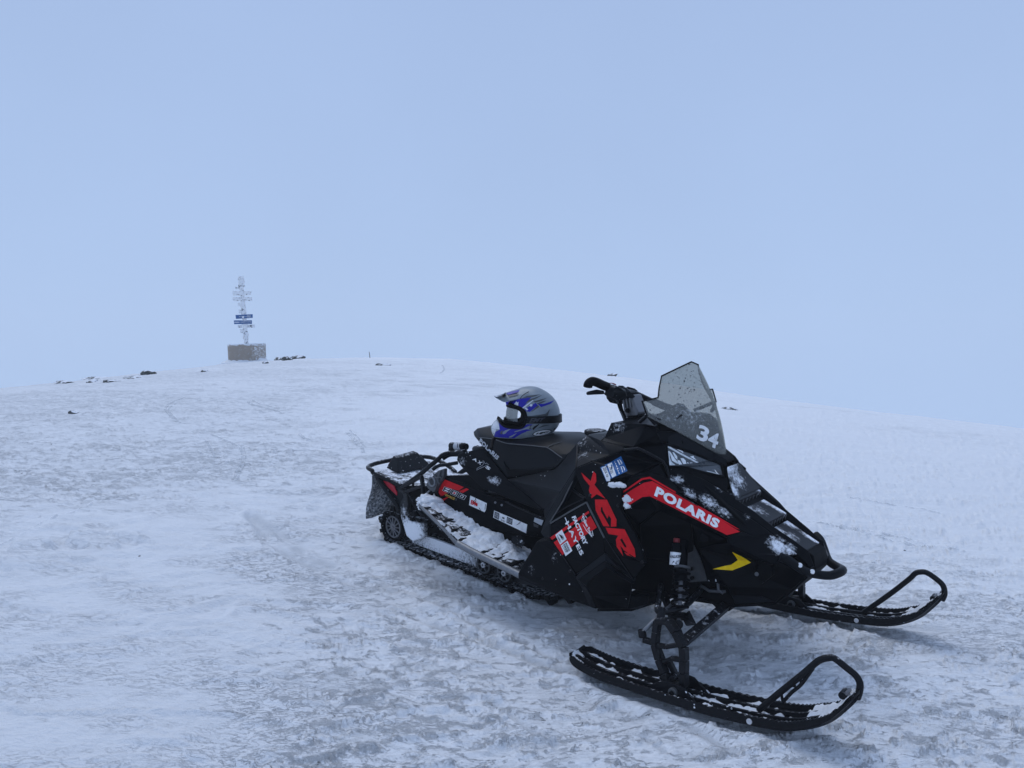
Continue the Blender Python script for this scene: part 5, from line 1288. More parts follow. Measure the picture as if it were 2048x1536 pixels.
plate('throttle_block', [(-0.5811,-0.2700,1.1178), (-0.5737,-0.2500,1.1262), (-0.5737,-0.2350,1.1218), (-0.5772,-0.1800,1.0978), (-0.5810,-0.1600,1.0772), (-0.5837,-0.1900,1.0591), (-0.5889,-0.2300,1.0645), (-0.5861,-0.2700,1.0759), (-0.5796,-0.2700,1.0965)], .05, M['tail'], SL, False, .008)
plate('throttle_switch', [(-0.5777,-0.2350,1.1224), (-0.5766,-0.2100,1.1212), (-0.5747,-0.1900,1.1140), (-0.5757,-0.1950,1.1059), (-0.5767,-0.2300,1.1169)], .02, M['redplastic'], SL, False, .004)
plate('riser_pad', [(-0.6315,-0.1000,1.0882), (-0.6285,-0.0900,1.0956), (-0.6276,-0.0600,1.0933), (-0.6129,-0.0500,1.0830), (-0.5916,-0.0400,1.0639), (-0.5703,-0.0400,1.0475), (-0.5896,-0.0500,1.0407), (-0.6132,-0.0900,1.0516), (-0.6175,-0.1100,1.0700)], .10, M['tail'], SL, False, .012)
loft('gauge', [[(-0.6489,0.0000,1.0763), (-0.6536,0.0200,1.0786), (-0.6347,0.0500,1.0696), (-0.6258,0.0600,1.0601), (-0.6311,0.0600,1.0468), (-0.6370,0.0500,1.0433)], [(-0.7038,0.0900,1.0606), (-0.7020,0.1000,1.0646), (-0.6759,0.1200,1.0570), (-0.6666,0.1300,1.0473), (-0.6720,0.1300,1.0337), (-0.6782,0.1200,1.0301)]], M['tail'], SL, True, True, 30)
rz = [(-0.6415,-0.0450,1.0413), (-0.5936,-0.0450,1.0519), (-0.5703,-0.0450,1.0080), (-0.5513,-0.0450,0.9811), (-0.5493,-0.0450,0.9674), (-0.5990,-0.0450,0.9565), (-0.6169,-0.0450,0.9494), (-0.6267,-0.0450,0.9718), (-0.6370,-0.0450,1.0145)]
plate('riser', rz, .09, M['alloy'], SL, False, .008)
for k in range(3):
    tube('riser_rib', [lerp3((-0.6322,-0.0490,1.0420), (-0.5990,-0.0490,1.0498), k / 2), lerp3((-0.6173,-0.0490,0.9912), (-0.5873,-0.0490,0.9990), k / 2)], .005, M['alloy'], SL, 8)
cyl('riser_bolt', (-0.6154,-0.0300,0.9790), (-0.5990,-0.0560,0.9840), .0105, M['dark'], SL, 18, .002)
tube('steering_column', [(-0.6112,0.0000,0.9534), (-0.5942,0.0000,0.9168), (-0.5840,0.0000,0.8899)], .022, M['dark'], SL, 14)
plate('column_boot', [(-0.6204,-0.0300,0.9482), (-0.5968,-0.0300,0.9623), (-0.5703,-0.0300,0.9609), (-0.5541,-0.0300,0.9318), (-0.6123,-0.0300,0.9210)], .06, M['dark'], SL, False, .008)
tube('control_cable', [(-0.5973,-0.1700,1.0624), (-0.6146,-0.1200,1.0350), (-0.6196,-0.0900,0.9985), (-0.6098,-0.0800,0.9692), (-0.5828,-0.0800,0.9314)], .006, M['dark'], SL, 8, smoothn=4)
tube('control_cable', [(-0.6004,-0.1600,1.0679), (-0.6180,-0.1000,1.0397), (-0.6204,-0.0800,1.0027), (-0.6145,-0.0700,0.9710), (-0.5918,-0.0700,0.9393)], .009, M['dark'], SL, 8, smoothn=4)
tube('control_cable', [(-0.5925,-0.1800,1.0605), (-0.6183,-0.1000,1.0153), (-0.6180,-0.0850,0.9860), (-0.5846,-0.0900,0.9340)], .004, M['castgrey'], SL, 6, smoothn=4)
cyl('brake_reservoir', (-0.6343,0.0900,1.0040), (-0.6295,0.0900,1.0390), .0185, M['castgrey'], SL, 20, .003)
cyl('reservoir_cap', (-0.6303,0.0900,1.0353), (-0.6292,0.0900,1.0427), .0205, M['tail'], SL, 20, .003)
plate('stop_switch', [(-0.6550,0.0800,1.0003), (-0.6401,0.1000,0.9986), (-0.6248,0.1100,0.9906), (-0.6260,0.1100,0.9777), (-0.6432,0.0900,0.9827)], .03, M['redplastic'], SL, False, .004)
plate('brake_block', [(-0.6418,0.0700,0.9921), (-0.6183,0.1000,0.9852), (-0.6127,0.1100,0.9668), (-0.6218,0.1100,0.9491), (-0.6368,0.1000,0.9534)], .04, M['dark'], SL, False, .006)

# ---- running boards with lodged snow
BO = [(-1.535, -.425, .408), (-1.40, -.43, .355), (-1.242, -.43, .284), (-1.06, -.43, .266), (-.862, -.43, .246)]
BI = [(-1.66, -.21, .352), (-1.48, -.21, .318), (-1.30, -.21, .280), (-1.08, -.21, .268), (-.85, -.21, .262)]
ribbon('running_board', BO, BI, M['tail'], .012)
tube('board_rail', [(-1.252, -.432, .290), (-1.15, -.434, .277), (-1.0, -.434, .264), (-.845, -.434, .250)], .0165, M['grey'], SL, 12, both=True)
ribbon('board_edge', [(-1.54, -.425, .420), (-1.40, -.435, .364), (-1.245, -.436, .298)], [(-1.545, -.425, .405), (-1.40, -.435, .350), (-1.245, -.436, .282)], M['grey'], .004)
tube('board_edge_lip', [(-1.5295,-0.4150,0.4033), (-1.4201,-0.4250,0.3687), (-1.2637,-0.4320,0.2845)], .005, M['alloy'], SL, 8, both=True)
# slots in the board
for k in range(9):
    t = k / 8.6
    a = Vector(along(BO, .05 + .9 * t)); b = Vector(along(BI, .05 + .9 * t))
    for s in (-1, 1):
        p, q = a.lerp(b, .12), a.lerp(b, .85)
        bar('board_slot', (p.x, p.y * -s, p.z + .004), (q.x, q.y * -s, q.z + .004), .024, .006, M['dark'], SL, (0, 0, 1), .001)

def snow_on_board(sgn):
    nu, nv = 90, 34
    bm = bmesh.new()
    vs = []
    for i in range(nu + 1):
        row = []
        u = i / nu
        a = Vector(along(BO, u)); b = Vector(along(BI, u))
        for j in range(nv + 1):
            w = j / nv
            p = a.lerp(b, w)
            n1 = fbm(np.array([p.x * 16]), np.array([p.y * 13 + 3 * sgn]), 5, 31, .6)[0]
            n2 = fbm(np.array([p.x * 5]), np.array([p.y * 6 + 3 * sgn]), 2, 37)[0]
            pile = .075 * max(0, w - .35) ** 1.2 * (1 - .6 * max(0, (u - .75) / .25)) + .05 * math.exp(-((u - .06) / .14) ** 2) * w
            n3 = fbm(np.array([p.x * 60]), np.array([p.y * 22 + 3 * sgn]), 4, 33, .65)[0]
            hgt = (n1 - .47) * .060 + (n3 - .5) * .032 + (n2 - .49) * .05 + pile * .75 - .002
            hgt -= .02 * max(0, (.12 - w) / .12) + .035 * max(0, (u - .85) / .15)
            row.append((p.x, p.y * (1 if sgn > 0 else -1), p.z + max(hgt, -.02), hgt))
        vs.append(row)
    V = [[bm.verts.new(p[:3]) for p in r] for r in vs]
    for i in range(nu):
        for j in range(nv):
            if max(vs[i][j][3], vs[i + 1][j][3], vs[i][j + 1][3], vs[i + 1][j + 1][3]) > -.004:
                bm.faces.new((V[i][j], V[i + 1][j], V[i + 1][j + 1], V[i][j + 1]))
    for v in [v for v in bm.verts if not v.link_faces]: bm.verts.remove(v)
    o = from_bm('lodged_snow', bm, M['snow'], None, True)
    o.matrix_world = SLED
    o['kind'] = 'stuff'
    o['label'] = 'loose snow heaped on the ' + ('near' if sgn > 0 else 'far') + ' running board of the snowmobile'
    return o
snow_on_board(1); snow_on_board(-1)
bm = bmesh.new()                                   # snow heaped against the rear bracket of the board
for i, (c, r) in enumerate((((-1.6001,-0.2900,0.3805), (.045, .07, .036)), ((-1.5830,-0.2600,0.3598), (.055, .05, .034)), ((-1.6466,-0.2800,0.3806), (.034, .05, .034)), ((-1.5535,-0.2500,0.3427), (.05, .04, .03)))):
    q = bmesh.ops.create_icosphere(bm, subdivisions=4, radius=1)
    for v in q['verts']:
        k = fbm(np.array([v.co.x * 2.2 + i * 9]), np.array([v.co.y * 2.2 + v.co.z * 2.9]), 4, 71)[0]
        v.co *= .55 + .9 * k
        v.co = Vector((v.co.x * r[0], v.co.y * r[1], v.co.z * r[2])) + Vector(c)
o = from_bm('lodged_snow', bm, M['snow'], None, True); o.matrix_world = SLED
o['kind'] = 'stuff'; o['label'] = 'lump of snow packed against the rear bracket of the running board'
bm = bmesh.new()                                   # clumps on the hood shoulder and panel step
for i, (c, r) in enumerate((((-0.4351,-0.3900,0.7393), (.022, .012, .011)), ((-0.4038,-0.3920,0.7477), (.024, .014, .012)), ((-0.3826,-0.3950,0.7488), (.012, .01, .009)), ((-0.3645,-0.3920,0.6974), (.018, .012, .017)), ((-0.3548,-0.3900,0.6959), (.013, .01, .010)), ((-0.3602,-0.3960,0.6730), (.016, .01, .012)))):
    q = bmesh.ops.create_icosphere(bm, subdivisions=3, radius=1)
    for v in q['verts']:
        k = fbm(np.array([v.co.x * 2.2 + i * 9]), np.array([v.co.y * 2.2 + v.co.z * 2.9]), 4, 73)[0]
        v.co *= .6 + .8 * k
        v.co = Vector((v.co.x * r[0], v.co.y * r[1], v.co.z * r[2])) + Vector(c)
o = from_bm('lodged_snow', bm, M['snow'], None, True); o.matrix_world = SLED
o['kind'] = 'stuff'; o['label'] = 'small clumps of snow caught on the step of the red striped panel'
loft('toe_hold', [[(-0.9486,-0.4000,0.3683), (-0.9602,-0.3800,0.3880), (-0.9290,-0.3600,0.3968), (-0.9082,-0.3500,0.3670), (-0.9023,-0.3800,0.3485)], [(-1.0854,-0.2400,0.2942), (-1.0881,-0.2300,0.3202), (-1.0374,-0.2300,0.3390), (-1.0068,-0.2300,0.3124), (-1.0268,-0.2300,0.2784)]], M['tail'], SL, True, True, 30)

# ---- track, rails and wheels
RX, RZ, RB = -2.02, .125, .088
path = []
for k in range(0, 19): a = math.pi / 2 + math.pi * k / 18; path.append((RX + RB * math.cos(a), RZ + RB * math.sin(a)))
for x in np.linspace(-1.95, -1.02, 16): path.append((x, .037))
for x, z in ((-.92, .052), (-.80, .095), (-.68, .15), (-.60, .20), (-.555, .26), (-.57, .32), (-.63, .35), (-.72, .345)): path.append((x, z))
for x in np.linspace(-.85, -1.95, 14): path.append((x, .26 if x > -1.5 else .26 - .047 * (-1.5 - x) / .45))
pv = [Vector((x, 0, z)) for x, z in path]
pv = catmull(pv, 3, True)
def track_belt():
    bm = bmesh.new()
    n = len(pv); cen = Vector((-1.3, 0, .15))
    rs = []
    for i in range(n):
        T = (pv[(i + 1) % n] - pv[i - 1]).normalized(); N = Vector((-T.z, 0, T.x))
        N = -N if i >= 0 and False else N
        rs.append([bm.verts.new(pv[i] + Vector((0, y, 0)) + N * d) for y, d in ((-.19, -.006), (.19, -.006), (.19, .006), (-.19, .006))])
    for i in range(n):
        a, b = rs[i], rs[(i + 1) % n]
        for k in range(4): bm.faces.new((a[k], a[(k + 1) % 4], b[(k + 1) % 4], b[k]))
    return from_bm('track_belt', bm, M['rubber'], SL, angle=40)
belt = track_belt()
bm = bmesh.new()                                  # one lug: two end blocks and a low web, noses outward along -Z
for y0, y1, hgt, th in ((-.192, -.135, .030, .020), (-.135, -.075, .022, .014), (-.075, -.02, .030, .018), (-.02, .02, .02, .012), (.02, .075, .030, .018), (.075, .135, .022, .014), (.135, .192, .030, .020)):
    a = [bm.verts.new(p) for p in ((-th, y0, 0), (th, y0, 0), (th, y1, 0), (-th, y1, 0))]
    b = [bm.verts.new(p) for p in ((-th * .45, y0 + .006, -hgt), (th * .45, y0 + .006, -hgt), (th * .45, y1 - .006, -hgt), (-th * .45, y1 - .006, -hgt))]
    bm.faces.new(a); bm.faces.new(b[::-1])
    for k in range(4): bm.faces.new((a[k], b[k], b[(k + 1) % 4], a[(k + 1) % 4]))
bmesh.ops.recalc_face_normals(bm, faces=bm.faces)
lug_me = bpy.data.meshes.new('track_lug'); bm.to_mesh(lug_me); bm.free(); lug_me.materials.append(M['rubber'])
bm = bmesh.new()
bmesh.ops.create_cube(bm, size=1)
for v in bm.verts: v.co = Vector((v.co.x * .022, v.co.y * .02, v.co.z * .02))
clip_me = bpy.data.meshes.new('track_clip'); bm.to_mesh(clip_me); bm.free(); clip_me.materials.append(M['rubber'])
L = [0.]
for i in range(len(pv)): L.append(L[-1] + (pv[(i + 1) % len(pv)] - pv[i]).length)
nl = int(L[-1] / .0585)
for k in range(nl):
    s = L[-1] * k / nl
    i = max(j for j in range(len(pv)) if L[j] <= s)
    t = (s - L[i]) / max(1e-6, L[i + 1] - L[i])
    p = pv[i].lerp(pv[(i + 1) % len(pv)], t)
    T = (pv[(i + 1) % len(pv)] - pv[i]).normalized()
    out_ = Vector((-T.z, 0, T.x)) * -1
    if out_.dot(p - Vector((p.x * .2 - 1.04, 0, .17))) < 0: out_ = -out_
    zax = -out_
    xax = Vector((0, 1, 0)).cross(zax)
    mat_ = Matrix((xax, Vector((0, 1, 0)), zax)).transposed().to_4x4(); mat_.translation = p + out_ * .005
    if k % 2 == 0:
        o = bpy.data.objects.new('track_lug', lug_me); COL.objects.link(o); o.parent = SL; o.matrix_local = mat_
    for y in (-.193, .193):
        if k % 2 and y > 0: continue
        o = bpy.data.objects.new('track_clip', clip_me); COL.objects.link(o); o.parent = belt
        m2 = mat_.copy(); m2.translation = p + Vector((0, y, 0)) - out_ * .004; o.matrix_local = m2
RAIL = snowy('slide rail caked in snow', (.03, .03, .032), .6, .3, .9, .0, [((-1.65, -.15, .11), (.6, .6, .2), .62)])
for s in (-1, 1):
    plate('slide_rail', [(-1.93, s * .145, .085), (-1.90, s * .145, .12), (-1.75, s * .145, .125), (-1.40, s * .145, .122), (-1.02, s * .145, .125), (-.90, s * .145, .15), (-.93, s * .145, .085), (-1.1, s * .145, .055), (-1.9, s * .145, .055)], .02, RAIL, SL, False, .004)
def wheel(c, r, hubmat, spokes, s):
    """c on the rail; s the side it faces."""
    y = c[1]
    hub = cyl('idler_wheel', (c[0], y - s * .0, c[2]), (c[0], y - s * .022, c[2]), r * .80, M['dark'], SL, 32, .003)
    bm = bmesh.new()
    ring_ = [Vector((c[0] + (r - .011) * math.cos(a), y - s * .011, c[2] + (r - .011) * math.sin(a))) for a in [2 * math.pi * k / 32 for k in range(32)]]
    tube_bm(bm, ring_, .0125, 10, True); from_bm('tyre', bm, M['rubber'], hub, angle=50)
    bm = bmesh.new()
    ring_ = [Vector((c[0] + r * .74 * math.cos(a), y - s * .024, c[2] + r * .74 * math.sin(a))) for a in [2 * math.pi * k / 32 for k in range(32)]]
    tube_bm(bm, ring_, .005, 8, True); from_bm('rim', bm, hubmat if spokes > 8 else M['castgrey'], hub, angle=50)
    for k in range(spokes):
        a = 2 * math.pi * k / spokes
        tube('spoke', [(c[0] + r * .2 * math.cos(a), y - s * .026, c[2] + r * .2 * math.sin(a)), (c[0] + r * .72 * math.cos(a + .12), y - s * .025, c[2] + r * .72 * math.sin(a + .12))], .0042, hubmat if spokes > 8 else M['castgrey'], hub, 6)
    cyl('hub', (c[0], y, c[2]), (c[0], y - s * .030, c[2]), r * .26, hubmat, hub, 20, .002)
    cyl('hub_bolt', (c[0], y, c[2]), (c[0], y - s * .034, c[2]), r * .10, M['alloy'], hub, 10, .001)
for s in (1, -1):
    wheel((RX, -s * .152, RZ), .080, M['alloy'], 12, s)
    wheel((-1.311, -s * .160, .104), .056, M['hub'], 6, s)
    wheel((-1.171, -s * .160, .101), .056, M['hub'], 6, s)
cyl('rear_axle', (RX, -.15, RZ), (RX, .15, RZ), .012, M['alloy'], SL, 12, 0)
GUARD = snowy('rear guard caked in snow', (.014, .015, .017), .5, .3, .9, .2, [((-1.8391,-0.2000,0.1464), (.18, .3, .17), .74), ((-1.9006,-0.2000,0.2447), (.06, .2, .10), .35)])
plate('rear_guard', [(-1.9498,-0.2100,0.3688), (-1.8736,-0.2100,0.3653), (-1.8692,-0.2050,0.2928), (-1.8880,-0.2000,0.2176), (-1.8410,-0.2000,0.2024), (-1.7476,-0.1950,0.2143), (-1.7474,-0.1900,0.1345), (-1.8390,-0.1900,0.0908), (-1.8873,-0.1950,0.1096), (-1.9281,-0.2050,0.2124), (-1.9395,-0.2100,0.2911)], .03, GUARD, SL, True, .006)
plate('suspension_arm', [(-1.7890,-0.1600,0.1633), (-1.6630,-0.1500,0.2252), (-1.5621,-0.1500,0.1666), (-1.5700,-0.1500,0.1453), (-1.6958,-0.1600,0.1671), (-1.7693,-0.1600,0.1417)], .02, M['dark'], SL, True, .004)
tube('suspension_arm', [(-1.8876,-0.1800,0.3368), (-1.8491,-0.1700,0.2904), (-1.7725,-0.1600,0.2269)], .012, M['arm'], SL, 10, both=True)
cyl('suspension_shock', (-1.9660,-0.1000,0.2429), (-1.7811,-0.1000,0.2254), .028, M['dark'], SL, 16, .004)

# ---- tail: deck, bumper hoop, lamp, flap, brackets
deck = [(-2.1363,-0.1950,0.4291), (-2.0508,-0.1950,0.4119), (-1.9340,-0.1950,0.3895), (-1.9652,-0.1200,0.3937)]
dk = bmesh.new()
near = [(-2.140, -.20, .428), (-2.03, -.20, .412), (-1.90, -.20, .396), (-1.72, -.19, .43)]
prism(dk, near + mir(near)[::-1], .012, (-2.0, 0, -1))
bevel(from_bm('tail_deck', dk, M['deck'], SL), .004)
tube('rear_bumper', [(-1.9296,-0.2050,0.3885), (-2.0228,-0.2150,0.4059), (-2.1005,-0.2300,0.4204), (-2.1296,-0.2380,0.4261), (-2.1391,-0.2400,0.4398), (-2.205, -.215, .438), (-2.235, -.17, .440), (-2.25, -.08, .442), (-2.25, .08, .442), (-2.235, .17, .440), (-2.205, .215, .438), (-2.14, .24, .435), (-2.0, .22, .42), (-1.92, .205, .40)], .0125, M['tail'], SL, 12, smoothn=4)
lampb = loft('tail_light', [[(-2.165, -.115, .428), (-2.140, -.085, .500), (-2.150, .075, .506), (-2.175, .12, .432)], [(-2.045, -.130, .422), (-2.105, -.085, .494), (-2.110, .075, .502), (-2.035, .125, .424)]], M['tail'], SL, True, True, 20)
bevel(lampb, .004)
plate('tail_light_lens', [(-2.172, -.10, .44), (-2.150, -.08, .490), (-2.158, .07, .494), (-2.180, .10, .44)], .006, plain('tail lamp red', (.16, .004, .006), .3), SL, False, .002, (-1, 0, .45))
plate('tail_side_panel', [(-2.1521,-0.2100,0.3990), (-2.1112,-0.2150,0.4157), (-2.0150,-0.2150,0.3974), (-1.9310,-0.2100,0.3841), (-1.9110,-0.2080,0.3731), (-1.9035,-0.2100,0.3255), (-1.9351,-0.2100,0.2787), (-1.9838,-0.2100,0.2875), (-2.1004,-0.2100,0.3610), (-2.1397,-0.2100,0.3733)], .02, M['tail'], SL, True, .004)
plate('side_reflector', [(-2.0707,-0.2160,0.3899), (-2.0211,-0.2160,0.3913), (-1.9720,-0.2160,0.3790), (-1.9640,-0.2160,0.3608), (-1.9507,-0.2160,0.3511), (-1.9500,-0.2160,0.3288), (-1.9897,-0.2160,0.3452), (-2.0394,-0.2160,0.3673)], .006, plain('red reflector', (.38, .005, .02), .4, 0, .3), SL, True, .002)
tube('flap_brace', [(-2.1023,-0.2250,0.3989), (-2.0667,-0.2250,0.3682), (-1.9838,-0.2200,0.3070), (-1.9439,-0.2150,0.2724), (-1.9383,-0.2100,0.2513)], .013, M['tail'], SL, 8, both=True)
def flap():
    bm = bmesh.new(); nu, nv = 14, 14; rows_ = []
    for i in range(nu + 1):
        r_ = []
        for j in range(nv + 1):
            y = -.215 + .43 * i / nu; w = j / nv
            x = -2.17 - .045 * w + .012 * math.sin(6 * w + i * .7); z = .40 - .262 * w + .006 * math.sin(i * 1.3 + w * 4) * w
            r_.append(bm.verts.new((x, y, z)))
        rows_.append(r_)
    for a, b in zip(rows_, rows_[1:]):
        for j in range(nv): bm.faces.new((a[j], a[j + 1], b[j + 1], b[j]))
    o = from_bm('snow_flap', bm, M['flap'], SL, True)
    m = o.modifiers.new('thickness', 'SOLIDIFY'); m.thickness = .005
    return o
flap()
# cast bracket and truss behind the seat
cb = plate('cast_bracket', [(-1.6896,-0.2350,0.4635), (-1.6668,-0.2350,0.4895), (-1.6173,-0.2300,0.5386), (-1.5740,-0.2250,0.5579), (-1.5739,-0.2250,0.5161), (-1.5846,-0.2250,0.4976), (-1.6075,-0.2300,0.4586), (-1.6319,-0.2400,0.4199), (-1.6761,-0.2400,0.4316), (-1.6938,-0.2400,0.4493)], .03, M['castgrey'], SL, True, .006)
for s in (1, -1):
    c = (-1.6405,-0.2450,0.4778)
    tube('bracket_eye', [(c[0] + .023 * math.cos(a), s * c[1], c[2] + .023 * math.sin(a)) for a in [2 * math.pi * k / 20 for k in range(20)]], .005, M['grey'], SL, 8, True)
for a, b in (((-1.6390,-0.2370,0.5214), (-1.5918,-0.2360,0.4747)), ((-1.5923,-0.2320,0.5462), (-1.6194,-0.2400,0.4414)), ((-1.6283,-0.2400,0.4983), (-1.5844,-0.2320,0.5128))): tube('bracket_rib', [a, b], .0045, M['castgrey'], SL, 6, both=True)
def truss(a, b, w=.016, h=.02, m='arm'): 
    for s in (1, -1): bar('tail_truss', (a[0], s * a[1], a[2]), (b[0], s * b[1], b[2]), w, h, M[m], SL)
truss((-1.9141,-0.2150,0.3812), (-1.7444,-0.2200,0.4807)); truss((-1.8915,-0.2150,0.3613), (-1.7303,-0.2250,0.4341)); truss((-1.8816,-0.2150,0.3906), (-1.8664,-0.2150,0.3692), .010, .012); truss((-1.8151,-0.2180,0.4345), (-1.8173,-0.2180,0.3950), .010, .012)
truss((-1.7497,-0.2200,0.4820), (-1.7284,-0.2250,0.4297)); truss((-1.7302,-0.2250,0.4317), (-1.7284,-0.2250,0.3817), .014, .016); truss((-1.8554,-0.2150,0.3642), (-1.8076,-0.2150,0.3233), .010, .012); truss((-1.7260,-0.2300,0.3735), (-1.6590,-0.2400,0.4258), .008, .01, 'grey')
tube('rack_tube', [(-1.9128,-0.2130,0.3823), (-1.7751,-0.2050,0.4840), (-1.7175,-0.1900,0.5386), (-1.6923,-0.1700,0.5666), (-1.6779,-0.1400,0.5958), (-1.6591,-0.1100,0.6067)], .0125, M['tail'], SL, 10, smoothn=4, both=True)
tube('rack_tube', [(-1.6857,-0.2000,0.5249), (-1.6674,-0.1800,0.5467), (-1.6220,-0.1600,0.5594), (-1.5544,-0.1500,0.5801)], .010, M['tail'], SL, 10, smoothn=4, both=True)
tube('rack_tube', [(-1.6891,-0.1300,0.5773), (-1.6672,-0.1000,0.5992), (-1.6168,-0.0800,0.6087), (-1.5649,-0.0800,0.6244)], .0165, M['tail'], SL, 10, smoothn=4, both=True)
cyl('rack_post', (-1.6807,-0.0600,0.5844), (-1.6869,-0.0600,0.6253), .020, M['tail'], SL, 14, .004)
can = cyl('strap_can', (-1.6963,-0.0600,0.6334), (-1.5901,-0.0600,0.6475), .0205, M['tail'], SL, 24, .004)
cyl('can_end', (-1.5919,-0.0600,0.6472), (-1.5754,-0.0600,0.6495), .0175, M['dark'], can, 20, .003)
bm = bmesh.new(); tube_bm(bm, [Vector((-1.6578,-0.0600,0.6382)), Vector((-1.6102,-0.0600,0.6446))], .0212, 24); from_bm('can_label', bm, M['offwhite'], can, angle=40)
for x in (832, 846, 858): tube('can_mark', [(-1.6241,-0.0820,0.6618), (-1.6232,-0.0820,0.6397)] if x == 832 else ([(-1.6101,-0.0820,0.6636), (-1.6092,-0.0820,0.6422)] if x == 846 else [(-1.5996,-0.0820,0.6641), (-1.5987,-0.0820,0.6440)]), .002, M['black'], can, 5)

# ---- front bumper
bpts = [(0.1795,-0.1820,0.5582), (0.2064,-0.1650,0.5469), (0.2343,-0.1350,0.5206), (0.2542,-0.1100,0.5028), (0.2781,-0.0850,0.4934)]
fb = [Vector(p) for p in bpts] + [Vector((.322, -.055, .492)), Vector((.345, -.02, .500)), Vector((.345, .02, .500)), Vector((.322, .055, .492))] + [Vector((p[0], -p[1], p[2])) for p in bpts[::-1]]
bm = bmesh.new(); tube_bm(bm, catmull(fb, 5), .0165, 12); from_bm('front_bumper', bm, M['seat'], SL, angle=50)
for q in ((0.2396,-0.1360,0.5272), (0.2731,-0.0960,0.5012)): cyl('bumper_screw', q, (q[0] + .004, q[1] - .012, q[2] + .008), .009, M['white'], SL, 10, .001)

# ---- skis
SKB = [(-.462, .075, .050), (-.445, .056, .062), (-.40, .046, .070), (-.30, .044, .074), (-.15, .058, .076), (.0, .074, .077), (.15, .094, .077), (.30, .122, .076), (.40, .147, .074), (.47, .182, .070), (.53, .232, .060), (.575, .295, .044), (.598, .335, .024)]
def ski_curve(n=140):
    P = catmull([Vector(p) for p in SKB], 12)
    return P
def make_ski(s):
    """s=1 right (near) ski, centre at Y=-.54."""
    yc = -.54 * s
    C_ = ski_curve()
    base = loft('ski', [[(p.x, yc - s * p.z, p.y + .004), (p.x, yc - s * p.z * .55, p.y - .002), (p.x, yc - s * .018, p.y - .018), (p.x, yc + s * .018, p.y - .018), (p.x, yc + s * p.z * .55, p.y - .002), (p.x, yc + s * p.z, p.y + .004),
                         (p.x, yc + s * p.z, p.y + .014), (p.x, yc, p.y + .010), (p.x, yc - s * p.z, p.y + .014)] for p in C_], M['ski'], SL, True, True, 40)
    n = len(C_)
    for off, nm in ((1, 'ski_side_rail'), (-1, 'ski_side_rail'), (.35, 'ski_inner_rail'), (-.35, 'ski_inner_rail')):
        rg = []
        for i, p in enumerate(C_):
            if i < 6 or i > n - 14: continue
            k = min(1, (i - 6) / 10, (n - 14 - i) / 24)
            hgt = (.020 if abs(off) == 1 else .014) * k + .003
            tooth = .004 * (i % 2) if abs(off) == 1 else 0
            y = yc - s * (p.z - .006) * off
            T = .006
            nx = -.0
            rg.append([(p.x, y - T, p.y + .006), (p.x, y + T, p.y + .006), (p.x, y + T * .8, p.y + .010 + hgt + tooth), (p.x, y - T * .8, p.y + .010 + hgt + tooth)])
        loft(nm, rg, M['ski'], base, True, True, 40)
    # runner under the keel
    tube('carbide_runner', [(p.x, yc, p.y - .020) for p in C_[20:100:4]], .005, M['castgrey'], base, 8)
    # snow lying in the channel
    bm = bmesh.new(); rows_ = []
    for i in range(4, n - 8):
        p = C_[i]; r_ = []
        for j in range(11):
            w = -1 + 2 * j / 10
            y = yc + w * (p.z - .016)
            h_ = fbm(np.array([p.x * 34]), np.array([y * 46]), 4, 91 + (s > 0), .6)[0]
            r_.append((p.x, y, p.y + .011 + (h_ - .47) * .050 + (.012 if i > n * .72 else 0), h_))
        rows_.append(r_)
    V = [[bm.verts.new(q[:3]) for q in r_] for r_ in rows_]
    for a in range(len(V) - 1):
        for j in range(10): bm.faces.new((V[a][j], V[a + 1][j], V[a + 1][j + 1], V[a][j + 1]))
    sn = from_bm('channel_snow', bm, M['snow'], base, True)
    # saddle and bolt
    ysd = yc - s * .050
    for yy in (yc - s * .048, yc + s * .048):
        plate('ski_saddle', [(-.115, yy, .085), (-.07, yy, .120), (-.03, yy, .142), (.03, yy, .142), (.07, yy, .118), (.10, yy, .092), (.0, yy, .075)], .008, M['ski'], base, False, .003, (0, yc, .1))
    for sg in (1, -1):
        cyl('saddle_bolt', (.0, yc - s * sg * .040, .112), (.0, yc - s * sg * .062, .112), .017, M['castgrey'], base, 24, .002)
        cyl('saddle_bolt', (.0, yc - s * sg * .050, .112), (.0, yc - s * sg * .068, .112), .010, M['dark'], base, 6, .001)
        cyl('loop_bolt', (.292, yc - s * sg * (.076 - .02), .138), (.292, yc - s * sg * (.076 + .004), .138), .0095, M['hub'], base, 16, .001)
    return base, yc
LOOPN = [(0.5897,-0.5400,0.3109), (0.5940,-0.5400,0.3349), (0.5928,-0.5400,0.3615), (0.5785,-0.5400,0.3806), (0.5503,-0.5400,0.3944), (0.5123,-0.5400,0.4110), (0.4942,-0.5400,0.4062), (0.4722,-0.5400,0.3920), (0.4551,-0.5400,0.3723), (0.4167,-0.5400,0.3176), (0.3456,-0.5400,0.2222), (0.2902,-0.5400,0.1444)]
ski_n, yn = make_ski(1)
ski_f, yf = make_ski(-1)
tube('ski_loop', LOOPN, .0108, M['ski'], ski_n, 10, smoothn=3)
LB = [(0.4517,-0.5400,0.3568), (0.4195,-0.5400,0.2876), (0.3933,-0.5400,0.2511), (0.3673,-0.5400,0.2062)]
tube('ski_loop_brace', LB, .006, M['ski'], ski_n, 8, smoothn=3)
for a, b in (((0.4092,-0.5400,0.3199), (0.4200,-0.5400,0.2930)), ((0.3766,-0.5400,0.2706), (0.4035,-0.5400,0.2750)), ((0.3565,-0.5400,0.2415), (0.3661,-0.5400,0.2083))): tube('ski_loop_brace', [a, b], .005, M['ski'], ski_n, 8)
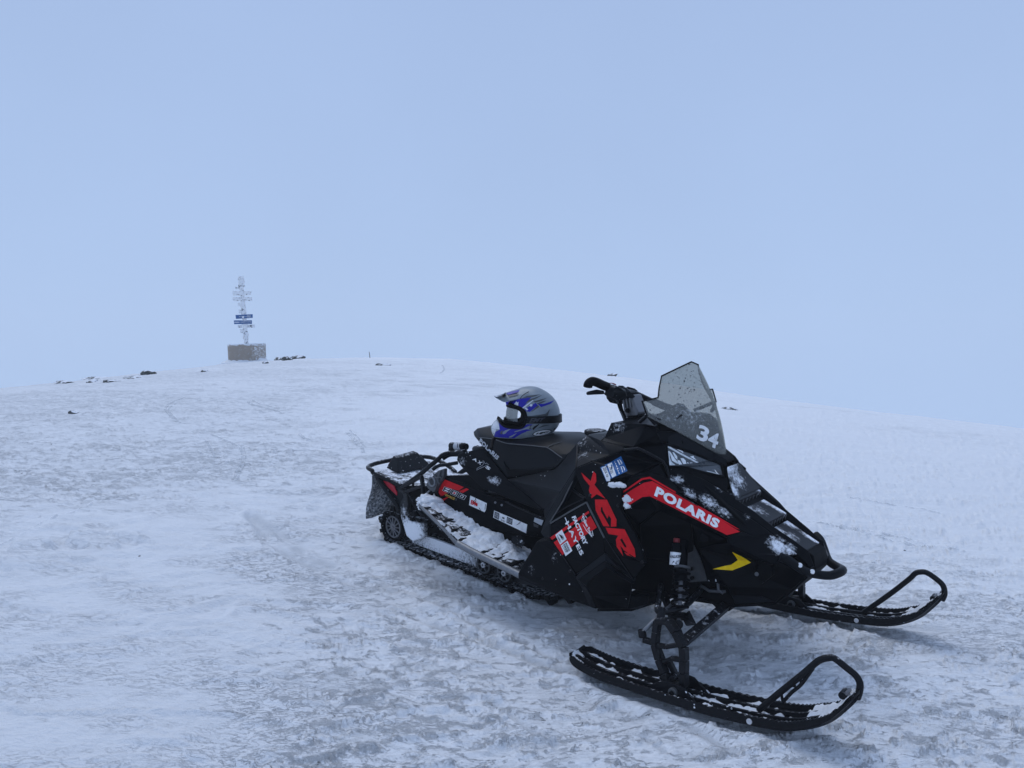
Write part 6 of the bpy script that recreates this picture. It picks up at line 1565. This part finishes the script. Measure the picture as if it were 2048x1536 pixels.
LOOPF = [(0.5904,0.5400,0.3020), (0.5972,0.5400,0.3319), (0.5880,0.5400,0.3638), (0.5621,0.5400,0.3837), (0.5241,0.5400,0.4005), (0.5001,0.5400,0.3968), (0.4808,0.5400,0.3846), (0.4629,0.5400,0.3566), (0.3955,0.5400,0.2692), (0.2971,0.5400,0.1521)]
tube('ski_loop', LOOPF, .0112, M['ski'], ski_f, 10, smoothn=3)
for q, sk in (((0.5629,-0.5400,0.3098), ski_n), ((0.5724,0.5400,0.3033), ski_f)):
    cyl('loop_clamp', (q[0] - .012, q[1] - .02, q[2]), (q[0] - .012, q[1] + .02, q[2]), .012, M['ski'], sk, 12, .002)
for q, sk in (((0.5619,-0.5400,0.3204), ski_n), ((0.5662,0.5400,0.3130), ski_f)):
    cyl('loop_pin', (q[0], q[1] - .018, q[2]), (q[0], q[1] + .018, q[2]), .006, M['alloy'], sk, 10, .001)

# ---- front suspension, both sides
def susp(s):
    f = lambda p: (p[0], s * p[1], p[2])
    def path(q): return [f(p) for p in q]
    sp = None
    bm = bmesh.new()
    def bb(a, b, w, h): bar_bm(bm, f(a), f(b), w, h)
    PL = [(-0.1292,-0.5050,0.3064), (-0.1272,-0.5150,0.2655), (-0.1221,-0.5250,0.2239), (-0.0954,-0.5350,0.1787), (-0.0623,-0.5450,0.1404), (-0.0402,-0.5500,0.1101)]
    PR = [(-0.0754,-0.5250,0.3310), (-0.0351,-0.5350,0.3042), (0.0031,-0.5450,0.2657), (0.0117,-0.5500,0.2198), (0.0163,-0.5550,0.1790), (0.0202,-0.5550,0.1294)]
    for q, w in ((PL, .023), (PR, .026)):
        for a, b in zip(q, q[1:]): bb(a, b, w, .034)
    bb((-0.1298,-0.5100,0.3078), (-0.0732,-0.5220,0.3307), .022, .03)
    bb((-0.1195,-0.5250,0.2235), (-0.0710,-0.5300,0.2359), .014, .026); bb((-0.0710,-0.5300,0.2359), (-0.0062,-0.5400,0.2716), .014, .026)
    bb((-0.0827,-0.5350,0.1721), (-0.0436,-0.5400,0.2044), .013, .026); bb((-0.0436,-0.5400,0.2044), (0.0077,-0.5450,0.2186), .013, .026)
    bb((-0.1094,-0.5200,0.2139), (-0.0815,-0.5300,0.1821), .012, .02)
    bb((-0.0652,-0.5200,0.1800), (-0.0250,-0.5200,0.1272), .020, .02)
    bb((-0.0504,-0.5400,0.1045), (-0.0246,-0.5400,0.1440), .016, .04)
    spn = bevel(from_bm('spindle', bm, M['arm'], SL), .003)
    cyl('spindle_foot', f((-0.0549,-0.5400,0.1004)), f((0.0196,-0.5400,0.1211)), .022, M['arm'], spn, 12, .003)
    tube('upper_arm', path([(-0.1138,-0.2000,0.3494), (-0.1043,-0.2700,0.3412), (-0.0954,-0.3600,0.3332), (-0.1103,-0.4400,0.3320), (-0.1341,-0.4850,0.3337), (-0.1485,-0.4800,0.3390), (-0.1772,-0.4200,0.3440), (-0.2398,-0.3000,0.3274), (-0.2831,-0.2200,0.3160)]), .0115, M['arm'], SL, 10, smoothn=3)
    cyl('ball_joint', f((-0.1361,-0.4750,0.3483)), f((-0.1185,-0.5000,0.3093)), .015, M['arm'], SL, 14, .003)
    bar('lower_arm', f((-0.0192,-0.5000,0.2643)), f((-0.0078,-0.2000,0.3100)), .034, .024, M['arm'], SL, (0, 1, 0))
    bar('lower_arm', f((-0.0480,-0.4700,0.2506)), f((-.28, -.20, .275)), .028, .022, M['arm'], SL, (0, 1, 0))
    plate('shock_mount', path([(-0.0910,-0.4000,0.3049), (-0.0643,-0.3900,0.3338), (-0.0267,-0.4000,0.2941), (-0.0588,-0.4200,0.2851)]), .012, M['arm'], SL, False, .002)
    tube('tie_rod', path([(-0.1763,-0.5300,0.2511), (-0.1678,-0.5250,0.2662), (-0.1470,-0.4600,0.3091), (-0.1511,-0.3400,0.3234), (-0.1598,-0.2400,0.3199)]), .0085, M['grey'], SL, 10)
    cyl('rod_end', f((-0.1797,-0.5300,0.2638)), f((-0.1726,-0.5300,0.2362)), .0155, M['arm'], SL, 16, .003)
    bar('steering_arm', f((-0.1695,-0.5300,0.2281)), f((-0.1225,-0.5250,0.2293)), .018, .022, M['arm'], SL)
    # shock: body, reservoir, coil
    a, b = Vector(f((-0.1802,-0.2550,0.5510))), Vector(f((-0.0849,-0.4250,0.2779)))
    shk = cyl('shock', a.lerp(b, .02), a.lerp(b, .5), .021, M['gloss'], SL, 20, .003)
    cyl('shock_shaft', a.lerp(b, .45), a.lerp(b, .95), .008, M['alloy'], shk, 14, 0)
    cyl('spring_seat', a.lerp(b, .335), a.lerp(b, .365), .034, M['castgrey'], shk, 24, .002)
    cyl('spring_seat', a.lerp(b, .90), a.lerp(b, .925), .034, M['dark'], shk, 24, .002)
    d = (b - a).normalized(); u = d.orthogonal().normalized(); v = d.cross(u)
    hp = []
    for k in range(8 * 14 + 1):
        t = k / (8 * 14); an = 2 * math.pi * 7.0 * t
        hp.append(a.lerp(b, .365 + .535 * t) + (u * math.cos(an) + v * math.sin(an)) * .031)
    bm = bmesh.new(); tube_bm(bm, hp, .0048, 8); from_bm('coil_spring', bm, M['gloss'], shk, True)
    cyl('shock_lower_eye', f((-0.0982,-0.4000,0.2698)), f((-0.0723,-0.4500,0.2949)), .017, M['arm'], shk, 16, .003)
    cyl('snow_ring', a.lerp(b, .60), a.lerp(b, .615), .018, M['alloy'], shk, 20, .001)
    ra, rb = Vector(f((-0.1872,-0.2950,0.5419))), Vector(f((-0.1709,-0.3250,0.4563)))
    rv = cyl('reservoir', ra, rb, .0215, M['gloss'], shk, 28, .003)
    la, lb = ra.lerp(rb, .40), ra.lerp(rb, .93)
    bm = bmesh.new(); tube_bm(bm, [la, lb], .0219, 28); from_bm('reservoir_label', bm, M['white'], rv, angle=40)
    cyl('reservoir_cap', rb, rb + (rb - ra).normalized() * .012, .020, M['gloss'], rv, 24, .003)
    cyl('reservoir_eye', ra - (rb - ra).normalized() * .018, ra, .013, M['redplastic'], rv, 16, .003)
    return rv
rv = susp(1); susp(-1)
TR = [bvh_of(rv)]
letters('lettering', 'WALKER', [(-0.2041,-0.3150,0.4787), (-0.1524,-0.3180,0.4967), (-0.1548,-0.3150,0.5066), (-0.2067,-0.3120,0.4906)], TR, M['black'], rv, .0012, .03, .2)
vinyl('label_band', [(-0.1884,-0.3200,0.4604), (-0.1819,-0.3200,0.4757), (-0.1485,-0.3220,0.4879), (-0.1485,-0.3220,0.4751)], TR, M['black'], rv, .0012)
letters('lettering', 'W', [(-0.1686,-0.3220,0.4713), (-0.1537,-0.3220,0.4765), (-0.1533,-0.3220,0.4842), (-0.1672,-0.3220,0.4793)], TR, M['white'], rv, .0020, .03, .2)
plate('bulkhead_plate', [(-0.1873,-0.2250,0.5385), (-0.1599,-0.2250,0.5399), (-0.1212,-0.2220,0.4830), (-0.0808,-0.2180,0.3949), (-0.1618,-0.2200,0.3658), (-0.1822,-0.2220,0.4270)], .006, M['castgrey'], SL, True, .002)
for q in ((-0.1690,-0.2280,0.5440), (-0.1490,-0.2260,0.4279), (-0.1426,-0.2260,0.3932), (-0.1140,-0.2240,0.3745)): cyl('bulkhead_bolt', q, (q[0], q[1] - .010, q[2]), .0075, M['dark'], SL, 10, .001)
tube('sway_bar', [(-0.1075,-0.2200,0.3692), (-0.0619,-0.2400,0.3672), (-0.0279,-0.2400,0.3753), (-0.0037,-0.2200,0.3770)], .006, M['castgrey'], SL, 8)
tube('sway_bar_link', [(-0.0282,-0.2400,0.4084), (-0.0190,-0.2500,0.3857), (0.0009,-0.2500,0.3801)], .006, M['castgrey'], SL, 8)
loft('lower_bulkhead', [[(-0.1123,-0.2000,0.3621), (-0.0775,-0.2000,0.3094), (-0.0406,-0.2000,0.2873), (0.0082,-0.2000,0.2936), (0.0287,-0.2000,0.3384), (-0.0131,-0.2000,0.3730)], [(x, -y, z) for x, y, z in [(-0.1123,-0.2000,0.3621), (-0.0775,-0.2000,0.3094), (-0.0406,-0.2000,0.2873), (0.0082,-0.2000,0.2936), (0.0287,-0.2000,0.3384), (-0.0131,-0.2000,0.3730)]]], M['dark'], SL, True, True, 30)

# ================================================================ helmet on the seat
HW = (0.0714,3.7987,1.1212)
HS_ = 2.334e-4
hel = thing('helmet', 'silver and blue peaked motocross helmet resting on the seat', 'helmet', HW)
def hp_(zx, zy, l=0.): return Vector(((zx - 1000) * HS_, -l, (1228 - zy) * HS_))     # looking along +Y, peak to -X
SIL = plain('silver helmet paint', (.215, .25, .28), .42, .15, .4, .02, 30)
HBL = plain('blue helmet paint', (.012, .010, .30), .4, 0, .3)
HWH = plain('white helmet paint', (.62, .64, .68), .35)
HGR = plain('dark grey helmet print', (.055, .06, .065), .4)
zy_ = [150, 158, 175, 200, 240, 300, 360, 420, 480, 540, 600, 660, 720, 780, 840, 880, 920, 960, 1000, 1040, 1080, 1120, 1160, 1200, 1230]
fr_ = [1040, 960, 890, 830, 765, 705, 668, 640, 615, 592, 570, 550, 525, 480, 415, 345, 300, 270, 252, 246, 250, 262, 280, 300, 318]
rr_ = [1120, 1190, 1250, 1310, 1390, 1480, 1550, 1600, 1640, 1668, 1690, 1705, 1715, 1719, 1718, 1714, 1704, 1690, 1668, 1640, 1606, 1570, 1535, 1500, 1470]
wd_ = [.006, .028, .046, .062, .079, .096, .107, .114, .119, .122, .124, .125, .126, .126, .125, .124, .123, .121, .119, .117, .114, .111, .107, .102, .097]
def hring(zy, grow=0., na=96):
    f_ = np.interp(zy, zy_, fr_); r_ = np.interp(zy, zy_, rr_); w_ = np.interp(zy, zy_, wd_) + grow
    c = 1120. if zy < 700 else 1080.
    c = np.interp(zy, [150, 600, 900, 1230], [1080, 1130, 1080, 960])
    out = []
    for k in range(na):
        a = 2 * math.pi * k / na
        ca, sa = math.cos(a), math.sin(a)
        ex = .86
        ca_, sa_ = math.copysign(abs(ca) ** ex, ca), math.copysign(abs(sa) ** ex, sa)
        px = c + (r_ - c + grow / HS_) * ca_ if ca > 0 else c - (c - f_ + grow / HS_) * abs(ca_)
        out.append(Vector(((px - 1000) * HS_, -w_ * sa_, (1228 - zy) * HS_)))
    return out
PORT = [(500, 470), (640, 505), (760, 535), (880, 580), (950, 640), (978, 710), (980, 800), (965, 880), (930, 945), (880, 975), (780, 985), (640, 980), (560, 965), (500, 930), (450, 890), (415, 835), (380, 815), (300, 800), (300, 470)]
def inpoly(x, y, P):
    c = False
    for i in range(len(P)):
        (x1, y1), (x2, y2) = P[i], P[i - 1]
        if (y1 > y) != (y2 > y) and x < (x2 - x1) * (y - y1) / (y2 - y1) + x1: c = not c
    return c
def shell(name, mat, grow, cut, parent, z0=150, z1=1230, n=80):
    zs = np.concatenate([np.linspace(z0, z0 + 60, 8)[:-1], np.linspace(z0 + 60, z1, n)]) if z0 == 150 else np.linspace(z0, z1, n)
    bm = bmesh.new()
    V = [[bm.verts.new(p) for p in hring(z, grow, 120)] for z in zs]
    m = 120
    for i in range(len(V) - 1):
        for k in range(m):
            q = (V[i][k], V[i][(k + 1) % m], V[i + 1][(k + 1) % m], V[i + 1][k])
            cx = sum((v.co.x for v in q)) / 4 / HS_ + 1000; cz = 1228 - sum((v.co.z for v in q)) / 4 / HS_
            if cut and inpoly(cx, cz, PORT): continue
            bm.faces.new(q)
    if z0 == 150: bm.faces.new(V[0])
    for v in [v for v in bm.verts if not v.link_faces]: bm.verts.remove(v)
    o = from_bm(name, bm, mat, parent, True)
    return o
hs_ = shell('shell', SIL, 0, True, hel)
hb_full = shell('shell_form', SIL, 0, False, None); HBV = [bvh_of(hb_full)]; bpy.data.objects.remove(hb_full)
m = hs_.modifiers.new('thickness', 'SOLIDIFY'); m.thickness = .006; m.offset = -1
shell('liner', M['dark'], -.014, True, hel, 190, 1215, 60)
bm = bmesh.new()
for zz in (1222, 1236):
    pass
tube_bm(bm, [p + Vector((0, 0, -.001)) for p in hring(1231, -.001, 60)], .0055, 8, True); from_bm('rim_trim', bm, M['dark'], hel, angle=50)
base_ = loft('neck_roll', [[p * 1.0 for p in hring(1228, -.012, 40)], [Vector((p.x, p.y, p.z - .012)) for p in hring(1228, -.02, 40)]], M['dark'], hel)
TY = {1: ((0, -1, 0),), -1: ((0, 1, 0),)}
for s in (1, -1):
    pts = [hp_(a, b, s * .14) for a, b in PORT[1:-2]]
    bm = bmesh.new()
    q = catmull(pts, 3)
    for i in range(len(q)):
        h = HBV[0].ray_cast(q[i], Vector((0, s, 0)), .3)
        if h[0] is not None: q[i] = h[0] + h[1] * .001
        else: q[i] = Vector((q[i].x, -s * .03, q[i].z))
    tube_bm(bm, q, .006, 8); from_bm('port_trim', bm, M['dark'], hel, angle=50)
def paint(pts, mat, nm='paint', off=.0008, sides=(1, -1)):
    for s in sides:
        vinyl(nm, [tuple(hp_(a, b, s * .14)) for a, b in pts], HBV, mat, hel, off, (), .012, TY[s])
paint([(420, 870), (480, 940), (560, 985), (700, 1000), (860, 990), (960, 930), (1010, 905), (1120, 905), (1050, 960), (990, 1010), (1110, 1020), (960, 1075), (880, 1110), (740, 1205), (322, 1200), (350, 1090), (440, 1030)], HBL)
paint([(385, 850), (415, 900), (442, 1030), (345, 1030), (262, 1030), (300, 930)], HWH)
paint([(345, 1035), (372, 1035), (335, 1120), (310, 1195), (270, 1090), (268, 1035)], HWH)
for pts in ([(500, 1120), (505, 1080), (560, 1040), (680, 1000), (600, 1060), (560, 1110), (520, 1125)], [(630, 1195), (640, 1170), (700, 1140), (800, 1085), (740, 1145), (690, 1185)], [(735, 1075), (760, 1050), (900, 1010), (1060, 930), (1080, 960), (1020, 1000), (900, 1030), (790, 1065)], [(960, 1080), (1000, 1050), (1110, 1025), (1050, 1060)], [(790, 1205), (830, 1190), (930, 1150), (880, 1190), (850, 1208)]):
    paint(pts, SIL, 'paint_flame', .0016)
paint([(442, 1110), (470, 1060), (520, 1040), (490, 1090), (500, 1125), (470, 1130)], HGR, 'paint_flame', .0016)
paint([(1110, 995), (1150, 950), (1230, 905), (1260, 905), (1180, 980), (1130, 1030)], M['black'], 'paint_flame', .0016)
paint([(1030, 960), (1060, 930), (1110, 925), (1075, 965), (1100, 1010), (1050, 1000)], HGR, 'paint_flame', .0016)
paint([(560, 450), (700, 425), (880, 385), (1110, 338), (1060, 390), (1010, 460), (960, 520), (900, 580), (780, 540), (640, 510), (580, 500)], HBL)
paint([(725, 525), (790, 445), (805, 475), (830, 450), (825, 530), (800, 545)], HWH, 'paint_flame', .0016)
paint([(950, 605), (1010, 560), (1180, 468), (1225, 520), (1060, 652), (990, 640)], HBL)
paint([(1050, 520), (1080, 490), (1115, 500), (1110, 530), (1080, 545)], HWH, 'vent', .0016)
paint([(955, 575), (975, 560), (1030, 600), (1000, 625)], HWH, 'vent', .0016)
paint([(895, 575), (1040, 470), (1120, 410), (1135, 420), (1010, 520), (920, 590)], HWH, 'paint_line', .0016)
paint([(1230, 515), (1250, 550), (1110, 640), (1080, 650)], HGR, 'paint_line', .0014)
for pts in ([(890, 385), (1000, 330), (1280, 300), (1150, 345), (1000, 375)], [(960, 480), (1050, 400), (1330, 310), (1200, 380), (1080, 430)], [(1130, 440), (1290, 400), (1420, 375), (1300, 430), (1180, 460)], [(1200, 480), (1340, 430), (1400, 430), (1300, 480), (1230, 500)],
            [(1100, 720), (1300, 705), (1390, 690), (1475, 600), (1430, 735), (1250, 735)]):
    paint(pts, HGR, 'paint_streak', .0010)
paint([(1225, 490), (1350, 490), (1580, 430), (1480, 500), (1290, 555)], HBL, 'paint_streak', .0018)
paint([(1480, 930), (1330, 960), (1200, 1000), (1330, 930)], HGR, 'paint_streak', .0010)
ell = [(1315 + 200 * math.cos(a) + 20 * math.sin(a) * 0, 1090 + 62 * math.sin(a) - 30 * math.cos(a)) for a in [2 * math.pi * k / 28 for k in range(28)]]
paint(ell, M['black'], 'badge', .0012)
paint([(1315 + (a - 1315) * .90, 1090 + (b - 1090) * .84) for a, b in ell], M['white'], 'badge', .0020)
letters('lettering', 'HJC', [hp_(1175, 1128, .14), hp_(1440, 1092, .14), hp_(1455, 1050, .14), hp_(1195, 1085, .14)], HBV, M['black'], hel, .003, .06, .15, .02, TY[1])
paint([(1555, 1045), (1570, 1010), (1610, 995), (1600, 1030), (1570, 1060)], M['black'], 'snap', .0016)
# peak
pk_rings = []
for (zx, ztop, zedge, w) in ((1010, 172, 300, .098), (900, 185, 372, .098), (780, 212, 408, .095), (640, 258, 440, .090), (560, 282, 462, .085), (470, 318, 470, .070), (390, 342, 420, .052), (310, 352, 378, .034)):
    row = []
    for k in range(13):
        s = -1 + 2 * k / 12
        row.append(hp_(zx + 40 * (s * s) * (zx < 600), ztop + (zedge - ztop) * abs(s) ** 2.2, s * w))
    pk_rings.append(row)
bm = bmesh.new()
V = [[bm.verts.new(p) for p in r] for r in pk_rings]
for a, b in zip(V, V[1:]):
    for k in range(12): bm.faces.new((a[k], a[k + 1], b[k + 1], b[k]))
pk = from_bm('peak', bm, SIL, hel, True)
pk_bv = [bvh_of(pk)]
m = pk.modifiers.new('thickness', 'SOLIDIFY'); m.thickness = .004
m2 = pk.modifiers.new('subdivision', 'SUBSURF'); m2.levels = m2.render_levels = 1
for pts, mt in (([(570, 300), (700, 262), (860, 225), (1000, 215), (900, 250), (760, 292), (620, 330)], HBL), ([(480, 300), (560, 285), (575, 330), (540, 380), (490, 370)], HGR), ([(320, 352), (400, 335), (470, 310), (485, 360), (440, 385), (370, 380)], HWH), ([(395, 340), (440, 325), (450, 360), (410, 365)], HGR), ([(600, 345), (760, 310), (900, 290), (800, 330), (640, 365)], HGR)):
    vinyl('paint', [tuple(hp_(a, b, .12)) for a, b in pts], pk_bv, mt, pk, .0035, (), .012, TY[1])
tube('peak_line', [hp_(1040, 245, .088), hp_(960, 285, .098), hp_(900, 330, .102), hp_(860, 385, .104)], .0018, M['dark'], hel, 6)
# chin strap hanging over the seat side
st = [hp_(330, 1225, .075), hp_(300, 1250, .098), hp_(285, 1330, .125), hp_(270, 1400, .150)]
strap = tube('chin_strap', st, .009, M['dark'], hel, 8, smoothn=3)

# ---------------------------------------------------------------- goggles worn on the helmet
gog = thing('goggles', 'black snow goggles with a clear lens strapped round the helmet', 'goggles', HW)
bm = bmesh.new()                                   # strap: a band round the back of the shell
zz = [738, 760, 800, 840, 870, 888]
NA = 120
rg = [hring(z + 0, .0055, NA) for z in zz]
tilt = lambda p: Vector((p.x, p.y, p.z))
V = []
for r_ in rg:
    V.append([bm.verts.new(tilt(r_[k])) if (r_[k].x / HS_ + 1000) > 955 else None for k in range(NA)])
for a, b in zip(V, V[1:]):
    for k in range(NA):
        q = (a[k], a[(k + 1) % NA], b[(k + 1) % NA], b[k])
        if None not in q: bm.faces.new(q)
gs = from_bm('strap', bm, M['seat'], gog, True)
m = gs.modifiers.new('thickness', 'SOLIDIFY'); m.thickness = .0025; m.offset = 1
plate('strap_tab', [hp_(1690, 725, .06), hp_(1750, 730, .02), hp_(1755, 900, .02), hp_(1700, 905, .06)], .006, M['seat'], gog, False, .001, (0, 0, .08))
letters('lettering', 'EMT', [hp_(1040, 870, .14), hp_(1340, 850, .14), hp_(1380, 765, .14), hp_(1060, 775, .14)], [bvh_of(gs)], plain('dark blue print', (.022, .022, .035), .4), gs, .0045, .04, .3, .02, TY[1])
fr_top = [(600, 540), (700, 560), (800, 580), (880, 620), (920, 690), (930, 780), (910, 860), (850, 900), (740, 910), (620, 900), (545, 870)]
for s in (1, -1):
    q = [hp_(a, b, s * w) for (a, b), w in zip(fr_top, (.03, .055, .075, .09, .098, .1, .098, .088, .07, .05, .03))]
    tube('frame', q, .0105, M['dark'], gog, 10, smoothn=3)
    plate('outrigger', [hp_(900, 700, s * .104), hp_(985, 720, s * .116), hp_(995, 880, s * .116), hp_(900, 850, s * .104)], .008, M['dark'], gog, False, .003, (0, 0, .1))
bm = bmesh.new(); rows_ = []
for i in range(17):
    s = -1 + 2 * i / 16
    w = .088 * s
    fx = 600 + 250 * abs(s) ** 2.2
    rows_.append([bm.verts.new(hp_(fx - 40 * t - 15 * math.sin(math.pi * t), 545 + 335 * t, w)) for t in [j / 8 for j in range(9)]])
for a, b in zip(rows_, rows_[1:]):
    for j in range(8): bm.faces.new((a[j], a[j + 1], b[j + 1], b[j]))
from_bm('goggle_lens', bm, hazylens('goggle lens', (.62, .64, .63), (.34, .36, .36), .42), gog, True)
loft('nose_foam', [[hp_(520, 820, .03), hp_(560, 800, .04), hp_(600, 880, .05), hp_(600, 930, .05), hp_(510, 900, .03)], [hp_(520, 820, -.03), hp_(560, 800, -.04), hp_(600, 880, -.05), hp_(600, 930, -.05), hp_(510, 900, -.03)]], M['dark'], gog)
